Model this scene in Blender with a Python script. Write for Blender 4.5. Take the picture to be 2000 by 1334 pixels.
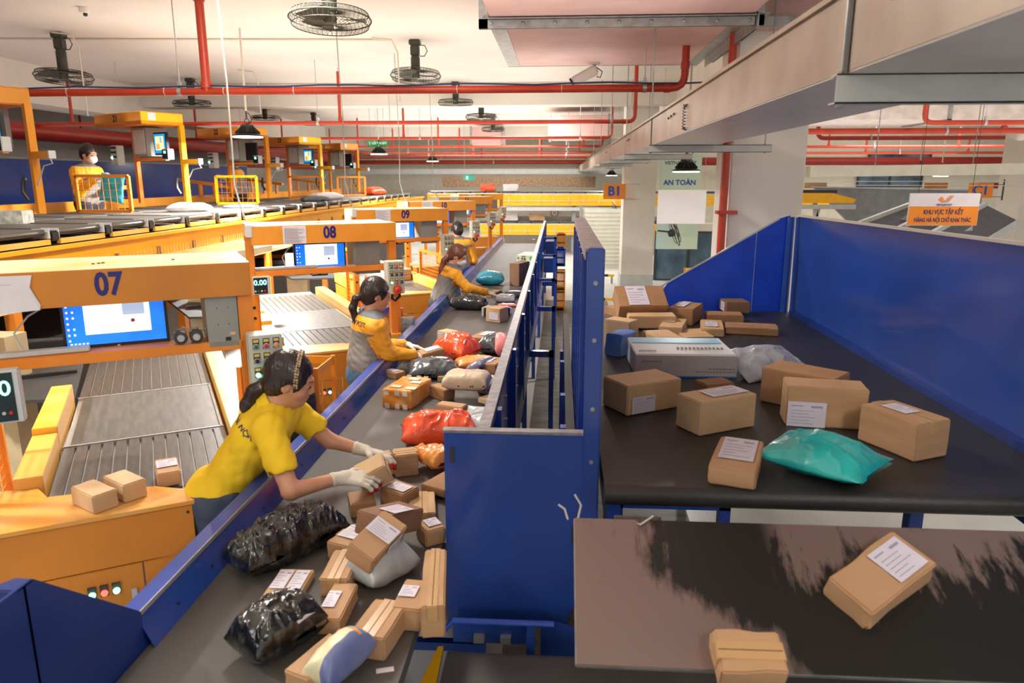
import bpy, bmesh, math, random
import numpy as np
from mathutils import Vector, Matrix, noise as mnoise
random.seed(7)
for o in list(bpy.data.objects): bpy.data.objects.remove(o)
SC=bpy.context.scene; COL=SC.collection
R=math.radians; pi=math.pi

# ---------------------------------------------------------------- camera
F=1410.0; PIT=R(12.75); YAW=R(3.75); ZC=2.25
cam=bpy.data.cameras.new('camera'); cam.sensor_width=36; cam.lens=F/2000*36; cam.clip_start=.05; cam.clip_end=200
camo=bpy.data.objects.new('camera',cam); COL.objects.link(camo)
camo.location=(0,0,ZC); camo.rotation_euler=(R(90)-PIT,0,YAW); SC.camera=camo
cam.dof.use_dof=True; cam.dof.focus_distance=4.8; cam.dof.aperture_fstop=3.5

# ---------------------------------------------------------------- world, light, exposure
W=bpy.data.worlds.new('world'); SC.world=W; W.use_nodes=True
bg=W.node_tree.nodes['Background']; bg.inputs[0].default_value=(1.0,.975,.95,1); bg.inputs[1].default_value=.88
SC.view_settings.view_transform='Standard'; SC.view_settings.look='None'; SC.view_settings.gamma=1
SC.view_settings.exposure=0.2; SC.view_settings.use_curve_mapping=False
def area(name,loc,size,power,col=(1,.96,.9),rot=(0,0,0),shape='DISK',sy=None):
    l=bpy.data.lights.new(name,'AREA'); l.shape=shape; l.size=size; l.energy=power; l.color=col
    if sy: l.size_y=sy
    o=bpy.data.objects.new(name,l); COL.objects.link(o); o.location=loc; o.rotation_euler=rot
    return o
LAMPS_A=[(-3.85,y,2.75) for y in (2.4,9.0,15.6,22.2)]
LAMPS_B=[(1.5,y,2.33) for y in (9.0,15.5,22.0)]
for x,y,z in LAMPS_A: area('lamp_light',(x,y,z-.03),.3,360 if y==9.0 else 95,(1,.97,.93))
for x,y,z in LAMPS_B: area('lamp_light',(x,y,z-.03),.3,45,(1,.97,.93))
# area lights added as fill under the slab, with no fixtures modelled
area('ceiling_fill',(-2.0,5.2,3.92),.5,125,(1,.95,.86),shape='RECTANGLE',sy=1.2)
area('ceiling_fill',(1.2,3.6,3.92),.5,80,(1,.97,.92),shape='RECTANGLE',sy=1.2)
area('ceiling_fill',(1.9,-1.2,3.9),.8,120,(1,.96,.9),shape='RECTANGLE',sy=1.6)
area('ceiling_fill',(-3.2,-1.0,3.9),.8,60,(1,.95,.86),shape='RECTANGLE',sy=1.6)
area('ceiling_fill',(-1.0,18.0,3.9),1.2,260,(1,.98,.94),shape='RECTANGLE',sy=3)
area('ceiling_fill',(-2.0,27.0,3.95),6,420,(1,.98,.94),shape='RECTANGLE',sy=2)  # added to brighten the far wall
area('ceiling_fill',(10.0,20.0,3.9),4,260,(1,.98,.94),shape='RECTANGLE',sy=3)
area('ceiling_fill',(5.5,8.0,3.9),.8,90,(1,.96,.9),shape='RECTANGLE',sy=2.0)

# upward area lights added to brighten the slab, free of any fixture
for x,y,sx,sy,pw in ((-1.5,2.5,5,7,95),(-2.5,12,6,9,170),(-3,22,7,9,210),(7,10,8,10,170),(-7.5,8,3,12,40),(8,21,8,8,120)):
    area('ceiling_wash_fill',(x,y,2.95),sx,pw,(1,.94,.87),rot=(pi,0,0),shape='RECTANGLE',sy=sy)

# ---------------------------------------------------------------- helpers
def _b():
    fw=np.array([-math.sin(YAW)*math.cos(PIT), math.cos(YAW)*math.cos(PIT), -math.sin(PIT)])
    rt=np.array([math.cos(YAW), math.sin(YAW),0.]); return fw,rt,np.cross(rt,fw)
FW,RT,UP=_b()
def P(px,py,x=None,y=None,z=None):
    """point of the photographed scene on a wall / floor / belt plane"""
    d=FW+RT*(px-1000)/F-UP*(py-667)/F
    t=(x/d[0]) if x is not None else (y/d[1] if y is not None else (z-ZC)/d[2])
    return Vector(d*t)+Vector((0,0,ZC))
def lin(c):
    return tuple(((v/255)/12.92 if v/255<=.04045 else ((v/255+.055)/1.055)**2.4) for v in c)+(1,)
MATS={}
def mat(name,rgb,rough=.5,metal=0,var=.06,scale=6,bump=0,bscale=40,emit=0,spec=.5,rgb2=None,alpha=1,trans=0,coat=0,stretch=None,mix=(.35,.65)):
    if name in MATS: return MATS[name]
    m=bpy.data.materials.new(name); m.use_nodes=True; nt=m.node_tree; b=nt.nodes['Principled BSDF']
    c=lin(rgb)
    b.inputs['Roughness'].default_value=rough; b.inputs['Metallic'].default_value=metal
    b.inputs['Specular IOR Level'].default_value=spec
    if coat: b.inputs['Coat Weight'].default_value=coat; b.inputs['Coat Roughness'].default_value=.12
    tc=nt.nodes.new('ShaderNodeTexCoord'); src=tc.outputs['Object']
    if stretch:
        mp=nt.nodes.new('ShaderNodeMapping'); mp.inputs['Scale'].default_value=stretch; nt.links.new(src,mp.inputs[0]); src=mp.outputs[0]
    if var or rgb2:
        n=nt.nodes.new('ShaderNodeTexNoise'); n.inputs['Scale'].default_value=scale; n.inputs['Detail'].default_value=4
        nt.links.new(src,n.inputs[0])
        r=nt.nodes.new('ShaderNodeValToRGB'); r.color_ramp.elements[0].position=mix[0]; r.color_ramp.elements[1].position=mix[1]
        c2=lin(rgb2) if rgb2 else tuple(min(1,v*(1+var*2)) for v in c[:3])+(1,)
        c1=c if rgb2 else tuple(v*(1-var*2) for v in c[:3])+(1,)
        r.color_ramp.elements[0].color=c1; r.color_ramp.elements[1].color=c2
        nt.links.new(n.outputs[0],r.inputs[0]); nt.links.new(r.outputs[0],b.inputs['Base Color'])
    else: b.inputs['Base Color'].default_value=c
    if bump:
        n2=nt.nodes.new('ShaderNodeTexNoise'); n2.inputs['Scale'].default_value=bscale; n2.inputs['Detail'].default_value=3
        nt.links.new(src,n2.inputs[0]); bp=nt.nodes.new('ShaderNodeBump'); bp.inputs['Strength'].default_value=bump; bp.inputs['Distance'].default_value=.01
        nt.links.new(n2.outputs[0],bp.inputs['Height']); nt.links.new(bp.outputs[0],b.inputs['Normal'])
    if emit: b.inputs['Emission Color'].default_value=c; b.inputs['Emission Strength'].default_value=emit
    if alpha<1: b.inputs['Alpha'].default_value=alpha
    if trans: b.inputs['Transmission Weight'].default_value=trans
    MATS[name]=m; return m
class MB:
    def __init__(s): s.v=[]; s.f=[]; s.m=[]; s.cur=0
    def add(s,vs,fs):
        n=len(s.v); s.v+=[Vector(a) for a in vs]; s.f+=[tuple(n+i for i in f) for f in fs]; s.m+=[s.cur]*len(fs); return s
    def box(s,c,d,M=None):
        x,y,z=d[0]/2,d[1]/2,d[2]/2
        vs=[Vector(c)+((M@Vector(p)) if M else Vector(p)) for p in ((-x,-y,-z),(x,-y,-z),(x,y,-z),(-x,y,-z),(-x,-y,z),(x,-y,z),(x,y,z),(-x,y,z))]
        return s.add(vs,[(3,2,1,0),(4,5,6,7),(0,1,5,4),(1,2,6,5),(2,3,7,6),(3,0,4,7)])
    def b2(s,a,b): # box from corner to corner
        return s.box([(a[i]+b[i])/2 for i in range(3)],[abs(b[i]-a[i]) for i in range(3)])
    def bar(s,p,q,w,h,up=(0,0,1)):
        p,q=Vector(p),Vector(q); d=q-p; L=d.length; d.normalize(); u=Vector(up)
        if abs(d.dot(u))>.99: u=Vector((0,1,0))
        x=d.cross(u).normalized(); y=x.cross(d); M=Matrix((x,d,y)).transposed()
        return s.box((p+q)/2,(w,L,h),M)
    def tube(s,pts,r,n=8,cap=True):
        pts=[Vector(p) for p in pts]; k=len(pts); base=len(s.v); fr=None
        for i,p in enumerate(pts):
            d=(pts[min(i+1,k-1)]-pts[max(i-1,0)]).normalized()
            if fr is None: fr=d.orthogonal().normalized()
            fr=(fr-d*fr.dot(d)).normalized(); g=d.cross(fr)
            rr=r[i] if isinstance(r,(list,tuple)) else r
            s.v+=[p+(fr*math.cos(2*pi*j/n)+g*math.sin(2*pi*j/n))*rr for j in range(n)]
        fs=[(base+i*n+j,base+i*n+(j+1)%n,base+(i+1)*n+(j+1)%n,base+(i+1)*n+j) for i in range(k-1) for j in range(n)]
        if cap: fs+=[tuple(base+j for j in range(n))[::-1],tuple(base+(k-1)*n+j for j in range(n))]
        s.f+=fs; s.m+=[s.cur]*len(fs); return s
    def lathe(s,prof,c=(0,0,0),n=20,M=None):
        base=len(s.v); c=Vector(c)
        for r,z in prof:
            for j in range(n):
                p=Vector((r*math.cos(2*pi*j/n),r*math.sin(2*pi*j/n),z)); s.v.append(c+((M@p) if M else p))
        k=len(prof); fs=[(base+i*n+j,base+i*n+(j+1)%n,base+(i+1)*n+(j+1)%n,base+(i+1)*n+j) for i in range(k-1) for j in range(n)]
        fs+=[tuple(base+j for j in range(n))[::-1],tuple(base+(k-1)*n+j for j in range(n))]
        s.f+=fs; s.m+=[s.cur]*len(fs); return s
    def prism(s,poly,z0,z1):
        n=len(poly); vs=[(a[0],a[1],z0) for a in poly]+[(a[0],a[1],z1) for a in poly]
        return s.add(vs,[tuple(range(n))[::-1],tuple(range(n,2*n))]+[(i,(i+1)%n,n+(i+1)%n,n+i) for i in range(n)])
    def slab(s,pts,t): # polygon in 3D given thickness vector
        n=len(pts); t=Vector(t); vs=[Vector(p) for p in pts]+[Vector(p)+t for p in pts]
        return s.add(vs,[tuple(range(n))[::-1],tuple(range(n,2*n))]+[(i,(i+1)%n,n+(i+1)%n,n+i) for i in range(n)])
    def build(s,name,mats,parent=None,bevel=0,smooth=False,seg=2,M=None):
        me=bpy.data.meshes.new(name); me.from_pydata([tuple(v) for v in s.v],[],s.f)
        if not isinstance(mats,(list,tuple)): mats=[mats]
        for m in mats: me.materials.append(m)
        for p,i in zip(me.polygons,s.m): p.material_index=min(i,len(mats)-1)
        bm=bmesh.new(); bm.from_mesh(me); bmesh.ops.recalc_face_normals(bm,faces=bm.faces)
        if bevel: bmesh.ops.bevel(bm,geom=[e for e in bm.edges if len(e.link_faces)==2 and e.calc_face_angle(0)>.5],offset=bevel,segments=seg,affect='EDGES',clamp_overlap=True)
        bm.to_mesh(me); bm.free()
        if smooth:
            me.polygons.foreach_set('use_smooth',[True]*len(me.polygons))
            try: me.set_sharp_from_angle(angle=R(40))
            except Exception: pass
        o=bpy.data.objects.new(name,me); COL.objects.link(o)
        if M is not None: o.matrix_world=M
        if parent: o.parent=parent
        return o
def rawobj(name,verts,faces,mats,parent=None,smooth=True):
    me=bpy.data.meshes.new(name); me.from_pydata([tuple(map(float,v)) for v in verts],[],[tuple(map(int,f)) for f in faces])
    for m in (mats if isinstance(mats,(list,tuple)) else [mats]): me.materials.append(m)
    if smooth: me.polygons.foreach_set('use_smooth',[True]*len(me.polygons))
    o=bpy.data.objects.new(name,me); COL.objects.link(o)
    if parent: o.parent=parent
    return o
def tag(o,label=None,cat=None,group=None,kind=None):
    if label: o['label']=label
    if cat: o['category']=cat
    if group: o['group']=group
    if kind: o['kind']=kind
    return o
def thing(name,label,cat,loc=(0,0,0),rz=0,group=None,mirror=False):
    o=bpy.data.objects.new(name,None); COL.objects.link(o); o.location=loc; o.rotation_euler=(0,0,rz); o.empty_display_size=.1
    return tag(o,label,cat,group)
def kids(o): return [c for c in bpy.data.objects if c.parent==o]
def copy_tree(o,parent=None,kd=None):
    if kd is None:
        kd={}
        for c in bpy.data.objects:
            if c.parent: kd.setdefault(c.parent.name,[]).append(c)
    c=o.copy(); COL.objects.link(c)
    if parent: c.parent=parent
    for ch in kd.get(o.name,[]): copy_tree(ch,c,kd)
    return c
def text(body,size,m,parent,M,name='lettering',ext=.001,align='CENTER',bold=0,sq=1.0):
    cu=bpy.data.curves.new(name,'FONT'); cu.body=body; cu.size=size; cu.extrude=ext; cu.align_x=align; cu.align_y='CENTER'; cu.offset=bold; cu.resolution_u=3
    t=bpy.data.objects.new(name,cu); COL.objects.link(t)
    dg=bpy.context.evaluated_depsgraph_get(); me=bpy.data.meshes.new_from_object(t.evaluated_get(dg))
    bpy.data.objects.remove(t); me.name=name; me.transform(Matrix.Diagonal((sq,1,1,1))); me.materials.clear(); me.materials.append(m)
    o=bpy.data.objects.new(name,me); COL.objects.link(o); o.matrix_world=M
    if parent: o.parent=parent
    return o
def frame(o,x,y,z=None): # matrix from origin, x dir, y dir
    x=Vector(x).normalized(); y=Vector(y); zz=x.cross(y).normalized(); y=zz.cross(x)
    M=Matrix((x,y,zz)).transposed().to_4x4(); M.translation=Vector(o); return M

# ---------------------------------------------------------------- materials
M_white=mat('white_plaster',(228,222,212),.7,var=.02,scale=2,bump=.1,bscale=12)
M_ceil=mat('ceiling_paint',(222,214,205),.8,var=.03,scale=.6,bump=.15,bscale=8)
M_floor=mat('concrete_floor',(196,196,190),.35,var=.05,scale=1.5,bump=.05)
M_dkfloor=mat('worn_concrete',(74,72,66),.5,rgb2=(112,110,102),scale=4,stretch=(1,3,1))
M_blue=mat('blue_paint',(42,74,156),.16,var=.05,scale=2,spec=.5)
M_bluedk=mat('blue_paint_dull',(30,56,126),.28,var=.08,scale=3)
M_worn=mat('worn_edge',(158,150,150),.4,metal=.3,rgb2=(120,118,130),scale=25)
M_org=mat('orange_paint',(226,148,36),.36,var=.04,scale=3,spec=.5)
M_orgdk=mat('orange_panel',(202,126,36),.42,var=.05,scale=2.5)
M_sort=mat('sorter_yellow',(242,168,28),.38,var=.04,scale=3)
M_yel=mat('yellow_paint',(255,190,16),.4,var=.04,scale=3)
M_bench=mat('bench_top',(220,150,56),.38,rgb2=(214,164,96),scale=5,bump=.05)
M_red=mat('red_pipe',(184,60,34),.38,var=.05,scale=5)
M_reddk=mat('dark_red_pipe',(150,34,22),.45,var=.05)
M_belt=mat('belt_rubber',(84,80,76),.55,var=.05,scale=3,bump=.25,bscale=400)
M_belt2=mat('dark_belt_rubber',(46,44,44),.4,var=.1,scale=3,bump=.2,bscale=300)
M_black=mat('black_plastic',(22,22,24),.4,var=0)
M_dark=mat('dark_machinery',(52,50,50),.6,var=.1,scale=5)
M_steel=mat('galvanised_steel',(158,158,156),.4,metal=.75,var=.08,scale=14)
M_alu=mat('aluminium',(190,190,190),.35,metal=.6,var=.04)
M_duct=mat('painted_trunking',(172,156,140),.4,metal=.25,rgb2=(152,134,118),scale=3)
M_ductw=mat('trunking_underside',(225,222,218),.35,var=.02)
M_pink=mat('pink_duct_board',(214,176,170),.6,var=.03,scale=3)
M_grey=mat('grey_cabinet',(150,152,150),.5,var=.03)
M_greyl=mat('light_grey_steel',(196,198,196),.45,var=.03)
M_olive=mat('fan_metal',(66,66,56),.5,metal=.3,var=.06)
M_paper=mat('paper',(226,220,224),.6,var=.02)
M_ink=mat('print_ink',(40,40,48),.6,var=0)
M_navy=mat('navy_number',(28,30,110),.5,var=0)
# ================================================================ the building
def struct(name,mb,m,**k): return tag(mb.build(name,m,**k),kind='structure')
HALLX0,HALLX1,HALLY1,CZ=-12,22,34,4.0
# floor slabs: the hall floor and the dark worn aisle between the two belt lines
struct('floor',MB().b2((-14,-8,-.12),(24,36,0)),M_floor)
struct('trim_1',MB().b2((-.25,1.0,.0),(.9,13.5,.004)),M_dkfloor)
struct('ceiling',MB().b2((-14,-8,CZ),(24,36,CZ+.2)),M_ceil)
struct('wall_left',MB().b2((HALLX0-.2,-8,0),(HALLX0,36,CZ)),M_white)
w=MB(); w.b2((-14,HALLY1,0),(24,HALLY1+.2,CZ)); struct('wall_back',w,mat('far_wall_paint',(226,222,206),.8,var=.02))
# downstand beams
struct('trim_2',MB().b2((-9.0,-2,3.4),(-8.3,34,CZ)),M_white)
struct('trim_3',MB().b2((2.15,-2,3.42),(2.7,34,CZ)),M_white)
for i,y in enumerate((14.5,26.0)): struct('trim_%d'%(4+i),MB().b2((-8.3,y,3.62),(2.15,y+.45,CZ)),M_white)
struct('trim_6',MB().b2((2.7,13.5,3.35),(22,14.0,CZ)),M_white)
# columns (pillars)
def column(x0,x1,y0,y1,label):
    t=thing('square_column',label,'column',((x0+x1)/2,(y0+y1)/2,0))
    w,d=x1-x0,y1-y0
    MB().box((0,0,CZ/2),(w,d,CZ)).build('shaft',M_white,t,bevel=.01)
    MB().box((0,0,.15),(w+.03,d+.03,.3)).build('base_guard',M_greyl,t,bevel=.005)
    return t
column(1.28,1.92,15.0,15.6,'distant white square column beside the B1 sign')
column(1.52,2.17,6.75,7.4,'wide white square column rising behind the slanted blue wall')
column(8.75,9.55,14.6,15.4,'white square column behind the C1 sign at far right')
# red downpipe strapped to the near column
t=thing('red_downpipe','vertical red pipe strapped down the side of the near white column','pipe',(1.46,6.7,0))
MB().tube([(0,0,.05),(0,0,CZ)],.035,12).build('pipe',M_red,t,smooth=True)
MB().box((.03,0,1.95),(.18,.1,.03)).build('bracket',M_red,t)
# ceiling sprinkler pipes
def elbow_pipe(pts,r): # round the corners
    out=[Vector(pts[0])]
    for a,b,c in zip(pts,pts[1:],pts[2:]):
        a,b,c=map(Vector,(a,b,c)); d1=(a-b).normalized(); d2=(c-b).normalized(); q=r*2.2
        for i in range(5):
            s=i/4; out.append((b+d1*q)*(1-s)**2+b*2*s*(1-s)+(b+d2*q)*s*s)
    out.append(Vector(pts[-1])); return out
def sprinkler(x,y,z,up,r,parent):
    m=MB(); m.tube([(x,y,z),(x,y,up-.1)],r*.8,10); m.lathe([(r*1.05,0),(r*1.05,.05)],(x,y,z+.03),10); m.lathe([(r*.75,0),(r*.75,.04)],(x,y,up-.14),10)
    o=m.build('riser',M_red,parent,smooth=True)
    h=MB(); h.tube([(x,y,up-.1),(x,y,up-.05)],.008,6); h.tube([(x-.012,y,up-.055),(x-.02,y,up-.03),(x,y,up-.005),(x+.02,y,up-.03),(x+.012,y,up-.055)],.003,5); h.lathe([(.014,0),(.014,.004)],(x,y,up-.01),8)
    h.build('sprinkler_head',M_alu,o)
def hanger(x,y,z,r,parent):
    m=MB(); m.tube([(x,y,z+r+.02),(x,y,CZ)],.006,6); m.lathe([(r*1.15,-.018),(r*1.15,.018)],(x,y,z),14,Matrix.Rotation(pi/2,3,'Y')); m.box((x,y,z+r+.03),(.03,.03,.05))
    m.build('hanger',M_alu,parent)
PIPEZ=3.08
labs=['nearest red ceiling pipe with a blue cable tied along its top','second red ceiling pipe from the front, ending in an elbow by the trunking','third red ceiling pipe from the front, ending in an upright elbow','fourth red ceiling pipe from the front','fifth red ceiling pipe from the front','sixth red ceiling pipe from the front','seventh red ceiling pipe from the front','farthest red ceiling pipe across the hall']
def ceil_pipe(x0,x1,y,r,lab,risers,hang,elb=True,z=PIPEZ):
    t=thing('sprinkler_pipe',lab,'pipe',(0,0,0),group='red sprinkler pipes under the ceiling')
    pts=[(x0,y,z),(x1,y,z)]
    if elb: pts.append((x1,y,CZ if elb is True else elb))
    MB().tube(elbow_pipe(pts,r*1.5) if elb else pts,r,14).build('pipe',M_red,t,smooth=True)
    if elb: MB().lathe([(r*1.18,-.03),(r*1.18,.03)],(x1-.16,y,z),14,Matrix.Rotation(pi/2,3,'Y')).lathe([(r*1.18,-.03),(r*1.18,.03)],(x1,y,z+.2),14).build('coupling',M_red,t,smooth=True)
    for x in risers: sprinkler(x,y,z,3.93,r,t)
    for x in hang: hanger(x,y,z,r,t)
    return t
ys=[7.25,11.4,15.8,20.0,24.2,28.0,31.0]
p0=ceil_pipe(-9.0,1.15,ys[0],.036,labs[0],[],[-3.75,.78])
# big riser on the nearest pipe and its blue cable
m=MB(); m.tube([(-3.48,7.25,PIPEZ),(-3.48,7.25,CZ)],.042,14); m.lathe([(.055,0),(.055,.06)],(-3.48,7.25,PIPEZ+.03),14); m.lathe([(.052,0),(.052,.03)],(-3.48,7.25,3.9),14); m.build('riser',M_red,p0,smooth=True)
pts=[(-9+i*.35,7.23,PIPEZ+.045+.008*math.sin(i*1.7)) for i in range(31)]
MB().tube(pts,.008,6).build('cable',mat('blue_cable',(40,60,110),.5,var=0),p0,smooth=True)
m=MB()
for x in (-4.9,-3.9,-3.3,-2.6,-1.0,.0): m.lathe([(.042,-.003),(.042,.003)],(x,7.25,PIPEZ+.004),10,Matrix.Rotation(pi/2,3,'Y'))
m.build('cable_ties',mat('tie_white',(220,210,200),.5,var=0),p0)
ceil_pipe(-8.6,1.1,ys[1],.03,labs[1],[-7.7,-3.4],[-6.9,-3.75,.75])
ceil_pipe(-11.5,1.05,ys[2],.03,labs[2],[-7.9,-3.35,-10.5],[-6.9,-3.0,.4])
for i in range(3,7):
    ceil_pipe(-11.5,1.1,ys[i],.03,labs[i],[-7.6,-3.3,-5.5,.6] if i<5 else [-3.3,-.8],[-5,.2],elb=(3.5 if i==3 else False))
ceil_pipe(-11.5,1.3,33.2,.09,labs[7],[],[-3],elb=False,z=2.95)
# right hand sprinkler lines
rl=['red pipe with an upright elbow, uppermost at right under the trunking','thick red ceiling pipe at right below the trunking','red ceiling pipe at right turned up at its left end','thin red ceiling pipe at right crossing two risers','lower thin red ceiling pipe at far right','lowest thin red ceiling pipe at far right','wide dark red main across the far right hall']
def rpipe(x0,x1,y,z,r,lab,rs=(),hs=(),el=None):
    t=thing('sprinkler_pipe',lab,'pipe',(0,0,0),group='red sprinkler pipes at the right')
    pts=([(x0,y,el)] if el else [])+[(x0,y,z),(x1,y,z)]
    MB().tube(elbow_pipe(pts,r*1.4) if el else pts,r,12).build('pipe',M_red if 'dark' not in lab else M_reddk,t,smooth=True)
    for x in rs: sprinkler(x,y,z,3.6,r,t)
    for x in hs: hanger(x,y,z,r,t)
a=P(1805,240,z=3.08); rpipe(a.x,20,a.y,3.08,.04,rl[0],(),(a.x+.9,),3.95)
a=P(1560,257,z=3.08); rpipe(a.x-.6,20,a.y,3.08,.055,rl[1],(a.x+3.6,),(a.x+2.6,))
a=P(1597,270,z=3.08); rpipe(a.x,20,a.y,3.08,.045,rl[2],(),(a.x+1.1,),3.6)
a=P(1560,287,z=3.08); rpipe(a.x-1,21,a.y,3.08,.04,rl[3],(a.x+.8,a.x+4.2,a.x+8.5),(a.x+2,a.x+7))
for k,py in enumerate((299,309)):
    a=P(1560,py,z=3.0); rpipe(a.x-1,21,min(a.y,33),3.0,.04,rl[4+k],(a.x+2,a.x+5),(a.x+3,))
rpipe(4,21,24.5,2.78,.13,rl[6])
# big dark red mains on the far left
for z,x,lab in ((2.97,-8.35,'thick dark red main pipe running along the far left wall'),(2.70,-9.4,'lower thick dark red main pipe behind the first at far left')):
    t=thing('main_pipe',lab,'pipe',(x,0,z)); MB().tube([(0,-1,0),(0,30,0)],.14,16).build('pipe',M_reddk,t,smooth=True)
    m=MB(); [m.lathe([(.145,-.04),(.145,.04)],(0,y,0),16,Matrix.Rotation(pi/2,3,'X')) for y in range(2,28,4)]; m.build('coupling',M_reddk,t,smooth=True)
# ---------------- cable trunking running down the hall and its hangers
XD=.74
t=thing('cable_trunking','long beige steel cable trunking running overhead down the hall','trunking',(XD,0,0))
zb,zt=2.517,2.733; wd=.53
for i,(y0,y1) in enumerate(((.3,2.03),(2.05,6.2),(6.22,11.2),(11.22,16.2),(16.22,33.9))):
    m=MB(); m.b2((0,y0,zb+.004),(wd,y1,zt)); m.cur=1; m.b2((.003,y0,zb),(wd-.003,y1,zb+.004)); m.cur=0
    m.b2((-.012,y0,zt-.012),(wd+.012,y1,zt+.004)); m.build('trunking_section',[M_duct,M_ductw],t)
m=MB()
for y in (2.04,6.21,11.21,16.21): m.b2((-.004,y-.012,zb-.002),(-.001,y+.012,zt))
m.build('joint',M_dark,t)
m=MB()
for y0,dy,n in ((1.62,.06,4),(5.0,.12,3),(8.2,.15,2),(12,.2,2)):
    for k in range(n): m.lathe([(.008,0),(.008,.006),(.004,.01)],(-.002,y0+k*dy,2.66-(k*.004)),8,Matrix.Rotation(-pi/2,3,'Y'))
m.build('stud',M_black,t,smooth=True)
# coiled wire on the side
m=MB(); c=P(1340,222,x=XD); pts=[]
for i in range(60):
    a=i*.75; pts.append((-.012-.008*math.cos(a),c.y+.02*math.sin(a)+.0,2.66-i*.0021))
m.tube(pts,.0022,5); m.tube([(-.006,c.y-.04,2.672),(-.01,c.y,2.66),(-.006,c.y+.06,2.68)],.005,6); m.tube([(-.006,c.y-.04,2.53),(-.01,c.y,2.535),(-.006,c.y+.05,2.545)],.005,6)
m.build('coiled_wire',M_dark,t,smooth=True)
def chan(y,x1,lab,h=.05):
    c=thing('hanger_channel',lab,'bracket',(XD,y,zb),group='steel channels carrying the trunking')
    m=MB(); m.b2((-.02,-.02,-h),(x1,-.016,0)); m.b2((-.02,-.02,-.004),(x1,.03,0)); m.b2((-.02,-.02,-h),(x1,.03,-h+.004)); m.build('channel',M_greyl,c)
    m=MB(); 
    for x in (0.0,x1-.05): m.tube([(x,0,-h-.01),(x,0,CZ-zb)],.0055,6); m.lathe([(.011,0),(.011,.008)],(x,0,-h-.008),6); m.lathe([(.011,0),(.011,.008)],(x,0,.0),6)
    m.build('threaded_rod',M_steel,c)
chan(2.07,1.35,'nearest grey channel hung under the trunking at top right',.075)
chan(6.25,.98,'second grey channel under the trunking beside the near column',.06)
chan(8.6,.75,'third grey channel under the trunking',.06)
for y in (11.2,14,17): chan(y,.6,'thin grey channel under the trunking, %s of the distant ones'%{11.2:'nearest',14:'middle',17:'last'}[y],.05)
# ---------------- pink ventilation duct
t=thing('ventilation_duct','pink insulated ventilation duct with bolted steel flanges near the ceiling','duct',(0,0,0))
zp=3.45
m=MB(); m.b2((-.58,6.02,zp),(1.45,8.4,3.95)); m.build('duct_body',M_pink,t)
m=MB(); m.b2((-.56,2.5,zp+.01),(1.43,5.96,3.95)); m.build('duct_body',M_pink,t)
m=MB(); m.b2((1.55,6.3,zp+.03),(3.6,7.9,3.93)); m.build('branch_duct',M_pink,t)
def flange(y,x0,x1):
    m=MB(); w=.07
    for (a,b) in (((x0-w,y-.004,zp-w),(x1+w,y+.004,zp)),((x0-w,y-.004,zp-w),(x0,y+.004,3.96)),((x1,y-.004,zp-w),(x1+w,y+.004,3.96))): m.b2(a,b)
    m.b2((x0,y-.05,zp-.006),(x1,y+.05,zp)); 
    return m.build('flange',M_steel,t)
flange(6.0,-.58,1.45); flange(5.97,-.58,1.45)
m=MB()
for k in range(9): m.lathe([(.014,0),(.014,.012),(.007,.02)],(-.55+k*.245,5.965,zp-.035),8,Matrix.Rotation(pi/2,3,'X'))
for k in range(4): m.lathe([(.014,0),(.014,.012)],(-.62,5.965,zp+.02+k*.12),8,Matrix.Rotation(pi/2,3,'X'))
m.build('bolt',M_steel,t)
m=MB(); m.b2((-.59,6.0,zp-.004),(-.46,8.41,zp)); m.b2((1.34,6.0,zp-.004),(1.46,8.41,zp)); m.b2((-.59,8.39,zp-.004),(1.46,8.41,zp+.5)); m.build('corner_strip',M_steel,t)
m=MB(); m.b2((1.455,5.9,zp-.09),(1.465,7.95,zp+.02)); m.b2((1.455,5.9,zp-.0),(1.54,7.95,zp+.008)); m.b2((1.53,6.25,zp-.05),(1.545,7.95,3.95)); m.b2((1.55,6.25,zp-.02),(3.6,6.3,zp+.05)); m.build('branch_flange',M_steel,t)
# far pink ducts
for x0,x1,y,z,lab in ((-2.9,-1.9,24,3.3,'small distant pink duct box under the ceiling'),(-.3,1.2,19,3.25,'distant pink duct end above the trunking'),(3.2,9.3,12.6,3.18,'long pale duct crossing the hall at right')):
    t=thing('duct_box',lab,'duct',(0,0,0)); MB().b2((x0,y,z),(x1,y+1.6,z+.55)).build('duct_body',M_pink if x0<3 else mat('pale_duct',(220,205,198),.6),t)
    m=MB(); 
    for k in range(3 if x0>3 else 2):
        xx=x0+(x1-x0)*k/(2 if x0>3 else 1); m.b2((xx-.03,y-.02,z-.03),(xx+.03,y+1.62,z)); m.b2((xx-.03,y-.02,z-.03),(xx+.03,y,z+.58))
    m.build('flange',M_steel,t)
# ================================================================ main sorting belt
ZB=.88
t=thing('belt_conveyor','long dark grey sorting belt the workers stand along, with blue side rails','conveyor',(0,0,0))
main_belt=t
m=MB(); m.b2((-1.215,.35,ZB-.05),(-.43,2.47,ZB)); m.b2((-1.215,2.47,ZB-.05),(-.43,2.52,ZB)); m.b2((-1.215,2.52,ZB-.05),(-.27,15.6,ZB)); m.tube([(-1.215,15.6,ZB-.05),(-.24,15.6,ZB-.05)],.05,14); m.build('belt',M_belt,t)
m=MB(); m.b2((-1.27,1.83,.62),(-1.235,15.6,.99)); m.build('side_rail',M_blue,t,bevel=.003)
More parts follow.
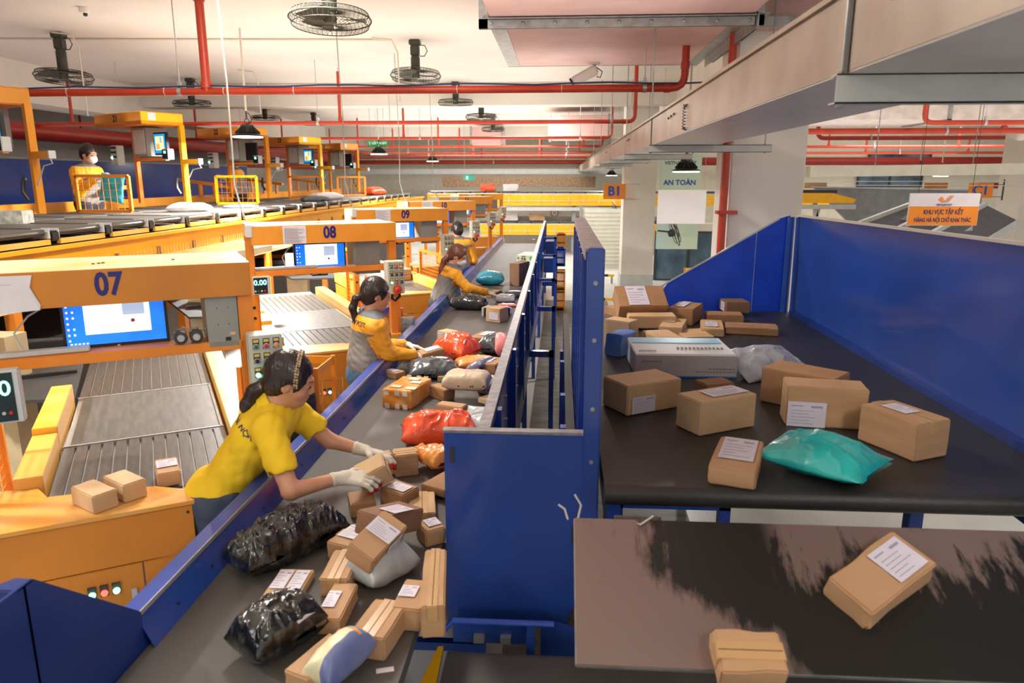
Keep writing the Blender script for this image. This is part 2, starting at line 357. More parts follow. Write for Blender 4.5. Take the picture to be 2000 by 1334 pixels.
# inner sloping skirt, rail cap
m=MB(); m.slab([(-1.235,1.83,.985),(-1.235,15.6,.985),(-1.19,15.6,ZB+.002),(-1.19,1.83,ZB+.002)],(.0,0,-.006)); m.build('skirt',M_blue,t)
m=MB(); m.b2((-1.285,1.83,.988),(-1.225,15.6,.997)); m.build('rail_cap',mat('blue_cap',(60,84,170),.3,metal=.2,var=.05),t)
m=MB(); m.b2((-1.226,1.83,.985),(-1.222,15.6,1.0)); m.build('edge_strip',M_alu,t)
m=MB()
for i in range(60): m.lathe([(.006,0),(.006,.004)],(-1.205,2.0+i*.23,.92),6,Matrix.Rotation(pi/2,3,'Y'))
m.build('bolt_row',M_dark,t)
# near flared guard at lower left
m=MB(); m.slab([(-1.222,1.835,.997),(-1.222,1.452,1.334),(-1.222,.55,1.334),(-1.222,.55,.6),(-1.222,1.835,.6)],(-.012,0,0)); m.slab([(-1.222,1.452,1.334),(-1.222,1.40,1.334),(-1.30,1.40,1.334),(-1.27,1.46,1.33)],(0,0,-.008))
m.slab([(-1.222,1.43,1.334),(-1.55,1.30,1.25),(-1.55,1.30,.5),(-1.222,1.43,.5)],(0,-.012,0)); m.build('end_guard',M_bluedk,t,bevel=.002)
# right hand guard of the main belt
gx=lambda y: -.262-(y-2.5)*.0042
m=MB()
m.slab([(gx(2.5),2.5,.84),(gx(15.9),15.9,.84),(gx(15.9),15.9,1.345),(gx(2.5),2.5,1.345)],(.006,0,0)); m.build('guard_panel',M_blue,t)
m=MB(); m.bar((gx(2.5)-.006,2.5,1.35),(gx(15.9)-.006,15.9,1.35),.045,.008); m.bar((gx(2.5)+.014,2.5,1.33),(gx(15.9)+.014,15.9,1.33),.006,.04); m.build('guard_cap',M_worn,t)
for i in range(13):
    y=2.8+i*1.05; MB().bar((gx(y)+.022,y,.72),(gx(y)+.022,y,1.335),.032,.05,up=(0,1,0)).build('guard_post',M_blue,t)
m=MB()
for i in range(26):
    y=2.95+i*.52
    for z in (.93,1.06,1.18): m.lathe([(.009,0),(.009,.006),(.004,.009)],(gx(y)+.007,y,z),7,Matrix.Rotation(pi/2,3,'Y'))
m.build('guard_bolts',M_alu,t,smooth=True)
m=MB(); m.b2((-.30,2.5,.66),(-.24,15.6,.84)); m.b2((-1.22,2.5,.7),(-.3,15.6,.74)); m.build('bed',M_bluedk,t)
for y in (3.7,5.86,8.0,10.2,12.4,14.4):
    m=MB(); m.b2((-.29,y,.79),(-.035,y+.05,.84)); m.b2((-.075,y,.0),(-.035,y+.05,.84)); m.b2((-.3,y,0),(-.26,y+.05,.8)); m.build('support_frame',M_blue,t)
for y in (2.8,5.9,8.0,10.2,12.4): 
    m=MB(); m.b2((-1.25,y,0),(-1.2,y+.05,.7)); m.b2((-1.2,y,.2),(-.3,y+.04,.24)); m.build('leg',M_blue,t)
# stacked far blue frames/drive boxes beside the far part of the belt
for y,z in ((9.0,1.02),(10.4,1.18),(12.0,1.3)):
    m=MB(); m.b2((gx(y)+.03,y,z-.03),(-.05,y+.05,z)); m.b2((-.09,y,0.8),(-.05,y+.05,z)); m.build('drive_frame',M_blue,t); MB().b2((gx(y)+.06,y+.6,.84),(-.08,y+1.0,z-.12)).build('drive_box',M_bluedk,t,bevel=.01)
# end plate facing the camera
t=thing('end_plate','upright blue steel plate closing the gap between the two belts, in the foreground','panel',(-.15,2.475,.57))
MB().b2((-.262,0,0),(.262,.012,.78)).build('plate',M_blue,t)
MB().b2((-.266,-.004,.775),(.262,.035,.785)).build('top_flange',M_worn,t)
m=MB(); m.b2((-.262,.012,0),(-.245,.04,.775)); m.b2((.15,-.012,-.02),(.262,0,.02)); m.build('rib',M_bluedk,t)
m=MB(); m.b2((.21,-.004,.35),(.255,-.001,.42)); m.b2((-.24,-.004,.66),(-.225,-.001,.72)); m.build('grime',M_dark,t)
# under the plate: bearing frame of the cross conveyor
t=thing('cross_conveyor','dark cross conveyor in front of the blue plate, running under the steel chute','conveyor',(0,0,0))
cz=.60; a=P(872,1258,z=cz); b=P(1400,1272,z=cz)
m=MB(); prof=[]
yb=a.y
for k in range(9):
    an=pi/2*k/8; prof.append((yb-.05+.05*math.cos(an) , cz-.05+.05*math.sin(an)))
pts=[(-.40,yb,cz-.15)]
m.tube([(-.38,yb-.06,cz-.06),(1.9,yb-.06,cz-.06)],.06,20); m.b2((-.38,.2,cz-.12),(1.9,yb-.06,cz)); m.build('belt',M_belt,t,smooth=True)
q_=[P(a_,b_,z=.575) for a_,b_ in ((866,1262),(856,1262),(815,1345),(850,1345))]; MB().slab(q_,(0,0,-.02)).build('yellow_guard',M_yel,t)
m=MB(); m.tube([(-.42,yb+.1,cz-.02),(-.38,yb+.1,cz+.03),(.0,yb+.1,cz+.03)],.012,8); m.build('rim',mat('blue_light_paint',(50,90,200),.3),t,smooth=True)
m=MB(); m.b2((-.38,yb+.1,cz-.06),(-.08,yb+.13,cz+.02)); m.b2((-.1,yb+.02,cz-.2),(-.07,yb+.1,cz+.03)); m.slab([(-.05,yb+.12,cz+.03),(.4,yb+.12,cz-.05),(.4,yb+.12,cz-.3),(-.05,yb+.12,cz-.3)],(0,.01,0)); m.build('frame',M_blue,t)
m=MB(); m.b2((-.3,yb+.08,cz-.05),(-.26,yb+.1,cz-.02)); m.b2((-.2,yb+.08,cz-.05),(-.16,yb+.1,cz-.02)); m.build('bolt_block',M_alu,t)
m=MB(); m.lathe([(.07,-.03),(.07,.03)],(.12,yb+.15,cz+.0),16,Matrix.Rotation(pi/2,3,'X')); m.lathe([(.02,-.05),(.02,.03)],(.12,yb+.15,cz),10,Matrix.Rotation(pi/2,3,'X')); m.build('drive_wheel',M_dark,t,smooth=True)

# ================================================================ right hand belt with its high blue walls
t=thing('raised_belt','dark raised belt at right carrying a pile of brown cartons','conveyor',(0,0,0))
ZR=1.2
m=MB(); m.tube([(.17,2.38,ZR-.036),(1.86,2.38,ZR-.036)],.036,20); m.b2((.17,2.38,ZR-.072),(1.855,5.85,ZR)); m.build('belt',M_belt2,t,smooth=True)
m=MB(); m.b2((.2,2.9,ZR-.28),(1.8,2.96,ZR-.12)); m.b2((.2,5.5,ZR-.28),(1.8,5.56,ZR-.12)); m.b2((.19,2.5,ZR-.25),(.24,5.9,ZR-.12)); m.b2((1.8,2.5,ZR-.25),(1.85,5.9,ZR-.12)); m.build('frame',M_blue,t)
for x,y in ((.9,4.9),(1.55,3.0),(.25,3.1),(.25,5.6),(1.75,5.6)): MB().b2((x-.03,y-.03,0),(x+.03,y+.03,ZR-.12)).build('leg',M_blue,t,bevel=.003)
m=MB(); m.b2((.3,3.62,.52),(.93,3.68,.6)); m.b2((.87,3.62,0),(.93,3.68,.6)); m.b2((.3,3.62,0),(.36,3.68,.6)); m.build('low_frame',mat('blue_light_paint',(50,90,200),.3),t)
t=thing('side_wall','tall glossy blue steel wall along the right of the raised belt','guard wall',(0,0,0))
m=MB(); m.slab([(1.86,1.0,1.1),(1.86,5.76,1.1),(1.83,5.76,1.965),(1.86,1.0,2.01)],(.012,0,0)); m.build('wall_sheet',M_blue,t)
m=MB(); m.bar((1.868,1.0,2.012),(1.84,5.76,1.969),.035,.014); m.build('white_cap',M_white,t)
m=MB(); m.bar((1.835,5.74,1.15),(1.825,5.74,1.955),.018,.05,up=(0,1,0)); m.tube([(1.80,5.83,1.15),(1.80,5.83,1.955)],.03,10); m.build('corner_fold',M_blue,t)
m=MB(); m.b2((1.82,1.0,ZR-.02),(1.862,5.76,ZR+.035)); m.build('foot_flange',M_bluedk,t)
m=MB(); m.slab([(1.80,5.86,1.12),(1.80,5.86,1.965),(1.72,5.86,1.94),(.88,5.86,1.43),(.80,5.86,1.3),(.80,5.86,1.12)],(0,.012,0)); m.build('slanted_end_sheet',mat('blue_gloss',(28,70,200),.25),t)
m=MB(); m.bar((1.72,5.86,1.94),(.82,5.86,1.395),.012,.006,up=(0,1,0)); m.bar((1.55,5.852,1.2),(1.55,5.852,1.83),.003,.004,up=(0,1,0)); m.build('edge_strip',M_alu,t)
# tall guard between the belts
t=thing('tall_guard','tall dark blue ribbed guard plate standing between the two belts','guard',(.1,0,0))
m=MB(); m.b2((.02,2.5,.75),(.03,4.4,2.0)); m.build('guard_sheet',M_bluedk,t)
m=MB(); m.b2((-.005,2.46,.6),(.055,2.5,2.02)); m.build('end_post',M_blue,t,bevel=.006)
m=MB(); m.b2((-.012,2.47,2.008),(.05,4.42,2.018)); m.b2((-.012,2.5,1.975),(-.008,4.42,2.01)); m.build('cap',M_worn,t)
for y in (2.72,2.98,3.3,3.62,3.95,4.25): MB().b2((-.018,y,.75),(.02,y+.035,1.975)).build('rib',M_blue,t)
m=MB()
for y in (2.62,2.88,3.45,3.8,4.12):
    for z in (1.0,1.2,1.4,1.6,1.8): m.lathe([(.012,0),(.012,.008),(.006,.012)],(.018,y,z),8,Matrix.Rotation(-pi/2,3,'Y'))
for z in (1.25,1.45,1.7,1.9): m.lathe([(.008,0),(.008,.006)],(.025,2.462,z),8,Matrix.Rotation(pi/2,3,'X'))
m.build('bolts',M_steel,t,smooth=True)
m=MB(); m.b2((-.06,2.9,.55),(-.02,5.9,1.15)); m.b2((-.02,2.55,.3),(.03,5.9,.75)); m.build('drive_cover',M_dark,t)
for y in (3.1,3.6,4.3,5.2): MB().b2((-.085,y,.0),(-.06,y+.05,1.15 if y<5 else 1.0)).build('upright',M_blue,t)
m=MB(); m.tube([(-.09,2.75,1.15),(-.1,2.74,1.02),(-.085,2.76,.9),(-.1,2.75,.78)],.006,6); m.box((-.09,2.75,1.18),(.03,.02,.05)); m.build('cable',M_greyl,t,smooth=True)
# ================================================================ stained steel chute in the foreground
A=P(1122,1015,y=2.06); B=P(2000,1040,y=2.06); C=P(2000,1325,y=1.62); D=P(1125,1300,y=1.62)
B.z=A.z; C.z=D.z; B.x=C.x=1.80; C.y=D.y; B.y=A.y; D.x=A.x
X=(B-A).normalized(); Yv=(D-A).normalized()
cm=mat('scuffed_steel_sheet',(150,128,118),.42,metal=.35,var=0)
nt=cm.node_tree; b=nt.nodes['Principled BSDF']; tc=nt.nodes.new('ShaderNodeTexCoord')
mp=nt.nodes.new('ShaderNodeMapping'); mp.inputs['Scale'].default_value=(9,2.2,1); nt.links.new(tc.outputs['Object'],mp.inputs[0])
nz=nt.nodes.new('ShaderNodeTexNoise'); nz.inputs['Scale'].default_value=1.6; nz.inputs['Detail'].default_value=8; nz.inputs['Roughness'].default_value=.65; nt.links.new(mp.outputs[0],nz.inputs[0])
nz2=nt.nodes.new('ShaderNodeTexNoise'); nz2.inputs['Scale'].default_value=3.5; nz2.inputs['Detail'].default_value=3; nt.links.new(tc.outputs['Object'],nz2.inputs[0])
sp=nt.nodes.new('ShaderNodeSeparateXYZ'); nt.links.new(tc.outputs['Object'],sp.inputs[0])
def MATH(op,a,bb):
    n=nt.nodes.new('ShaderNodeMath'); n.operation=op
    for i,v in enumerate((a,bb)):
        if isinstance(v,(int,float)): n.inputs[i].default_value=v
        else: nt.links.new(v,n.inputs[i])
    return n.outputs[0]
# rubbed-off rubber: a worn-in dark field spreading from x=.3 to the right, ragged edges along the sliding direction
cx=MATH('SUBTRACT',MATH('SUBTRACT',sp.outputs[0],.16),MATH('MULTIPLY',MATH('MAXIMUM',MATH('SUBTRACT',sp.outputs[1],.17),0),1.25)); fx=MATH('MULTIPLY',cx,8.0)
lower=MATH('SUBTRACT',sp.outputs[1],.10); ly_=MATH('MULTIPLY',lower,9.0)
f1=MATH('MINIMUM',MATH('ADD',fx,MATH('MULTIPLY',MATH('SUBTRACT',nz.outputs[0],.5),5.0)),1)
edge=MATH('MAXIMUM',MATH('ADD',ly_,MATH('MULTIPLY',MATH('SUBTRACT',nz.outputs[0],.5),9.0)),MATH('MULTIPLY',MATH('SUBTRACT',.62,sp.outputs[0]),12.0))
g=MATH('MINIMUM',f1,edge)
blot=MATH('MULTIPLY',MATH('SUBTRACT',MATH('ADD',nz2.outputs[0],MATH('MULTIPLY',nz.outputs[0],.6)),.88),9.0)
blot=MATH('MINIMUM',blot,MATH('MULTIPLY',MATH('SUBTRACT',.24,sp.outputs[1]),14.0))
g=MATH('MAXIMUM',g,blot)
rp=nt.nodes.new('ShaderNodeValToRGB'); rp.color_ramp.elements[0].position=0; rp.color_ramp.elements[0].color=lin((128,108,102)); rp.color_ramp.elements[1].position=.8; rp.color_ramp.elements[1].color=lin((38,36,34))
nt.links.new(g,rp.inputs[0]); nt.links.new(rp.outputs[0],b.inputs['Base Color'])
t=MB().b2((0,0,-.008),((B-A).length,(D-A).length,0)).build('steel_chute',cm,M=frame(A,X,Yv))
tag(t,'large scuffed steel chute plate with black rubber marks in the right foreground','chute')
e=MB(); L=(B-A).length; H=(D-A).length; e.b2((0,H-.008,-.004),(L,H+.002,.006)); e.b2((-.003,0,-.004),(.006,H,.006)); e.build('bright_rim',M_steel,t)
t_chute=t; chuteM=frame(A,X,Yv)
t=thing('steel_plate','rusty grey steel plate under the front of the raised belt','plate',(.3,2.3,1.0)); 
MB().slab([(-.1,-.0,.12),(.06,-.0,.12),(.06,.0,-.25),(-.1,.0,-.25)],(0,.006,0)).build('plate',mat('rusty_plate',(96,84,78),.7,rgb2=(130,116,108),scale=30),t)
# frayed straps tied at the chute corner
t=thing('frayed_strap','pale frayed plastic strap ends at the top of the steel chute','strap',tuple(A))
m=MB()
for p in (((-.02,0,.0),(-.03,.03,.02),(-.05,.04,.03)),((.01,0,0),(.02,.02,.04),(.0,.03,.07)),((.17,0,0),(.2,-.02,.0),(.24,.0,.02)),((.2,.0,0),(.17,-.03,-.03),(.16,-.05,-.05)),((.2,0,0),(.24,-.02,-.02),(.27,-.03,-.02))): m.tube(p,.0035,5)
m.build('strap',mat('frayed_white',(190,184,176),.7,var=0),t,smooth=True)
# ================================================================ near sorting stations 07..12
M_screen=mat('screen_blue',(10,90,215),.3,var=0,emit=1.3,rgb2=(40,150,245),scale=5)
M_win=mat('screen_window',(228,240,246),.3,var=0,emit=1.15)
M_scrgrey=mat('screen_panel',(150,165,190),.3,var=0,emit=1.0)
M_green_l=mat('lit_green',(120,255,190),.3,var=0,emit=6)
M_red_l=mat('lit_red',(255,70,60),.3,var=0,emit=4)
M_gbtn=mat('green_button',(10,110,60),.35,var=0); M_rbtn=mat('red_button',(205,35,25),.35,var=0); M_obtn=mat('orange_button',(235,140,40),.35,var=0)
M_digit=mat('green_digits',(110,255,215),.3,var=0,emit=5)
M_slat=mat('conveyor_slat',(82,80,78),.34,metal=.35,rgb2=(100,97,94),scale=8,stretch=(6,1,1))
M_smooth=mat('feeder_belt',(84,81,77),.42,rgb2=(102,98,93),scale=6,stretch=(8,1,1))
M_cab=mat('computer_cabinet_grey',(142,144,138),.5,var=.03)
M_box=mat('control_box_grey',(196,196,182),.5,var=.02)
M_lab=mat('button_tag',(216,190,90),.6,var=0)
M_frame=mat('orange_steel',(226,134,38),.42,var=.05,scale=3)
M_frame2=mat('bright_rail_top',(232,168,48),.38,rgb2=(220,178,104),scale=3)
M_top=mat('header_top_glare',(244,220,176),.35,rgb2=(250,200,100),scale=3,mix=(.5,.75))  # pale highlight of the header tops is put into the colour
TH=R(30)
def st_origin(n): return Vector((-1.84,2.68+2.783*(n-7),0))
def face_text(body,size,o,parent,m=M_navy,bold=.003,xdir=(1,0,0),name='number'):
    return text(body,size,m,parent,frame(o,xdir,(0,0,1)),name=name,bold=bold,ext=.001)
def local(o,root): # parent with local coordinates
    o.parent=root; return o
def monitor(root_loc,rz,w,h,label,grp,lx,ly,z0,screen_on=True):
    t=thing('monitor',label,'monitor',root_loc,rz,group=grp)
    # tilted slightly upward panel
    m=MB().b2((lx,ly,z0),(lx+w,ly+.035,z0+h)); m.build('bezel',M_black,t,bevel=.004)
    MB().b2((lx+.012,ly-.002,z0+.028),(lx+w-.012,ly+.001,z0+h-.012)).build('screen',M_screen if screen_on else M_black,t)
    if screen_on:
        m=MB(); m.b2((lx+.21*w,ly-.004,z0+.07),(lx+.83*w,ly-.002,z0+h-.014)); m.build('open_window',M_win,t)
        m=MB(); m.b2((lx+.57*w,ly-.0055,z0+.58*h),(lx+.78*w,ly-.004,z0+h*.88)); m.build('window_panel',M_scrgrey,t)
        MB().lathe([(.008,-.001),(.008,.001)],(lx+.66*w,ly-.005,z0+.48*h),12,Matrix.Rotation(pi/2,3,'X')).build('red_button',M_rbtn,t)
        m=MB()
        for i in range(8):
            for j in range(2 if i%3 else 1): m.b2((lx+.05*w+j*.02,ly-.004,z0+.045+i*h*.095),(lx+.05*w+j*.02+.007,ly-.002,z0+.053+i*h*.095))
        for i in range(5): m.b2((lx+.06*w+i*.014,ly-.004,z0+.032),(lx+.06*w+i*.014+.008,ly-.002,z0+.037))
        tag(m.build('desktop_icons',mat('icon_white',(235,235,245),.4,var=0,emit=1),t),kind='stuff')
    MB().lathe([(.006,-.001),(.006,.001)],(lx+w*.5,ly-.001,z0+.014),12,Matrix.Rotation(pi/2,3,'X')).build('badge',M_greyl,t)
    m=MB(); m.b2((lx+w*.4,ly+.035,z0+h*.3),(lx+w*.6,ly+.09,z0+h*.6)); m.b2((lx+w*.35,ly+.04,z0-.02),(lx+w*.65,ly+.16,z0-.008)); m.b2((lx+w*.47,ly+.07,z0-.02),(lx+w*.53,ly+.085,z0+h*.5)); m.build('stand',M_black,t)
    return t
def control_box(loc,rz,label,grp,lx,ly,z0,w,h,lit=(6,),d=.11):
    t=thing('control_box',label,'control box',loc,rz,group=grp)
    MB().b2((lx,ly,z0),(lx+w,ly+d,z0+h)).build('housing',M_box,t,bevel=.004)
    cols=[M_gbtn,M_rbtn,M_obtn,M_black,M_black,M_black,M_green_l,M_rbtn,M_black]
    for k in range(9):
        i,j=k%3,k//3; x=lx+w*(.2+.3*i); z=z0+h*(.86-.235*j)
        MB().b2((x-w*.09,ly-.004,z-h*.075),(x+w*.1,ly,z+h*.09)).build('button_plate',M_dark,t)
        MB().b2((x-w*.07,ly-.006,z+h*.035),(x+w*.08,ly-.004,z+h*.08)).build('button_tag',M_lab,t)
        o=MB().lathe([(w*.092,0),(w*.092,.008),(w*.07,.008)],(x,ly-.004,z-h*.03),14,Matrix.Rotation(pi/2,3,'X')).build('button_ring',M_alu,t,smooth=True)
        MB().lathe([(w*.068,0),(w*.066,.014),(w*.04,.017)],(x,ly-.004,z-h*.03),14,Matrix.Rotation(pi/2,3,'X')).build('button',cols[k],o,smooth=True)
    x=lx+w*.52; z=z0+h*.14
    MB().lathe([(w*.28,0),(w*.28,.012),(w*.2,.014)],(x,ly,z),20,Matrix.Rotation(pi/2,3,'X')).build('stop_collar',mat('stop_collar_brown',(190,96,50),.4,var=0),t,smooth=True)
    MB().lathe([(w*.13,0),(w*.15,.03),(w*.1,.036)],(x,ly,z),16,Matrix.Rotation(pi/2,3,'X')).build('stop_button',M_rbtn,t,smooth=True)
    MB().tube([(lx+w*.35,ly+.05,z0),(lx+w*.3,ly+.05,z0-.04),(lx+w*.5,ly+.05,z0-.06),(lx+w*.8,ly+.06,z0-.03),(lx+w*.85,ly+.09,z0+.02)],.012,8).build('conduit',M_black,t,smooth=True)
    return t
def weigher(loc,rz,label,grp,lx,ly,z0,w,h,txt):
    t=thing('weight_display',label,'scale display',loc,rz,group=grp)
    MB().b2((lx,ly,z0),(lx+w,ly+.05,z0+h)).build('housing',M_greyl,t,bevel=.005)
    MB().b2((lx+.006,ly-.002,z0+.008),(lx+w*.82,ly,z0+h-.008)).build('face',mat('display_face',(22,40,42),.3,var=0),t)
    text(txt,h*.4,M_digit,t,frame((lx+w*.42,ly-.004,z0+h*.66),(1,0,0),(0,0,1)),name='digits',bold=.0006).parent=t
    for i,c in enumerate((M_greyl,M_gbtn,M_greyl,M_rbtn)):
        MB().lathe([(w*.055,0),(w*.05,.004)],(lx+w*(.12+.18*i),ly-.002,z0+h*.2),12,Matrix.Rotation(pi/2,3,'X')).build('key',c,t,smooth=True)
    return t
def mesh_guard(parent,x,y0,y1,z0,z1,axis='y',step=.045,name='mesh_guard',mt=None,slope=0):
    """frame with wire mesh in the plane x=const (axis y) or y=const (axis x)"""
    f=lambda a,z:(x,a,z) if axis=='y' else (a,x,z)
    m=MB(); mt=mt or M_frame
    for a,b in (((y0,z0),(y0,z1)),((y1,z0),(y1,z1)),((y0,z1),(y1,z1)),((y0,z0),(y1,z0))): m.bar(f(*a),f(*b),.035,.035)
    o=m.build(name,mt,parent)
    w=MB(); n=int((y1-y0)/step)
    for i in range(1,n): w.bar(f(y0+(y1-y0)*i/n,z0),f(y0+(y1-y0)*i/n,z1),.004,.004)
    k=int((z1-z0)/step)
    for i in range(1,k): w.bar(f(y0,z0+(z1-z0)*i/k),f(y1,z0+(z1-z0)*i/k),.004,.004)
    tag(w.build('wire_mesh',M_frame,o),kind='stuff'); return o
WORD={7:'nearest',8:'second',9:'third',10:'fourth',11:'fifth',12:'sixth and farthest'}
ORD={7:'07',8:'08',9:'09',10:'10',11:'11',12:'12'}
def near_station(n):
    O=st_origin(n); nm=ORD[n]; full=n<=9
    t=thing('sorting_station','%s orange station gantry of the near row, numbered %s on its header'%(WORD[n],nm),'station',O,TH)
    y0=-.024; x1=.605; x0=-.495 if n>7 else -.75
    MB().b2((x0,y0,1.765),(x1,y0+.012,1.905)).build('header_face',M_orgdk if n<8 else mat('header_orange',(232,152,44),.4,var=.03),t,bevel=.002)
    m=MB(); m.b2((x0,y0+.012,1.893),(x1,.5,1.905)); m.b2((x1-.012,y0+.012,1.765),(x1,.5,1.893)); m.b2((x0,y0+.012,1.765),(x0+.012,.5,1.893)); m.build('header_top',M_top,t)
    m=MB(); m.b2((x0+.02,.1,1.8),(x1-.02,.45,1.81)); m.build('header_liner',M_orgdk,t)
    m=MB(); 
    for k,x in enumerate((.0,.02,.035,.3)): m.box((x+.02,.18+.01*k,1.907),(.012,.008,.004))
    m.build('screw_heads',M_dark,t)
    text(nm,.124,M_navy,t,frame((.078,y0-.001,1.842),(1,0,0),(0,0,1)),name='number',bold=.0042,sq=.78).parent=t
    # posts
    for a,b,zz in ((.548,.608,1.77),(-.535,-.48,1.84)):
        if n==7 and a<0: a,b=-.53,-.49
        MB().b2((a,.0,.0),(b,.06,zz)).build('post',M_frame,t,bevel=.003)
    m=MB()
    for z in (1.5,1.44,1.34): m.lathe([(.012,0),(.012,.004)],(.578,-.001,z),10,Matrix.Rotation(pi/2,3,'X'))
    for z in (1.30,1.22,1.1): m.lathe([(.011,0),(.011,.004)],(-.51,-.001,z),10,Matrix.Rotation(pi/2,3,'X'))
    m.build('bolt_hole',M_black,t)
    m=MB(); m.b2((-.5,.0,1.53),(.56,.012,1.572)); m.b2((-.5,.012,1.562),(.56,.12,1.572)); m.build('shelf_bar',M_frame,t,bevel=.002)
    m=MB(); m.b2((-.48,.03,1.574),(-.02,.08,1.592)); m.build('power_strip',M_greyl,t,bevel=.003)
    m=MB(); m.tube([(-.25,.07,1.59),(-.27,.08,1.66),(-.22,.1,1.72),(-.15,.12,1.76)],.004,6); m.tube([(.3,.1,1.6),(.33,.09,1.63),(.38,.1,1.6),(.44,.09,1.62)],.004,6); m.build('cable',M_greyl,t,smooth=True)
    # notice paper taped to the header
    if n==7:
        p=[(-.75,y0-.003,1.905),(-.62,y0-.003,1.9),(-.17,y0-.003,1.895),(-.182,y0-.006,1.85),(-.155,y0-.003,1.78),(-.16,y0-.008,1.762),(-.75,y0-.012,1.735)]
    else: p=[(-.27,y0-.003,1.9),(-.1,y0-.003,1.9),(-.1,y0-.003,1.768),(-.27,y0-.003,1.768)]
    pp=thing('notice_sheet','white typed notice sheet taped on the %s header of the near row'%WORD[n],'paper',O,TH,group='notice sheets on the headers')
    MB().slab(p,(0,-.0008,0)).build('sheet',M_paper,pp)
    m=MB(); xa,xb=(-.48,-.2) if n==7 else (-.26,-.11)
    rr=random.Random(n)
    for k in range(10):
        z=1.885-k*.0115; e=xa+(xb-xa)*rr.uniform(.6,1); m.b2((xa,y0-.006,z),(e,y0-.0045,z+.0022))
    tag(m.build('printed_lines',mat('faint_print',(140,132,136),.7,var=0),pp),kind='stuff')
    # monitor, computer, weigher, controls
    mx={7:-.112}.get(n,-.178); mz={7:1.558}.get(n,1.515)
    monitor(O,TH,.40 if n>7 else .387,.245,'flat monitor with a blue desktop below the %s header of the near row'%WORD[n],'monitors under the headers',mx,.1,mz)
    cx,cw={7:(.42,.125)}.get(n,(.29,.2))
    c=thing('computer_cabinet','grey computer cabinet hung under the right end of the %s header'%WORD[n],'cabinet',O,TH,group='grey cabinets under the headers')
    MB().b2((cx,.0 if n==7 else .06,1.545 if n==7 else 1.5),(cx+cw,.34,1.77)).build('body',M_cab,c,bevel=.003)
    yy=-.001 if n==7 else .059; zz=1.545 if n==7 else 1.5
    MB().b2((cx+cw*.55,yy-.002,zz+.028),(cx+cw*.72,yy,zz+.043)).build('socket',M_black,c)
    m=MB()
    for i in range(2):
        for j in range(2): m.lathe([(.0025,0),(.0025,.002)],(cx+cw*(.35+.35*i),yy,zz+.1+.07*j),8,Matrix.Rotation(pi/2,3,'X'))
    m.build('rivet',M_dark,c)
    MB().b2((cx+cw*.7,yy-.001,zz+.052),(cx+cw*.88,yy,zz+.064)).build('sticker',mat('pink_sticker',(226,170,140),.6,var=0),c)
    weigher(O,TH,'scale display with green digits at the left post of the %s station'%WORD[n],'scale displays at the near stations',*((-.36,-.14,1.365,.12,.2) if n==7 else (-.51,-.03,1.40,.125,.135)),'10' if n==7 else '0.00')
    control_box(O,TH,'push-button control box on the right post of the %s station'%WORD[n],'control boxes at the near stations',.565 if n==7 else .49,-.14,1.35,.135,.26)
    if full: feeder(n)
    bench(n)
    return t
def feeder(n):
    O=st_origin(n); nm=ORD[n]
    t=thing('feed_conveyor','grey slatted feed conveyor with yellow rails behind the %s bench'%WORD[n],'conveyor',O,TH,group='feed conveyors to the sorter')
    zc=.92; xa,xb=-.26,.50
    MB().b2((xa,.06,zc-.1),(xb,3.2,zc-.012)).build('bed',M_alu,t)
    N=13; pitch=(xb-xa)/N
    base=None
    for ya,yb,off in ((.08,.84,0),(1.79,2.95,.5)):
        for k in range(N):
            x=xa+k*pitch
            if base is None or abs((yb-ya)-base[1])>.01:
                o=MB().b2((.004,0,-.012),(pitch-.004,yb-ya,0)).build('slat',M_slat,t); base=(o,yb-ya); o.location=(x,ya,zc)
            else:
                o=base[0].copy(); COL.objects.link(o); o.location=(x,ya,zc); o.parent=t
        m=MB()
        for k in range(N): m.b2((xa+k*pitch-.008,ya+(yb-ya)*(0 if off else .96),zc-.002),(xa+k*pitch+.006,ya+(yb-ya)*(.02 if off else 1),zc+.001))
        m.build('slot_ends',M_black,t)
    MB().b2((xa+.03,.87,zc-.012),(xb-.02,1.76,zc+.002)).build('smooth_belt',M_smooth,t,bevel=.002)
    m=MB(); m.b2((xa,.845,zc-.02),(xb,.862,zc+.004)); m.b2((xa,1.765,zc-.02),(xb,1.782,zc+.004)); m.b2((xb-.018,.87,zc-.012),(xb-.004,1.76,zc+.003)); m.build('cross_strip',M_alu,t)
    m=MB(); m.b2((-.385,.26,.86),(-.275,.86,1.0)); m.build('side_rail',M_frame2,t,bevel=.003)
    m=MB(); m.b2((-.385,.87,.88),(-.275,1.72,1.03)); m.build('side_rail',M_frame2,t,bevel=.003)
    m=MB(); m.b2((.515,-.02 if n>7 else .0,.86),(.625,2.95,1.0)); m.build('side_rail',M_frame2,t,bevel=.003)
    MB().b2((.5,.06,.5),(.62,2.9,.86)).build('side_skirt',M_orgdk,t)
    MB().b2((-.38,.3,.3),(-.36,1.7,.86)).build('side_skirt',M_orgdk,t)
    # dark rising end feeding the sorter
    m=MB(); m.slab([(-.9,2.0,zc-.02),(-.28,1.8,zc-.02),(-.28,3.2,zc+.1),(-1.2,3.4,zc+.1)],(0,0,.02)); m.build('merge_belt',M_dark,t)
    m=MB(); m.b2((-.9,2.3,zc+.02),(-.3,2.33,zc+.06)); m.b2((-1.1,2.9,zc+.1),(-.3,2.94,zc+.16)); m.build('merge_bar',M_black,t)
    g=mesh_guard(t,-.47,.14,.62,.5,1.42)
    g2=mesh_guard(t,.70,.3,1.3,.75,1.3)
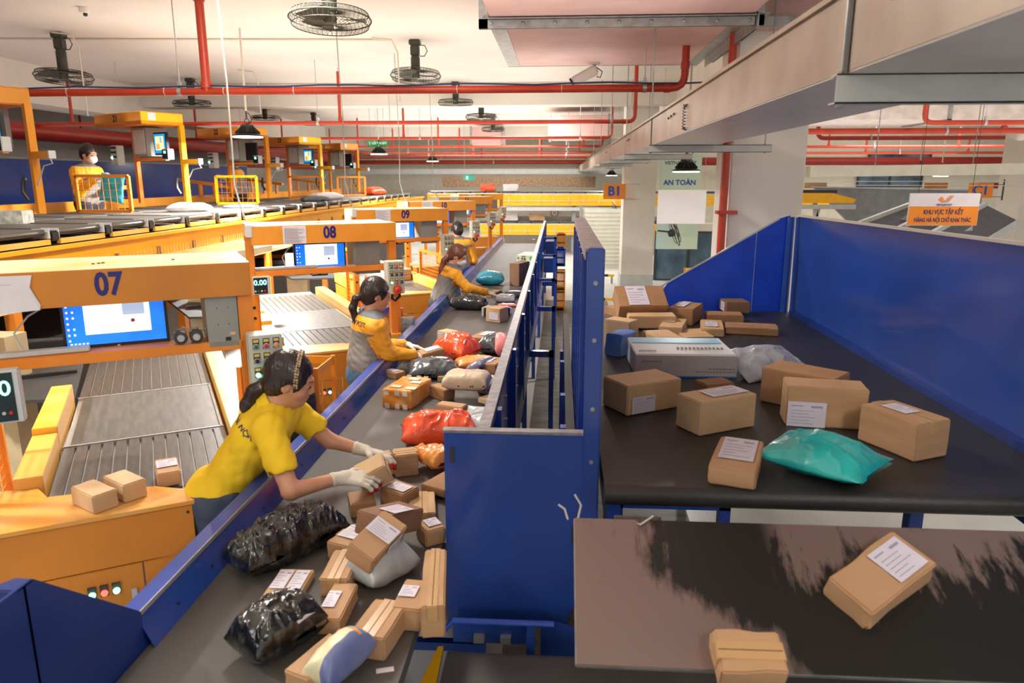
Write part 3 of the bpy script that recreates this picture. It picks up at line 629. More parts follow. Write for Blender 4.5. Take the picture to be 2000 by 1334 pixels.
def bench(n):
    O=st_origin(n); nm=ORD[n]
    t=thing('work_bench','orange plywood-topped work bench, %s along the near row'%WORD[n],'bench',O,TH,group='orange benches at the stations')
    yl=-.175
    xe=.30 if n==7 else .40
    top=[(-.44,yl),(xe,yl),(xe,-.04),(.25,-.02),(.16,.05),(.06,.085),(-.1,.11),(-.25,.13),(-.3,.26),(-.44,.28)]
    MB().prism(top,.932,.95).build('bench_top',M_bench,t,bevel=.002)
    m=MB(); m.b2((-.43,yl+.008,.722),(xe-.01,yl+.02,.93)); m.build('front_panel',M_orgdk,t,bevel=.002)
    m=MB(); m.b2((-.43,yl+.02,.0),(-.415,.26,.93)); m.b2((xe-.025,yl+.02,0),(xe-.01,-.04,.93)); m.build('side_panel',M_orgdk,t)
    for a,b in ((-.43,.082),(.088,xe-.01)):
        d=MB().b2((a,yl+.012,.08),(b,yl+.024,.716)).build('cabinet_door',M_orgdk,t,bevel=.002)
        MB().b2((a+.03 if a>0 else b-.05,yl+.006,.56),(a+.05 if a>0 else b-.03,yl+.012,.61)).build('latch',M_alu,d)
    for i,(mm,x) in enumerate(((M_green_l,-.106),(M_red_l,-.063),(M_green_l,-.02))):
        q=MB().b2((x-.015,yl+.004,.605),(x+.015,yl+.012,.652)).build('lamp_plate',M_dark,t)
        MB().lathe([(.013,0),(.012,.008),(.006,.012)],(x,yl+.004,.62),14,Matrix.Rotation(pi/2,3,'X')).build('pilot_lamp',mm,q,smooth=True)
    m=MB()
    for x,z in ((-.41,.9),(-.41,.87),(xe-.03,.9)): m.lathe([(.006,0),(.006,.003)],(x,yl+.008,z),8,Matrix.Rotation(pi/2,3,'X'))
    for x,y in ((-.41,-.12),(-.41,.06)): m.lathe([(.006,0),(.006,.002)],(x,y,.95),8)
    m.build('screw',M_dark,t)
for n in range(7,13): near_station(n)
# slim cables dropping from the ceiling onto the headers
for n in (8,9,10,11):
    O=st_origin(n); c=O+Vector((-.5*.866,-.5*.5,0)); r_=random.Random(n)
    t=thing('power_cable','thin grey cable hanging from the ceiling to the %s header'%WORD[n],'cable',(c.x,c.y,1.9),group='cables dropping to the headers')
    pts=[(0,0,0),(-.05,.02,.1),(-.1,.03,.3),(-.09,.02,.55),(-.085,.01,1.0),(-.1,0,1.6),(-.11,0,2.08)]
    MB().tube(pts,.007,6).build('cable',mat('cable_grey',(176,172,160),.6,var=0),t,smooth=True)
    MB().box((.0,-.0,-.03),(.05,.05,.09)).build('junction_box',M_greyl,t,bevel=.003)

# ================================================================ loop sorter
ZT=1.85
sorter=thing('loop_sorter','long yellow loop sorter girder running the length of the hall','sorter',(0,0,0))
m=MB(); m.b2((-4.1,2.2,1.36),(-4.04,21.5,1.69)); m.b2((-4.06,2.2,1.69),(-4.0,21.5,1.72)); m.build('girder',M_sort,sorter)
MB().b2((-6.2,2.2,1.66),(-4.1,21.5,1.72)).build('deck',M_dark,sorter)
m=MB(); m.b2((-6.3,2.2,1.3),(-6.2,21.5,1.72)); m.build('far_girder',M_sort,sorter)
k0=MB()
for i in range(26): k0.b2((-4.04,3.5+i*.708,1.5),(-4.02,3.54+i*.708,1.58))
k0.build('bracket_row',mat('brown_bracket',(130,92,56),.6,var=0),sorter)
for i in range(9):
    y=2.6+i*2.4; m=MB(); m.b2((-4.1,y,0),(-4.02,y+.08,1.36)); m.b2((-4.1,y,.9),(-6.2,y+.06,.96)); m.b2((-6.28,y,0),(-6.2,y+.08,1.3)); m.build('leg',M_frame,sorter)
# beige covers and machinery under the near end of the sorter
m=MB(); m.b2((-3.9,4.3,0.0),(-3.55,4.5,1.25)); m.slab([(-4.0,3.7,1.42),(-2.95,4.5,1.58),(-2.95,4.5,1.52),(-4.0,3.7,1.30)],(-.02,.03,0)); m.build('beige_cover',mat('beige_steel',(196,176,140),.5,var=.05),sorter)
for n in (8,9,10):
    y=2.783*(n-7); m=MB(); m.slab([(-4.0,3.7+y,1.42),(-2.95,4.5+y,1.58),(-2.95,4.5+y,1.52),(-4.0,3.7+y,1.30)],(-.02,.03,0)); m.b2((-3.9,4.5+y,0),(-3.6,4.6+y,1.2)); m.build('beige_cover',MATS['beige_steel'],sorter)
m=MB(); m.b2((-6.1,2.2,.1),(-4.4,21,.9)); m.build('under_machinery',M_dark,sorter)
# safety netting over the girder side
tag(MB().b2((-3.96,6.5,1.25),(-3.2,6.52,1.26)).build('netting_rod',M_alu,sorter),None)
w=MB()
for i in range(60): w.bar((-3.98,6.0+i*.06,1.5),(-3.55,6.0+i*.06,1.36),.004,.004); w.bar((-3.98,6.0+i*.06,1.5),(-3.98,6.0+i*.06,1.58),.004,.004)
for i in range(8): w.bar((-3.98+i*.06,6.0,1.5-i*.019),(-3.98+i*.06,9.6,1.5-i*.019),.004,.004)
tag(w.build('net_mesh',mat('net_beige',(200,180,130),.6,var=0),sorter),kind='stuff')
# trays
def tray_proto(w_,L):
    t=thing('sorter_tray','tray','tray'); 
    m=MB(); m.box((0,0,0),(w_,L-.1,.05)); m.build('tray_belt',mat('tray_belt',(88,84,78),.55,var=.04),t,bevel=.022,seg=3,smooth=True)
    m=MB(); m.b2((w_/2-.12,L/2-.05,-.07),(w_/2+.02,L/2+.05,.012)); m.build('link_cover',M_black,t,bevel=.012,smooth=True)
    for s in (-1,1): MB().b2((w_/2-.14,L/2+s*.055-.006,-.05),(w_/2+.012,L/2+s*.055+.006,.03)).build('link_edge',M_greyl,t,bevel=.004)
    MB().b2((w_/2-.02,-L/2+.06,-.095),(w_/2+.015,L/2-.06,-.055)).build('tray_side',M_frame2,t)
    return t
tp=tray_proto(.96,.708); KD={}
for c in bpy.data.objects:
    if c.parent: KD.setdefault(c.parent.name,[]).append(c)
wd_=['nearest','second','third','fourth','fifth','sixth','seventh','eighth','ninth','tenth','eleventh','twelfth','thirteenth','fourteenth','fifteenth','sixteenth','seventeenth','eighteenth','nineteenth','twentieth','twenty-first','twenty-second','twenty-third','twenty-fourth','twenty-fifth','twenty-sixth']
for i in range(24):
    o=tp if i==0 else copy_tree(tp,None,KD); y=5.62-3*.708+.354-.708+i*.708+.354-.354
    o.location=(-4.56,y,ZT-.025); o['label']='dark grey sorter tray on the near row, %s from the camera'%wd_[i]; o['group']='trays on the near row of the sorter'
for i in range(22):
    o=copy_tree(tp,None,KD); o.location=(-5.66,4.4+i*.708,ZT-.035); o['label']='dark grey sorter tray on the far row, %s from the camera'%wd_[i]; o['group']='trays on the far row of the sorter'
# far cross run (upper and lower level)
for lv,(zt,nm_,x0_,x1_) in enumerate(((1.87,'upper',-4.0,8.0),(.98,'lower',-2.6,4.0))):
    s=thing('cross_run','yellow %s level conveyor crossing the far end of the hall'%nm_,'conveyor',(0,22,0))
    m=MB(); m.b2((x0_,-.02,zt-.42 if lv==0 else zt-.4),(x1_,.04,zt-.1)); m.build('girder',mat('far_yellow',(255,186,20),.45,var=.04),s)
    m=MB(); m.b2((x0_,0,zt-.1),(x1_,.9,zt-.06)); m.b2((x0_,.6,zt-.02),(x1_,.64,zt+.12 if lv else zt)); m.build('deck',M_greyl,s)
    m=MB(); m.bar((x0_,-.08,zt-.28),(x1_,-.08,zt-.28),.012,.012)
    for i in range(int((x1_-x0_)/.45)): m.b2((x0_+.2+i*.45,-.09,zt-.38),(x0_+.215+i*.45,-.075,zt-.16))
    m.build('handrail',M_greyl,s)
    if lv==0: MB().b2((-1.6,-.05,1.3),(1.9,.3,1.4)).build('white_beam',M_greyl,s)
    for i,x in enumerate((.35,3.2,6.2) if lv==0 else (-1.8,2.9)):
        MB().b2((x,.1,0),(x+.12,.22,zt-.4)).build('leg',M_grey,s)
    tq=thing('sorter_tray','grey tray on the %s cross run at the far end'%nm_,'tray',(0,0,0),group='far cross run trays')
    MB().box((0,0,0),(.40,.7,.04)).build('tray_belt',MATS['tray_belt'],tq,bevel=.01)
    MB().box((.2,-.34,-.02),(.06,.05,.07)).build('link_cover',M_black,tq,bevel=.008)
    KD2={tq.name:list(kids(tq))}
    nn=int((min(x1_,5.4)-x0_)/.43)
    for i in range(nn):
        o=tq if i==0 else copy_tree(tq,None,KD2); o.location=(x0_+.25+i*.43,22.38,zt-.03)
        o['label']='small grey tray on the %s cross run, %s from its left end'%(nm_,wd_[i] if i else 'first'); o['group']='trays on the %s cross run'%nm_

# ================================================================ far stations 21..24 on the raised platform
plat=thing('raised_platform','orange edged platform deck carrying the far stations behind the sorter','platform',(0,0,0))
m=MB(); m.b2((-8.6,2,1.0),(-6.35,21,1.06)); m.build('deck',M_orgdk,plat)
m=MB(); m.b2((-6.42,2,1.75),(-6.32,21,1.95)); m.b2((-6.9,2,1.86),(-6.42,21,1.9)); m.build('edge_beam',M_org,plat)
m=MB(); m.b2((-6.7,10.2,1.905),(-6.33,18,1.915)); m.build('edge_top',M_frame2,plat)
FW_={20:'nearest and cut off',21:'first fully visible',22:'second',23:'third',24:'fourth'}
def far_station(n,label):
    A=Vector((-5.2,9.0+2.783*(n-21),0)); rz=R(60)
    t=thing('sorting_station',label,'station',A,rz)
    MB().b2((0,.0,2.915),(.012,1.09,3.055)).build('header_face',M_orgdk,t)
    m=MB(); m.b2((.012,0,2.915),(.57,.012,3.055)); m.b2((0,0,3.05),(.57,1.09,3.06)); m.build('header_end',M_yel if n in (21,23) else M_org,t)
    MB().b2((.012,.012,2.905),(.57,1.08,2.915)).build('header_underside',M_frame,t)
    text(str(n),.115,mat('black_number',(40,30,30),.5,var=0),t,frame((-.002,.58,2.99),(0,-1,0),(0,0,1)),name='number',bold=.003).parent=t
    MB().b2((.1,-.001,2.96),(.2,-.003,3.05)).build('paper_tag',M_paper,t)
    MB().b2((.50,-.03,1.92),(.565,.03,2.92)).build('post',M_yel if n in (21,23) else M_org,t)
    MB().b2((.3,.72,1.92),(.35,.78,2.92)).build('post',M_frame,t)
    MB().b2((.5,-.35,2.43),(.55,.0,2.49)).build('cross_arm',M_yel if n in (21,23) else M_org,t)
    MB().b2((.5,-.37,2.425),(.56,-.34,2.495)).build('arm_cap',M_greyl,t)
    MB().b2((.28,-.0,2.47),(.33,.75,2.51)).build('shelf_bar',M_frame,t)
    MB().tube([(.52,-.34,2.43),(.5,-.42,2.38),(.52,-.2,2.36),(.52,-.05,2.2),(.53,.05,2.1)],.006,6).build('cable',M_greyl,t,smooth=True)
    c=thing('computer_cabinet','pale computer cabinet of the %s raised station'%FW_[n],'cabinet',A,rz,group='cabinets at the far stations')
    MB().b2((.22,.3,2.53),(.5,.62,2.89)).build('body',M_cab,c,bevel=.004)
    MB().b2((.215,.33,2.56),(.22,.59,2.86)).build('door',M_greyl,c)
    d=thing('monitor','small touch monitor of the %s raised station'%FW_[n],'monitor',A,rz,group='monitors at the far stations')
    MB().b2((.26,-.08,2.54),(.3,.2,2.82)).build('bezel',M_black,d,bevel=.005)
    if n!=24 and n!=22:
        MB().b2((.256,-.06,2.56),(.26,.18,2.8)).build('screen',mat('screen_cyan',(20,130,190),.3,var=0,emit=1.2),d)
        MB().b2((.253,-.03,2.6),(.256,.15,2.77)).build('open_window',mat('screen_cream',(230,225,160),.3,var=0,emit=1),d)
        MB().b2((.251,.0,2.69),(.253,.05,2.76)).build('window_panel',M_scrgrey,d)
        MB().b2((.251,.06,2.61),(.253,.13,2.68)).build('window_panel',mat('screen_orange',(250,150,90),.3,var=0,emit=1),d)
    w_=thing('weight_display','small scale display of the %s raised station'%FW_[n],'scale display',A,rz,group='scale displays at the far stations')
    MB().b2((.2,-.2,2.48),(.28,-.06,2.61)).build('housing',M_greyl,w_,bevel=.005)
    MB().b2((.196,-.19,2.49),(.2,-.07,2.6)).build('face',M_black,w_)
    MB().b2((.193,-.15,2.555),(.196,-.11,2.585)).build('digits',M_digit,w_)
    b_=thing('control_box','green-lamped control box of the %s raised station'%FW_[n],'control box',A,rz,group='control boxes at the far stations')
    MB().b2((.2,1.0,2.42),(.3,1.16,2.68)).build('housing',M_greyl,b_,bevel=.004)
    for i in range(3):
        for j in range(3):
            if (i,j)==(0,2): continue
            MB().lathe([(.016,0),(.014,.012)],(.2,1.12-.045*i,2.65-.06*j),8,Matrix.Rotation(-pi/2,3,'Y')).build('button',M_dark,b_)
    MB().lathe([(.02,0),(.016,.012)],(.2,1.13,2.52),10,Matrix.Rotation(-pi/2,3,'Y')).build('pilot_lamp',M_green_l,b_,smooth=True)
    # mesh panel and rails
    
    m=MB(); 
    for y in (.9,1.3,1.7): m.bar((.1,y,1.93),(.1,y,2.13+.06*y-.05),.05,.04)
    m.bar((.1,.7,2.13),(.1,1.9,2.22),.05,.05); m.build('guard_rail',M_frame,t)
    MB().tube([(.45,.05,2.25),(.42,.03,2.2),(.4,.0,2.12),(.43,-.02,2.05)],.02,8).build('hose',M_black,t,smooth=True)
for n,l in ((20,'orange post and arm of the nearest far station at the left edge'),(21,'raised orange gantry numbered 21, with the bright yellow header end'),(22,'raised orange gantry numbered 22, behind the hanging lamp'),(23,'raised orange gantry numbered 23, third from the camera'),(24,'farthest raised orange station gantry numbered 24')): far_station(n,l)
for k,lb in enumerate(('orange mesh guard frame in front of the woman on the platform','bright yellow mesh guard frame right of the hanging lamp','third mesh guard frame along the raised platform','fourth mesh guard frame along the raised platform')):
    t=thing('mesh_guard',lb,'guard frame',(0,0,0)); x_=(-5.66,-5.30,-5.2,-5.1)[k]; y_=8.3+2.783*k
    mesh_guard(t,y_,x_,x_+.64,1.87,2.275,axis='x',step=.075,name='guard_frame',mt=M_yel if k==1 else M_frame)
t=thing('blue_chute_wall','long blue chute wall with a grey hood behind the far stations','guard wall',(-8.7,0,0))
MB().b2((0,1,1.4),(.04,20,2.55)).build('blue_sheet',M_blue,t)
m=MB(); m.slab([(-.02,1,2.56),(-.5,1,2.95),(-.5,20,2.95),(-.02,20,2.56)],(0,0,.02)); m.b2((-.04,1,2.55),(.05,20,2.58)); m.build('grey_hood',M_grey,t)
for i in range(3):
    t=thing('plastic_bin','blue plastic bin standing %s behind the far rail'%['leftmost','second','rightmost'][i],'bin',(-8.0+i*.1,7.6+i*2.4,1.45),group='blue bins on the far platform')
    MB().box((0,0,.2),(.5,.9,.4)).build('body',mat('bin_blue',(24,70,190),.4,var=0),t,bevel=.02); MB().box((0,0,.41),(.54,.94,.03)).build('rim',MATS['bin_blue'],t,bevel=.008)
# ================================================================ parcels
CB=[mat('cardboard_a',(190,150,112),.75,rgb2=(176,136,98),scale=4,stretch=(1,1,6),bump=.05,bscale=60),
    mat('cardboard_b',(172,130,92),.75,rgb2=(156,114,78),scale=4,bump=.05,bscale=60),
    mat('cardboard_c',(206,172,132),.75,rgb2=(192,156,116),scale=4,bump=.05,bscale=60),
    mat('cardboard_d',(146,108,80),.75,rgb2=(130,94,68),scale=4,bump=.05,bscale=60)]
M_tape=mat('packing_tape',(196,156,108),.22,var=.03,spec=.6)
M_slip=mat('shipping_slip',(214,208,222),.5,var=.02)
M_slipink=mat('slip_print',(158,154,168),.6,var=0)

M_seam=mat('flap_seam',(96,66,42),.8,var=0)
def slip(parent,o,xd,yd,w,h,seed=0,printed=True,m=None):
    """shipping slip: a thin sheet with a block of fine print"""
    M=frame(o,xd,yd); q=MB().b2((0,0,0),(w,h,.0012)).build('shipping_label',m or M_slip)
    q.parent=parent; q.matrix_local=M
    if printed and min(w,h)>.03:
        r=random.Random(seed); mb=MB()
        for i in range(5):
            y=h*(.12+.13*i); mb.b2((w*.1,y,.0012),(w*r.uniform(.45,.9),y+h*.02,.0018))
        mb.b2((w*.6,h*.78,.0012),(w*.9,h*.86,.0018)); mb.b2((w*.08,h*.82,.0012),(w*.4,h*.86,.0018))
        k=tag(mb.build('print',M_slipink),kind='stuff'); k.parent=q
    return q
def carton_at(M,L,Wd,H,label,c=0,slips=(),tape='x',group=None,seed=0,name='cardboard_box',rough=.0014,cat='box',mats=None):
    """M: world matrix of the box, origin at the centre of its base"""
    t=bpy.data.objects.new(name,None); COL.objects.link(t); t.matrix_world=M; tag(t,label,cat,group); t.empty_display_size=.05
    r=random.Random(seed*7+3); L,Wd,H=abs(L),abs(Wd),abs(H)
    j=lambda s: r.uniform(-s,s)
    vs=[]; nx,ny,nz=3,3,2
    bm=bmesh.new(); bmesh.ops.create_cube(bm,size=1)
    bmesh.ops.subdivide_edges(bm,edges=bm.edges[:],cuts=2,use_grid_fill=True)
    for v in bm.verts:
        x,y,z=v.co; bul=1+.014*(1-4*x*x)*(1-4*y*y) if abs(z)>.49 else 1
        v.co=Vector((x*L*(1+j(.006)),y*Wd*(1+j(.006)),(z+.5)*H))
        if abs(z)>.49 and z>0: v.co.z+= .010*H*(1-4*x*x)*(1-4*y*y)*r.uniform(-1.5,1.5)
        v.co+=Vector((j(rough),j(rough),j(rough*.5) if z>0 else 0))
    ed=[e for e in bm.edges if len(e.link_faces)==2 and e.calc_face_angle(0)>.9]
    bmesh.ops.bevel(bm,geom=ed,offset=min(.005,H*.08),segments=2,affect='EDGES',clamp_overlap=True)
    me=bpy.data.meshes.new('carton'); bm.to_mesh(me); bm.free(); me.materials.append(mats or CB[c])
    me.polygons.foreach_set('use_smooth',[True]*len(me.polygons))
    try: me.set_sharp_from_angle(angle=R(25))
    except Exception: pass
    o=bpy.data.objects.new('carton',me); COL.objects.link(o); o.parent=t
    zt=H+.0018
    if tape:
        ax=L>=Wd if tape=='x' else L<Wd
        a,b=(L,Wd) if ax else (Wd,L); tw=min(.048,b*.42)
        def bb(x0,y0,z0,x1,y1,z1): return ((x0,y0,z0),(x1,y1,z1)) if ax else ((y0,x0,z0),(y1,x1,z1))
        m=MB(); m.b2(*bb(-a/2-.001,-tw/2,H-.002,a/2+.001,tw/2,zt))
        m.b2(*bb(-a/2-.0035,-tw/2,H-min(.05,H*.6),-a/2+.002,tw/2,H-.001)); m.b2(*bb(a/2-.002,-tw/2,H-min(.05,H*.6),a/2+.0035,tw/2,H-.001)); m.build('tape',M_tape,t)
        m=MB(); m.b2(*bb(-a/2+.003,-.0012,H-.001,a/2-.003,.0012,zt+.0006)); m.build('flap_seam',M_seam,t)
    for k,(face,u0,v0,u1,v1) in enumerate(slips):
        if face=='top': slip(t,(-L/2+u0*L,-Wd/2+v0*Wd,zt+.0022),(1,0,0),(0,1,0),(u1-u0)*L,(v1-v0)*Wd,seed+k)
        elif face=='y0': slip(t,(-L/2+u0*L,-Wd/2-.005,v0*H),(1,0,0),(0,0,1),(u1-u0)*L,(v1-v0)*H,seed+k)
        elif face=='x0': slip(t,(-L/2-.005,Wd/2-u0*Wd,v0*H),(0,-1,0),(0,0,1),(u1-u0)*Wd,(v1-v0)*H,seed+k)
        elif face=='x1': slip(t,(L/2+.005,-Wd/2+u0*Wd,v0*H),(0,1,0),(0,0,1),(u1-u0)*Wd,(v1-v0)*H,seed+k)
    return t
SEED=[0]
def carton(At,Ab,Bt,Ct,zb,label,c=0,slips=(),tape='x',group=None,**k):
    """a carton standing on height zb whose upright edge Ab-At and two top corners are seen"""
    SEED[0]+=1
    a=P(*Ab,z=zb); zt=P(*At,y=a.y).z; H=max(.02,zt-zb); zt=zb+H
    A=P(*At,z=zt); B=P(*Bt,z=zt); C=P(*Ct,z=zt)
    e1=(B-A); e2=(C-A); e1.z=e2.z=0
    d1=e1.normalized(); n=Vector((-d1.y,d1.x,0)); w=e2.dot(n)
    d2=n if w>0 else -n; 
    if w<0: # keep the frame right handed: x from B to A
        o=A; ctr=A+e1/2+n*w/2; xd=-d1; 
    else: ctr=A+e1/2+n*w/2; xd=d1
    M=frame((ctr.x,ctr.y,zb),xd,Vector((-xd.y,xd.x,0)))
    return carton_at(M,e1.length,abs(w),H-.002,label,c,slips,tape,group,seed=SEED[0],**k)
def softbag(name,label,cat,loc,L,Wd,H,rz,m,seed=0,wr=.010,tx=0,ty=0,p=3.0,q=.5,freq=9,n=46,flat=.0,group=None,corner=1.0,slips=(),up=0,crease=.6):
    """closed soft form: pillow of size L x Wd x H with pinched rim and ridged wrinkles; base on loc.z"""
    t=bpy.data.objects.new(name,None); COL.objects.link(t); tag(t,label,cat,group); t.empty_display_size=.05
    t.matrix_world=Matrix.Translation(loc)@Matrix.Rotation(rz,4,'Z')@Matrix.Rotation(ty,4,'Y')@Matrix.Rotation(tx,4,'X')
    ny=max(12,int(n*Wd/L)) if Wd<L else n; nx=n
    off=Vector((seed*3.7,seed*1.3,seed*.7)); V=[];F_=[]
    def hp(u,v): 
        return max(0,(1-abs(u)**p))**q*max(0,(1-abs(v)**p))**q
    for side in (1,-1):
        for j in range(ny+1):
            for i in range(nx+1):
                u=-1+2*i/nx; v=-1+2*j/ny
                uu=u*(1-.06*(1-corner)*0-.05*corner*(1-v*v)*abs(u)**2) ; vv=v*(1-.05*corner*(1-u*u)*abs(v)**2)
                h=hp(u,v); x,y=uu*L/2,vv*Wd/2
                hh=H*(.62 if side>0 else .38)*h
                pt=Vector((x*freq,y*freq,side*.7+up))+off
                r1=1-abs(mnoise.noise(pt)); r2=1-abs(mnoise.noise(pt*2.3+Vector((5,5,5)))); nn=mnoise.noise(pt*.7)
                w_=wr*(r1**4*1.0+crease*r2**6+.8*nn)*(.3+.7*min(1,h*2))
                z=H*.38+side*hh+w_*(1 if side>0 else -.4)+flat*nn
                edge=1-min(1,h*3); z+=edge*.012*mnoise.noise(pt*.6+Vector((9,1,2)))
                x+=wr*.8*mnoise.noise(pt+Vector((3,0,0))); y+=wr*.8*mnoise.noise(pt+Vector((0,7,0)))
                V.append((x,y,max(z,0.0)))
    K=(nx+1)*(ny+1); idx=lambda s,i,j:s*K+j*(nx+1)+i
    for j in range(ny):
        for i in range(nx):
            F_.append((idx(0,i,j),idx(0,i+1,j),idx(0,i+1,j+1),idx(0,i,j+1))); F_.append((idx(1,i,j),idx(1,i,j+1),idx(1,i+1,j+1),idx(1,i+1,j)))
    me=bpy.data.meshes.new('bag'); me.from_pydata(V,[],F_)
    bm=bmesh.new(); bm.from_mesh(me)
    # stitch the rim
    rim=[v for v in bm.verts if v.is_boundary]; bmesh.ops.remove_doubles(bm,verts=rim,dist=.012 if H>.03 else .02); bm.to_mesh(me); bm.free()
    for mm in (m if isinstance(m,(list,tuple)) else [m]): me.materials.append(mm)
    me.polygons.foreach_set('use_smooth',[True]*len(me.polygons))
    o=bpy.data.objects.new('bag',me); COL.objects.link(o); o.parent=t
    for k,(x,y,z,w,h,a,tl) in enumerate(slips):
        M=Matrix.Translation((x,y,z))@Matrix.Rotation(a,4,'Z')@Matrix.Rotation(tl,4,'X')
        nn_=6; vs=[];fs=[]
        for jj in range(nn_+1):
            for ii in range(nn_+1):
                a_=ii/nn_-.5; b_=jj/nn_-.5; vs.append(tuple(M@Vector((a_*w,b_*h,-.6*(a_*a_*w+b_*b_*h)*.35))))
        for jj in range(nn_):
            for ii in range(nn_): k0=jj*(nn_+1)+ii; fs.append((k0,k0+1,k0+nn_+2,k0+nn_+1))
        q_=rawobj('shipping_label',vs,fs,M_slip,t); sm=q_.modifiers.new('s','SOLIDIFY'); sm.thickness=.0015
    return t
def plastic(name,rgb,rough=.22,rgb2=None,coat=.4,sc=6): return mat(name,rgb,rough,rgb2=rgb2,var=.05,scale=sc,bump=.35,bscale=28,coat=coat)
B_black=plastic('black_film',(24,24,26),.18,(44,44,46),.6,14)
B_wrap=mat('stretch_film_over_black',(18,18,19),.2,rgb2=(84,82,80),scale=26,mix=(.5,.8),bump=.5,bscale=40,coat=.7); 
B_dgrey=plastic('dark_grey_film',(70,76,80),.3); B_grey=plastic('silver_grey_film',(150,154,162),.3,(176,180,188))
B_red=plastic('orange_red_film',(236,78,36),.25,(250,100,50)); B_orange=plastic('orange_film',(238,146,66),.3,(246,166,90))
B_pink=plastic('pink_film',(240,140,136),.35); B_teal=plastic('teal_film',(20,150,150),.28,(40,176,172)); B_tealb=plastic('blue_teal_film',(20,120,150),.3,(40,150,170))
B_green=plastic('green_film',(20,150,120),.3); B_blue=plastic('blue_film',(70,120,215),.3,(120,160,230)); B_kraft=mat('beige_wrap',(206,186,160),.45,rgb2=(190,168,140),scale=8,bump=.3,bscale=40)
B_purple=plastic('grey_purple_film',(104,104,128),.3); B_gtape=mat('orange_tape_wrap',(222,140,46),.22,rgb2=(236,186,120),scale=9,bump=.3,bscale=26,coat=.5,mix=(.45,.72))
B_frost=plastic('frosted_film',(168,172,176),.35,(190,194,198)); B_cyan=plastic('cyan_film',(30,170,200),.3)
G='brown cartons piled on the near end of the sorting belt'
Z=ZB+.001
n0='cardboard_box'
# --- near cluster on the main belt
carton((763,1185),(763,1231),(822,1190),(765,1126),Z,'brown carton with a square white slip, beside the tall carton against the blue plate',0,[('top',.05,.35,.62,.72)],None,G)
carton((820,1184),(826,1248),(868,1182),(827,1072),Z,'tall crumpled brown carton pressed against the blue plate, lower right of the pile',0,(),'x',G)
carton((750,1247),(750,1294),(680,1236),(761,1171),Z,'brown carton with crossed tape lying behind the bright printed bag',0,(),'x',G)
carton((613,1207),(613,1240),(664,1209),(651,1136),Z,'brown carton with a torn white slip next to the round black parcel',0,[('top',.05,.28,.55,.72)],None,G)
carton((622,1129),(624,1166),(680,1130),(656,1072),Z,'dented brown carton with an open flap seam left of the crumpled grey bag',0,(),'x',G)
carton((553,1307),(554,1350),(602,1326),(630,1228),Z,'large creased brown carton at the bottom edge under the bright printed bag',0,(),None,G)
carton((508,1168),(508,1186),(578,1170),(529,1109),Z,'flat brown carton with two white slips between the two black wrapped parcels',2,[('top',.06,.3,.48,.92),('top',.55,.3,.95,.92)],None,G)
carton((637,1056),(638,1090),(683,1068),(674,1016),Z,'brown carton with a taped slip beside the long black parcel',0,[('top',.1,.3,.92,.86)],'y',G)
carton((685,985),(687,1014),(735,978),(679,960),Z,'brown carton with open top just below the right gloved hand',1,(),None,G)
carton((787,966),(791,1004),(820,949),(732,955),Z,'brown carton with a wide white slip over its edge, behind the tilted cartons',1,[('top',.15,.1,.75,.8)],None,G)
carton((772,890),(774,934),(817,885),(766,875),Z,'upright brown carton with a taped top beside the gloved hands',0,(),'x',G)
carton((752,908),(756,930),(773,905),(742,897),Z,'small brown carton squeezed behind the one in the gloved hand',2,(),None,G)
carton((744,889),(745,898),(766,886),(741,880),Z,'small flat carton under the left gloved hand',0,(),None,G)
carton((798,1003),(801,1022),(851,1000),(817,960),Z,'brown carton with a lengthwise tape strip beside the edge of the blue plate',2,(),'x',G)
carton((831,1038),(832,1071),(870,1028),(803,1019),Z,'brown carton with a folded white slip partly hidden by the blue plate',0,[('top',.3,.25,.95,.85)],None,G)
carton((822,944),(825,960),(868,957),(840,908),Z+.02,'plain brown carton leaning at the upper left corner of the blue plate',1,(),None,G)
c=P(728,922,z=1.03); M=Matrix.Translation(c)@Matrix.Rotation(R(18),4,'Z')@Matrix.Rotation(R(-24),4,'Y')@Matrix.Rotation(R(12),4,'X')
carton_at(M@Matrix.Translation((0,0,-.05)),.13,.11,.09,'small brown carton held in the right gloved hand',2,(),None,None,seed=91)
# the two tilted cartons on top of the heap
c=P(762,1012,z=ZB+.13); M=Matrix.Translation(c)@Matrix.Rotation(R(-28),4,'Z')@Matrix.Rotation(R(-14),4,'X')
carton_at(M@Matrix.Translation((0,0,-.05)),.125,.24,.085,'tilted brown carton with a white slip under the topmost carton of the heap',3,[('top',.35,.3,.98,.75)],None,None,seed=92)
c=P(737,1054,z=ZB+.16); M=Matrix.Translation(c)@Matrix.Rotation(R(-18),4,'Z')@Matrix.Rotation(R(26),4,'Y')@Matrix.Rotation(R(12),4,'X')
carton_at(M@Matrix.Translation((0,0,-.05)),  .105,.20,.08,'topmost tilted carton of the heap with a white slip over its edge',0,[('top',.03,.42,.98,.78),('x1',.4,.2,.8,.95)],None,None,seed=93)
b=P(750,1128,z=Z); softbag('poly_bag','crumpled silver grey bag under the topmost tilted carton','bag',b,.23,.16,.12,R(55),B_frost,3,.012,p=2.4)
b=P(566,1085,z=Z); softbag('wrapped_parcel','long black parcel in stretch film lying beside the blue rail','parcel',b,.44,.17,.16,R(56),B_wrap,5,.013,p=2.4,q=.5,freq=15,n=110,crease=1.8,corner=0)
b=P(545,1262,z=Z); softbag('wrapped_parcel','round black wrapped parcel with a lilac slip in the foreground','parcel',b,.25,.165,.15,R(56),B_wrap,8,.009,p=2.5,freq=13,n=90,crease=1.5,corner=0,slips=[(.045,-.035,.135,.07,.11,R(8),R(28))])
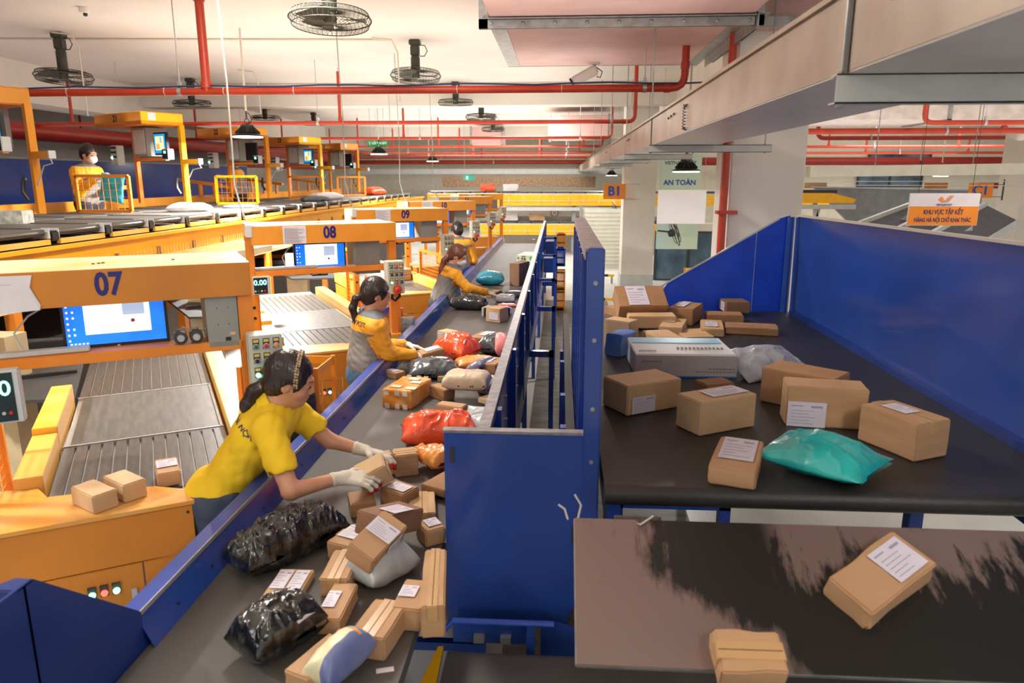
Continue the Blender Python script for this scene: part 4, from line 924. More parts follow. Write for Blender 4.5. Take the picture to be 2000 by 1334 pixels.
b=P(668,1312,z=Z+.02); t=softbag('printed_bag','bright cream, blue and orange printed bag on the lowest carton','bag',b,.21,.10,.11,R(66),mat('cream_print',(226,220,180),.4,bump=.2,bscale=30),11,.006,p=2.6)
bg_=kids(t)[0].data
bg_.materials.append(mat('print_blue',(96,106,158),.4,rgb2=(128,134,176),scale=8)); bg_.materials.append(B_orange); bg_.materials.append(mat('print_sky',(70,160,200),.4,var=0))
for p_ in bg_.polygons:
    c_=p_.center; p_.material_index=3 if .055<c_.x<.068 and c_.y>-.03 else 2 if c_.x>.045 and c_.y>-.03 else 1 if c_.y<-.012 else 0
b=P(735,1316,z=Z); tag(MB().b2((0,0,0),(.05,.02,.001)).build('paper_scrap',M_paper,M=Matrix.Translation(b)@Matrix.Rotation(.3,4,'Z')),'small white paper scrap on the belt below the last carton','paper')
# --- middle cluster
G2='parcels in the middle of the sorting belt'
t=carton((802,765),(803,800),(744,760),(842,738),Z,'big orange taped parcel with white tape patches on the belt',0,(),None,None,name='taped_parcel',cat='parcel',mats=B_gtape,rough=.006)
ch=kids(t)[0].data
L_=max(v.co.x for v in ch.vertices); W_=max(v.co.y for v in ch.vertices); H_=max(v.co.z for v in ch.vertices)
m=MB(); 
for x in (-.55,.1,.6):
    for z in (.12,.88): m.box((x*L_,-W_-.002,z*H_),(.03,.003,.035)) ; m.box((x*L_,W_+.002,z*H_),(.03,.003,.035))
for x,y in ((.5,.2),(-.3,-.5),(.1,.6),(.7,-.6)): m.box((x*L_,y*W_,H_+.002),(.07,.05,.002))
tag(m.build('tape_patches',mat('pale_tape',(226,214,196),.2,var=.05),t),kind='stuff')  # pale patches scattered over the orange wrap
carton((901,796),(901,819),(850,789),(921,789),Z,'brown carton under the beige wrapped parcel',0,(),None,G2)
carton((868,762),(869,786),(889,757),(852,748),Z,'brown carton standing left of the beige wrapped parcel',1,(),None,G2)
carton((773,729),(771,742),(791,724),(751,722),Z,'small brown carton with a white slip close to the blue rail',0,[('top',.15,.2,.8,.85)],None,G2)
carton((879,650),(879,676),(853,645),(889,644),Z,'printed kraft carton with crumpled top behind the orange-red bag',2,[('y0',.1,.1,.5,.9)],None,G2)
carton((915,658),(918,686),(950,661),(907,643),Z,'kraft carton with a white slip flapping on its top',1,[('top',.3,.35,.85,.95)],None,G2)
carton((968,712),(966,736),(988,698),(946,704),Z+.02,'brown carton with a printed slip against the right guard',1,[('top',.2,.5,.8,.9)],None,G2)
carton((905,806),(906,820),(925,800),(900,802),Z,'low carton half hidden behind the pale grey bags',0,(),None,G2)
carton((958,782),(957,792),(975,776),(950,770),Z+.03,'beige carton corner beside the guard below the printed grey bag',2,(),None,G2)
carton((868,736),(862,747),(874,731),(864,727),Z,'narrow yellow-brown carton standing beside the green mailer',1,(),None,G2)
b=P(912,783,z=Z); softbag('wrapped_parcel','beige bubble-wrapped parcel with printed lines on top of a carton','parcel',b+Vector((0,0,.085)),.29,.20,.11,R(-4),B_kraft,14,.006,p=4,corner=0)
b=P(846,735,z=Z); softbag('poly_mailer','big dark grey mailer with a white slip in the middle of the belt','bag',b,.36,.28,.13,R(14),B_dgrey,16,.01,p=2.2,slips=[(.06,.04,.132,.11,.09,R(-18),R(-8))])
b=P(892,700,z=Z); softbag('poly_mailer','shiny orange-red bag with a white slip','bag',b,.30,.26,.19,R(-30),B_red,18,.02,p=2.3,freq=10,corner=0,slips=[(.08,-.06,.165,.09,.06,R(20),R(35))])
b=P(962,690,z=Z); softbag('poly_mailer','dark slate bag bulging beside the pink bag','bag',b,.20,.18,.15,R(60),B_dgrey,20,.014,p=2.3,corner=0)
b=P(980,694,z=Z); softbag('poly_mailer','pink crumpled bag leaning on the right guard','bag',b,.22,.12,.17,R(100),B_pink,22,.013,p=2.3,corner=0)
b=P(930,715,z=Z); softbag('poly_mailer','flat orange mailer below the orange-red bag','bag',b,.30,.20,.07,R(18),B_orange,24,.008)
b=P(940,728,z=Z+.02); softbag('poly_mailer','stiff grey-purple mailer standing on edge','bag',b,.22,.20,.09,R(70),B_purple,26,.004,tx=R(-38))
b=P(896,744,z=Z); softbag('poly_mailer','flat green mailer with a white slip','bag',b,.24,.14,.05,R(5),B_green,28,.006,slips=[(.03,.01,.052,.1,.06,.1,0)])
b=P(928,746,z=Z); softbag('poly_mailer','small black bag between the green mailer and the guard','bag',b,.10,.12,.09,R(30),B_black,30,.01,corner=0)
b=P(945,752,z=Z); softbag('poly_mailer','small orange-red bag by the printed grey parcel','bag',b,.10,.09,.08,R(0),B_red,31,.01,corner=0)
b=P(958,765,z=Z); softbag('poly_mailer','grey wrapped parcel covered in fine print by the guard','bag',b,.20,.16,.10,R(10),plastic('printed_grey_film',(170,156,150),.35,(120,108,110),sc=30),32,.01,corner=0)
b=P(937,822,z=Z); softbag('poly_mailer','pale grey mailer standing up by the right guard','bag',b,.17,.15,.06,R(80),B_frost,34,.006,tx=0,ty=R(-62))
b=P(950,842,z=Z); softbag('poly_mailer','pale grey mailer lying in front of the upright one','bag',b,.20,.15,.09,R(30),B_frost,36,.01)
b=P(858,862,z=Z); softbag('poly_mailer','large orange-red plastic bag beside the corner of the blue plate','bag',b,.40,.26,.15,R(12),B_red,38,.022,p=2.2,freq=8,n=60)
b=P(850,905,z=Z+.03); softbag('poly_mailer','translucent orange bag tucked under the blue plate corner','bag',b,.22,.15,.08,R(-50),B_orange,40,.016,p=2.3,freq=12)
# box handled by the second worker, and a lump below her glove
c=P(842,690,z=ZB+.11); M=Matrix.Translation(c)@Matrix.Rotation(R(28),4,'Z')@Matrix.Rotation(R(-10),4,'Y')
carton_at(M@Matrix.Translation((0,0,-.06)),.17,.14,.09,'carton with a white slip handled by the worker in the grey and yellow jacket',1,[('top',.25,.2,.9,.85)],None,None,seed=95)
b=P(815,706,z=Z); softbag('kraft_bag','kraft paper parcel under the glove of the worker with the black ponytail','parcel',b,.17,.14,.09,R(40),CB[1],42,.006,p=3)
# --- far cluster
b=P(958,556,z=Z); softbag('wrapped_parcel','large teal wrapped bundle at the far part of the belt','parcel',b,.36,.24,.18,R(0),B_tealb,44,.009,p=2.6,corner=0)
carton((995,514),(996,558),(1014,515),(999,508),Z,'tall narrow brown carton standing upright at the far part of the belt',3,(),None,G2)
t=carton((1009,498),(1010,512),(1048,499),(1013,491),Z+.13,'white and green printed food carton on a grey box',2,(),None,None,mats=mat('food_carton',(206,222,190),.5,var=.04,scale=9))
for o_ in kids(t):
    if o_.name.startswith('carton'): bb=o_
LL=max(v.co.x for v in bb.data.vertices); WW=max(v.co.y for v in bb.data.vertices); HH=max(v.co.z for v in bb.data.vertices)
m=MB(); 
for i,(x,z,w,h) in enumerate(((-.45,.55,.1,.28),(-.2,.5,.12,.3),(-.5,.22,.07,.1),(-.32,.22,.07,.1),(-.15,.22,.07,.1),(-.85,.6,.06,.25))): m.box((x*LL,-WW-.006,z*HH),(w*LL,.002,.02)); m.box((x*LL,-WW-.006,z*HH),(.012,.002,h*HH)); 
m.build('dark_characters',M_ink,t)
m=MB(); m.lathe([(.028,0),(.028,.002)],(.45*LL,-WW-.005,.6*HH),12,Matrix.Rotation(pi/2,3,'X')); m.lathe([(.022,0),(.022,.002)],(.62*LL,-WW-.005,.35*HH),12,Matrix.Rotation(pi/2,3,'X')); m.build('leaf_print',mat('leaf_green',(120,180,70),.5,var=0),t)
MB().lathe([(.015,0),(.015,.003)],(.72*LL,-WW-.006,.32*HH),12,Matrix.Rotation(pi/2,3,'X')).build('peanut_print',mat('peanut_tan',(214,160,96),.5,var=0),t)
MB().box((-.3*LL,-WW-.006,.85*HH),(.05,.002,.014)).build('red_mark',M_rbtn,t)
carton((1013,514),(1013,531),(1042,514),(1015,510),Z,'grey box under the printed food carton',0,(),None,None,mats=M_grey)
carton((966,572),(966,582),(981,566),(962,566),Z,'small carton under the hand of the masked worker',1,(),None,G2)
b=P(916,604,z=Z); softbag('poly_mailer','shiny black bag beside the blue rail in the middle distance','bag',b,.38,.20,.15,R(-4),B_black,46,.017,p=2.4,freq=12,n=56,corner=0,slips=[(-.05,.03,.15,.12,.05,0,0)])
b=P(1005,580,z=Z); softbag('poly_mailer','grey mailer with a white slip against the guard','bag',b,.30,.14,.07,R(8),B_dgrey,48,.006,slips=[(-.02,0,.07,.1,.09,.2,0)])
b=P(988,590,z=Z); softbag('poly_mailer','small silver bag with crinkled shine','bag',b,.24,.15,.09,R(-6),B_grey,50,.012)
b=P(991,598,z=Z); softbag('poly_mailer','flat pink mailer behind the small kraft box','bag',b,.22,.12,.03,R(8),B_pink,52,.004)
carton((949,600),(952,628),(976,603),(953,594),Z,'small kraft box with a white slip in front of the striped box',2,[('y0',.25,.2,.9,.7)],None,G2,rough=.006)
carton((940,600),(939,618),(984,604),(944,595),Z,'black and white striped box behind the small kraft box',0,(),None,None,mats=mat('black_white_band',(30,36,38),.4,rgb2=(190,186,178),scale=7,stretch=(3,.2,.2),mix=(.48,.52)))
carton((986,602),(987,614),(1000,601),(985,597),Z,'small lilac white box near the pink mailer',0,(),None,None,mats=mat('lilac_white',(190,190,224),.4,var=.03))
b=P(1042,468,z=Z); tag(MB().b2((-.03,-.02,0),(.03,.02,.01)).build('paper_scrap',M_paper,M=Matrix.Translation(b)),'tiny white scrap on the far end of the belt','paper')
# --- right hand belt
G3='cartons on the raised belt'; Zr=ZR+.002
carton((1226,754),(1224,813),(1332,738),(1181,733),Zr,'pale carton with a white slip on its front, left end of the raised belt',2,[('y0',.08,.05,.5,.6)],None,G3)
carton((1370,786),(1369,853),(1479,768),(1317,767),Zr,'pale carton with a crumpled slip on its top in the middle of the raised belt',2,[('top',.3,.2,.95,.8)],None,G3)
t=carton((1440,692),(1441,738),(1242,690),(1444,660),Zr,'long white carton with a pale blue stripe on the raised belt',2,(),None,None,mats=mat('white_carton',(226,230,232),.45,var=.02))
o_=[q for q in kids(t) if q.name.startswith('carton')][0]; LL=max(v.co.x for v in o_.data.vertices); WW=max(v.co.y for v in o_.data.vertices); HH=max(v.co.z for v in o_.data.vertices)
sg=1
m=MB(); m.b2((-LL*.95,WW*.25,HH-.001),(LL*.9,WW*.85,HH+.003)); m.build('blue_stripe',mat('sky_stripe',(130,200,240),.4,rgb2=(170,216,240),scale=3),t)
MB().b2((-LL,-WW-.004,.0),(LL,-WW-.001,HH*.92)).build('front_panel',mat('grey_front',(166,160,164),.5,rgb2=(176,168,166),scale=4),t)
MB().b2((-LL,-WW-.0045,.0),(LL,-WW-.002,.008)).build('blue_line',mat('line_blue',(40,110,190),.4,var=0),t)
m=MB()
for i in range(12): m.b2((LL*(-.1+i*.08),-WW*.45,HH+.002),(LL*(-.06+i*.08),-WW*.3,HH+.004))
for i in range(8): m.b2((-LL*.9+i*.012,-WW*.75,HH+.002),(-LL*.9+i*.012+.008,-WW*.68,HH+.004)); m.b2((LL*.45+i*.018,-WW-.006,.045),(LL*.45+i*.018+.013,-WW-.004,.052)); m.b2((-LL*.88+i*.014,-WW-.006,.085),(-LL*.88+i*.014+.01,-WW-.004,.091))
for i in range(14): m.b2((LL*.2+i*.018,-WW-.006,.03),(LL*.2+i*.018+.013,-WW-.004,.035))
tag(m.build('faint_print',mat('grey_print',(120,126,136),.6,var=0),t),kind='stuff')
carton((1286,637),(1287,656),(1333,640),(1290,619),Zr,'small pale carton with a white slip behind the long white carton',2,[('top',.05,.5,.55,.9)],None,G3)
carton((1284,662),(1284,700),(1337,660),(1235,645),Zr,'carton with a blue front side behind the left end of the long white carton',2,(),None,G3)
carton((1230,629),(1229,686),(1180,622),(1252,624),Zr,'pale carton standing behind the blue bag at the left of the pile',2,(),None,G3)
carton((1228,617),(1230,640),(1322,618),(1218,608),Zr+.02,'long pale carton lying across the back left of the pile',2,(),None,G3)
carton((1305,600),(1307,632),(1354,604),(1302,586),Zr,'carton with a torn white label on its top at the back of the pile',1,[('top',.2,.2,.55,.95)],None,G3)
carton((1216,607),(1218,624),(1290,600),(1230,592),Zr+.02,'low carton under the big tilted carton',1,(),None,G3)
c=P(1250,592,z=ZR+.15); M=Matrix.Translation(c)@Matrix.Rotation(R(8),4,'Z')@Matrix.Rotation(R(30),4,'X')
carton_at(M@Matrix.Translation((0,0,-.06)),.36,.24,.13,'big tilted carton with a large pale blue slip at the back left of the pile',1,[('top',.2,.05,.62,.95)],None,None,seed=97)
carton((1316,576),(1316,592),(1343,577),(1314,571),Zr+.03,'small dark carton at the very back of the pile',3,(),None,G3)
carton((1420,590),(1420,612),(1466,590),(1381,582),Zr+.03,'dark carton with a grey slip near the slanted blue sheet',3,[('x0',.3,.1,.8,.9)],None,G3)
carton((1453,616),(1453,633),(1381,614),(1443,608),Zr,'long plain carton in the back row below the dark one',1,(),None,G3)
carton((1521,643),(1521,657),(1418,638),(1512,632),Zr,'long low carton at the right of the back row',1,(),'x',G3)
carton((1370,641),(1370,656),(1415,643),(1348,622),Zr,'pale carton with a pale blue slip behind the long white carton',2,[('top',.2,.2,.75,.7)],None,G3)
carton((1340,658),(1340,668),(1396,657),(1348,641),Zr,'small pale carton touching the rear of the long white carton',2,(),None,G3)
carton((1488,716),(1484,783),(1630,742),(1519,701),Zr,'brown carton behind the one with the big white front slip',1,(),None,G3)
carton((1539,752),(1533,830),(1699,761),(1541,735),Zr,'brown carton with a big white slip on its front side',0,[('y0',.02,.0,.5,.62)],None,G3)
carton((1794,828),(1786,903),(1681,788),(1868,820),Zr,'brown carton with a crushed end and smudged slip at the right of the raised belt',0,[('top',.2,.3,.62,.75)],'x',G3)
carton((1384,907),(1381,944),(1478,921),(1387,847),Zr,'small carton with a taped white slip near the front edge of the raised belt',0,[('top',.12,.25,.88,.95)],None,G3)
carton((1382,752),(1382,776),(1436,747),(1333,742),Zr,'dark carton between the two pale cartons and the white one',3,(),None,G3)
carton((1213,655),(1210,698),(1182,650),(1217,642),Zr,'blue plastic wrapped parcel at the left edge of the raised belt',0,(),None,None,name='wrapped_parcel',cat='parcel',mats=B_blue,rough=.008)
b=P(1490,722,z=Zr+.01); softbag('poly_mailer','large silver plastic mailer beside the long white carton','bag',b,.46,.34,.11,R(24),B_grey,62,.010,p=2.0,q=.8,n=60,tx=R(16))
b=P(1602,918,z=Zr); softbag('poly_mailer','big teal plastic bag hanging over the front edge of the raised belt','bag',b,.40,.31,.13,R(-42),B_teal,64,.013,p=1.9,q=.7,freq=7,n=70,slips=[(-.06,.07,.115,.15,.08,R(30),R(-12))])
# --- parcels sliding down the steel chute
ci=chuteM.inverted()
def on_chute(px,py):
    o_=camo.location; d=Vector(FW+RT*(px-1000)/F-UP*(py-667)/F); n_=chuteM.to_3x3()@Vector((0,0,1)); p0=chuteM.translation; t_=(p0-o_).dot(n_)/d.dot(n_); return ci@(o_+d*t_)
for pts,lab,sl in ((((1690,1235),(1815,1135),(1620,1150)),'brown carton with a large white slip sliding down the steel chute',[('top',.5,.12,.93,.88)]),(((1400,1345),(1530,1350),(1405,1262)),'brown taped carton at the foot of the steel chute',())):
    A,B,C=[on_chute(*q) for q in pts]; e1=B-A; e2=C-A; d1=e1.normalized(); nn_=Vector((-d1.y,d1.x,0)); w_=e2.dot(nn_); ctr=A+e1/2+nn_*w_/2
    # chute local z points into the room on the camera side
    zs=1 if (chuteM.to_3x3()@Vector((0,0,1))).dot(Vector(FW))<0 else -1
    L1=frame((ctr.x,ctr.y,.003*zs),d1 if zs>0 else -d1,nn_) if zs>0 else frame((ctr.x,ctr.y,-.003),d1,-nn_)
    carton_at(chuteM@L1,e1.length,abs(w_),.075,lab,0,sl,'x' if not sl else None,None,seed=len(lab),rough=.004)
# --- boxes on the nearest bench
G4='plain cartons on the nearest bench'
carton((180,970),(186,1006),(229,953),(138,949),.951,'plain open-flapped carton at the left on the nearest bench',2,(),None,G4)
carton((240,948),(241,984),(285,933),(196,930),.951,'plain carton touching it, second on the nearest bench',2,(),None,G4)
carton((306,926),(308,954),(352,918),(299,898),.93,'small carton with a white slip on the slatted conveyor behind the bench',0,[('top',.05,.35,.95,.8)],None,None)
O9=st_origin(9)
for k,(dx,dz) in enumerate(((0,0),(.01,.075))):
    M=Matrix.Translation(O9+Vector((-.28,1.25,.925+dz)))@Matrix.Rotation(R(30),4,'Z'); carton_at(M@Matrix.Translation((dx,0,0)),.24,.2,.07,'%s of two stacked cartons on the third feed conveyor'%('lower' if k==0 else 'upper'),2,(),None,None,seed=99+k)
# parcels on the sorter trays and the cross runs
for k,(x,y,L1,W1,H1,m_,lab,kind) in enumerate(((-5.0,6.3,.36,.26,.12,mat('white_printed_box',(206,204,190),.5,rgb2=(150,150,140),scale=20),'grey white printed box on the sorter in front of station gantry',0),
    (-4.55,8.75,.5,.3,.11,M_paper,'white bag on the sorter glowing under the lamp',1),(-4.4,9.9,.5,.3,.06,B_dgrey,'flat dark grey mailer on the sorter trays',1),(-4.3,12.7,.5,.35,.1,B_dgrey,'dark grey bag farther along the sorter',1),
    (-4.5,13.9,.6,.4,.14,M_paper,'white parcel on the sorter under the second lamp',1),(-4.5,17.6,.5,.4,.2,B_red,'orange and white bundle on the far part of the sorter',1))):
    if kind==0: carton_at(Matrix.Translation((x,y,1.845))@Matrix.Rotation(.3,4,'Z'),L1,W1,H1,lab,0,(),None,None,seed=k,mats=m_)
    else: softbag('poly_mailer',lab,'bag',Vector((x,y,1.84)),L1,W1,H1,.2*k,m_,70+k,.008,n=26)
for k,(x,z,c_,lab) in enumerate(((-2.2,1.87,B_red,'small orange bag on the upper cross run'),(-1.5,1.87,M_paper,'small white box on the upper cross run'),(-.7,.99,CB[2],'small kraft box on the lower cross run'),(-1.5,.99,M_paper,'small white parcel on the lower cross run'),(1.25,1.0,B_red,'orange-red parcel on the lower cross run by the column'))):
    carton_at(Matrix.Translation((x,22.4,z)),.45,.35,.2,lab,0,(),None,None,seed=k,mats=c_,rough=.02)
# ================================================================ people: signed distance fields meshed with surface nets
from mathutils.bvhtree import BVHTree
def npv(v): return np.array([v[0],v[1],v[2]],dtype=np.float32)
class SDF:
    def __init__(s): s.p=[]
    def cap(s,a,b,ra,rb=None,k=.02,op='u'): s.p.append(('c',npv(a),npv(b),ra,ra if rb is None else rb,k,op)); return s
    def chain(s,pts,rs,k=.02,op='u'):
        for i in range(len(pts)-1): s.cap(pts[i],pts[i+1],rs[i],rs[i+1],k,op)
        return s
    def ell(s,c,r,axes=None,k=.02,op='u'):
        A=np.eye(3,dtype=np.float32) if axes is None else np.array([list(a) for a in axes],dtype=np.float32)
        s.p.append(('e',npv(c),np.array(r,dtype=np.float32),A,None,k,op)); return s
    def plane(s,pt,n,k=.004): # cut away the side the normal points to
        s.p.append(('p',npv(pt),npv(Vector(n).normalized()),None,None,k,'s')); return s
    def mesh(s,h,noise_amp=0,noise_f=14,seed=0,fold_dir=(0,0,1)):
        lo=np.full(3,1e9); hi=-lo
        for q in s.p:
            if q[6]!='u': continue
            if q[0]=='c':
                r=max(q[3],q[4]); lo=np.minimum(lo,np.minimum(q[1],q[2])-r); hi=np.maximum(hi,np.maximum(q[1],q[2])+r)
            else: r=q[2].max(); lo=np.minimum(lo,q[1]-r); hi=np.maximum(hi,q[1]+r)
        lo-=4*h; hi+=4*h; ax=[np.arange(lo[i],hi[i],h,dtype=np.float32) for i in range(3)]
        f=np.full([len(a) for a in ax],.2,dtype=np.float32)
        for q in s.p:
            k=q[5]
            if q[0]=='c':
                r=max(q[3],q[4])+k+.05; l=np.minimum(q[1],q[2])-r; u=np.maximum(q[1],q[2])+r
            elif q[0]=='e': r=q[2].max()+k+.05; l=q[1]-r; u=q[1]+r
            else: l=lo; u=hi
            sl=tuple(slice(max(0,int((l[i]-lo[i])/h)),max(0,int((u[i]-lo[i])/h)+2)) for i in range(3))
            X,Y,Z=np.meshgrid(ax[0][sl[0]],ax[1][sl[1]],ax[2][sl[2]],indexing='ij')
            if X.size==0: continue
            if q[0]=='c':
                a,b=q[1],q[2]; ab=b-a; L2=float(ab@ab)+1e-9
                px,py,pz=X-a[0],Y-a[1],Z-a[2]; t=np.clip((px*ab[0]+py*ab[1]+pz*ab[2])/L2,0,1)
                d=np.sqrt((px-t*ab[0])**2+(py-t*ab[1])**2+(pz-t*ab[2])**2)-(q[3]+(q[4]-q[3])*t)
            elif q[0]=='e':
                px,py,pz=X-q[1][0],Y-q[1][1],Z-q[1][2]; A=q[3]; r=q[2]
                u_=px*A[0][0]+py*A[0][1]+pz*A[0][2]; v_=px*A[1][0]+py*A[1][1]+pz*A[1][2]; w_=px*A[2][0]+py*A[2][1]+pz*A[2][2]
                k0=np.sqrt((u_/r[0])**2+(v_/r[1])**2+(w_/r[2])**2)+1e-6; k1=np.sqrt((u_/r[0]**2)**2+(v_/r[1]**2)**2+(w_/r[2]**2)**2)+1e-6
                d=k0*(k0-1)/k1
            else: d=(X-q[1][0])*q[2][0]+(Y-q[1][1])*q[2][1]+(Z-q[1][2])*q[2][2]
            g=f[sl]
            if q[6]=='u':
                hh=np.clip(.5+.5*(g-d)/k,0,1); f[sl]=g*(1-hh)+d*hh-k*hh*(1-hh)
            elif q[0]=='p': f[sl]=np.maximum(g,d)
            else:
                hh=np.clip(.5-.5*(g+d)/k,0,1); f[sl]=g*(1-hh)+(-d)*hh+k*hh*(1-hh)
        if noise_amp:
            X,Y,Z=np.meshgrid(*ax,indexing='ij'); rs=np.random.RandomState(seed); n=np.zeros_like(f)
            for i in range(9):
                w=rs.normal(size=3); fd=np.array(fold_dir); w-=fd*(w@fd)*.6; w/=np.linalg.norm(w); w=w*noise_f*rs.uniform(1.2,4.5); ph=rs.uniform(0,6.28)
                n+=(1-np.abs(np.sin((X*w[0]+Y*w[1]+Z*w[2])+ph+1.3*np.sin(X*9+Z*11+i)))-.4).astype(np.float32)/ (1.6+i*.35)
            f+=noise_amp*n
        # surface nets
        s_=f<0; c=[s_[i:s_.shape[0]-1+i,j:s_.shape[1]-1+j,k:s_.shape[2]-1+k] for i in (0,1) for j in (0,1) for k in (0,1)]
        cnt=sum(a.astype(np.int8) for a in c); act=(cnt>0)&(cnt<8); I=np.argwhere(act)
        if len(I)==0: return np.zeros((0,3)),[]
        idx=np.full(act.shape,-1,dtype=np.int64); idx[act]=np.arange(len(I))
        acc=np.zeros((len(I),3)); num=np.zeros(len(I))
        offs=np.array([(i,j,k) for i in (0,1) for j in (0,1) for k in (0,1)])
        for a in range(8):
            for b in range(a+1,8):
                if np.abs(offs[a]-offs[b]).sum()!=1: continue
                ia=I+offs[a]; ib=I+offs[b]; fa=f[ia[:,0],ia[:,1],ia[:,2]]; fb=f[ib[:,0],ib[:,1],ib[:,2]]
                m=(fa<0)!=(fb<0); t=np.where(m,fa/(fa-fb+1e-12),0)
                acc[m]+=(offs[a]+(offs[b]-offs[a])*t[:,None])[m]; num[m]+=1
        V=(I+acc/num[:,None])*h+lo
        Q=[]
        for d in range(3):
            e=[0,0,0]; e[d]=1; A=s_[:s_.shape[0]-e[0],:s_.shape[1]-e[1],:s_.shape[2]-e[2]]; B=s_[e[0]:,e[1]:,e[2]:]
            ch=np.argwhere(A!=B); u,v=[(1,2),(2,0),(0,1)][d]
            ok=(ch[:,u]>0)&(ch[:,v]>0); ch=ch[ok]
            def at(du,dv):
                q=ch.copy(); q[:,u]-=du; q[:,v]-=dv
                q=np.minimum(q,np.array(idx.shape)-1); return idx[q[:,0],q[:,1],q[:,2]]
            q=np.stack([at(1,1),at(0,1),at(0,0),at(1,0)],1); flip=~A[ch[:,0],ch[:,1],ch[:,2]]
            q[flip]=q[flip][:,::-1]; Q.append(q[(q>=0).all(1)])
        return V,np.concatenate(Q)
    def build(s,name,m,parent,h,matfn=None,**k):
        V,Q=s.mesh(h,**k); o=rawobj(name,V,Q,m,parent)
        bm=bmesh.new(); bm.from_mesh(o.data); bmesh.ops.smooth_vert(bm,verts=bm.verts,factor=.5,use_axis_x=True,use_axis_y=True,use_axis_z=True); bm.to_mesh(o.data); bm.free()
        if matfn:
            for p in o.data.polygons: p.material_index=matfn(p.center)
        return o
V3=Vector
M_skin=mat('skin',(205,150,118),.5,rgb2=(196,138,106),scale=9); M_skin2=mat('skin_light',(214,160,130),.5,rgb2=(206,150,120),scale=9)
M_hair=mat('black_hair',(26,20,20),.32,rgb2=(48,36,34),scale=30,stretch=(1,1,.15),bump=.5,bscale=60); M_hairb=mat('brown_hair',(92,50,38),.35,rgb2=(120,70,52),scale=30,stretch=(1,1,.15),bump=.5,bscale=60)
M_polo=mat('yellow_polo',(236,196,26),.75,var=.02,scale=8,bump=.12,bscale=350); M_trous=mat('slate_trousers',(62,72,92),.8,var=.03)
M_jeans=mat('blue_jeans',(56,88,124),.8,rgb2=(78,112,146),scale=14,bump=.1,bscale=200); M_jgrey=mat('grey_jacket',(126,122,118),.7,var=.04,bump=.1,bscale=200); M_jyel=mat('amber_jacket',(232,160,34),.65,var=.04,bump=.1,bscale=200)
M_jdk=mat('jacket_collar_grey',(104,106,108),.75,var=.03)
M_glove=mat('cotton_glove',(216,208,192),.85,var=.03,bump=.3,bscale=300); M_gtip=mat('red_rubber_tip',(190,40,36),.5,var=.05)
M_mask=mat('white_mask',(226,226,228),.8,var=.01,bump=.1,bscale=60); M_dpants=mat('dark_trousers',(40,42,52),.8,var=.04); M_lip=mat('lips',(170,92,86),.45,var=0); M_eye=mat('eye_white',(235,230,225),.3,var=0); M_scr=mat('scrunchie_cloth',(176,160,142),.8,rgb2=(120,100,84),scale=60,mix=(.45,.55))
M_band=mat('headband_beads',(196,176,140),.5,rgb2=(120,88,60),scale=90,mix=(.45,.55))
def basis3(f,u=(0,0,1),roll=0):
    f=V3(f).normalized(); r=f.cross(V3(u)).normalized(); u=r.cross(f)
    if roll: q=Matrix.Rotation(roll,3,f); r=q@r; u=q@u
    return r,f,u
def head_sdf(S,C,fr,neck,sc=1.0,mask=False):
    r,f,u=fr; g=lambda a,b,c: C+(r*a+f*b+u*c)*sc
    S.ell(g(0,-.012,.022),(.074*sc,.092*sc,.094*sc),(r,f,u),.02)
    S.ell(g(0,.026,-.035),(.058*sc,.064*sc,.078*sc),(r,f,u),.03)
    S.ell(g(0,.052,-.080),(.030*sc,.030*sc,.026*sc),(r,f,u),.03)
    for s_ in (-1,1):
        S.ell(g(.036*s_,.058,-.03),(.024*sc,.022*sc,.026*sc),(r,f,u),.02)
        S.ell(g(.031*s_,.098,.006),(.017*sc,.016*sc,.011*sc),(r,f,u),.012,'s')
        S.ell(g(.031*s_,.075,.004),(.015*sc,.014*sc,.012*sc),(r,f,u),.006)
        S.cap(g(.012*s_,.086,.024),g(.046*s_,.070,.026),.009*sc,.007*sc,.012)
        S.ell(g(.074*s_,-.006,-.008),(.008*sc,.019*sc,.031*sc),(r,f,u),.006)
        S.ell(g(.082*s_,.002,-.006),(.006*sc,.010*sc,.018*sc),(r,f,u),.005,'s')
        S.ell(g(.011*s_,.092,-.030),(.009*sc,.009*sc,.008*sc),(r,f,u),.008)
    S.cap(g(0,.085,.018),g(0,.101,-.022),.007*sc,.010*sc,.012)
    S.ell(g(0,.083,-.054),(.021*sc,.012*sc,.006*sc),(r,f,u),.006); S.ell(g(0,.080,-.065),(.018*sc,.012*sc,.007*sc),(r,f,u),.006)
    S.cap(g(0,-.018,-.06),neck,.047*sc,.053*sc,.03)
    return g
def hair_sdf(C,fr,sc,vol=.010):
    r,f,u=fr; g=lambda a,b,c: C+(r*a+f*b+u*c)*sc; S=SDF()
    S.ell(g(0,-.018,.028),((.074+vol)*sc,(.094+vol)*sc,(.096+vol)*sc),(r,f,u),.02)
    S.ell(g(0,-.052,-.030),(.064*sc,.058*sc,.062*sc),(r,f,u),.03)
    for s_ in (-1,1): S.ell(g(.052*s_,.012,.02),(.032*sc,.055*sc,.05*sc),(r,f,u),.02)
    S.ell(g(0,.085,-.038),(.074*sc,.060*sc,.092*sc),(r,f,u),.012,'s')
    for s_ in (-1,1): S.ell(g(.082*s_,.012,-.03),(.022*sc,.026*sc,.042*sc),(r,f,u),.008,'s')
    return S,g
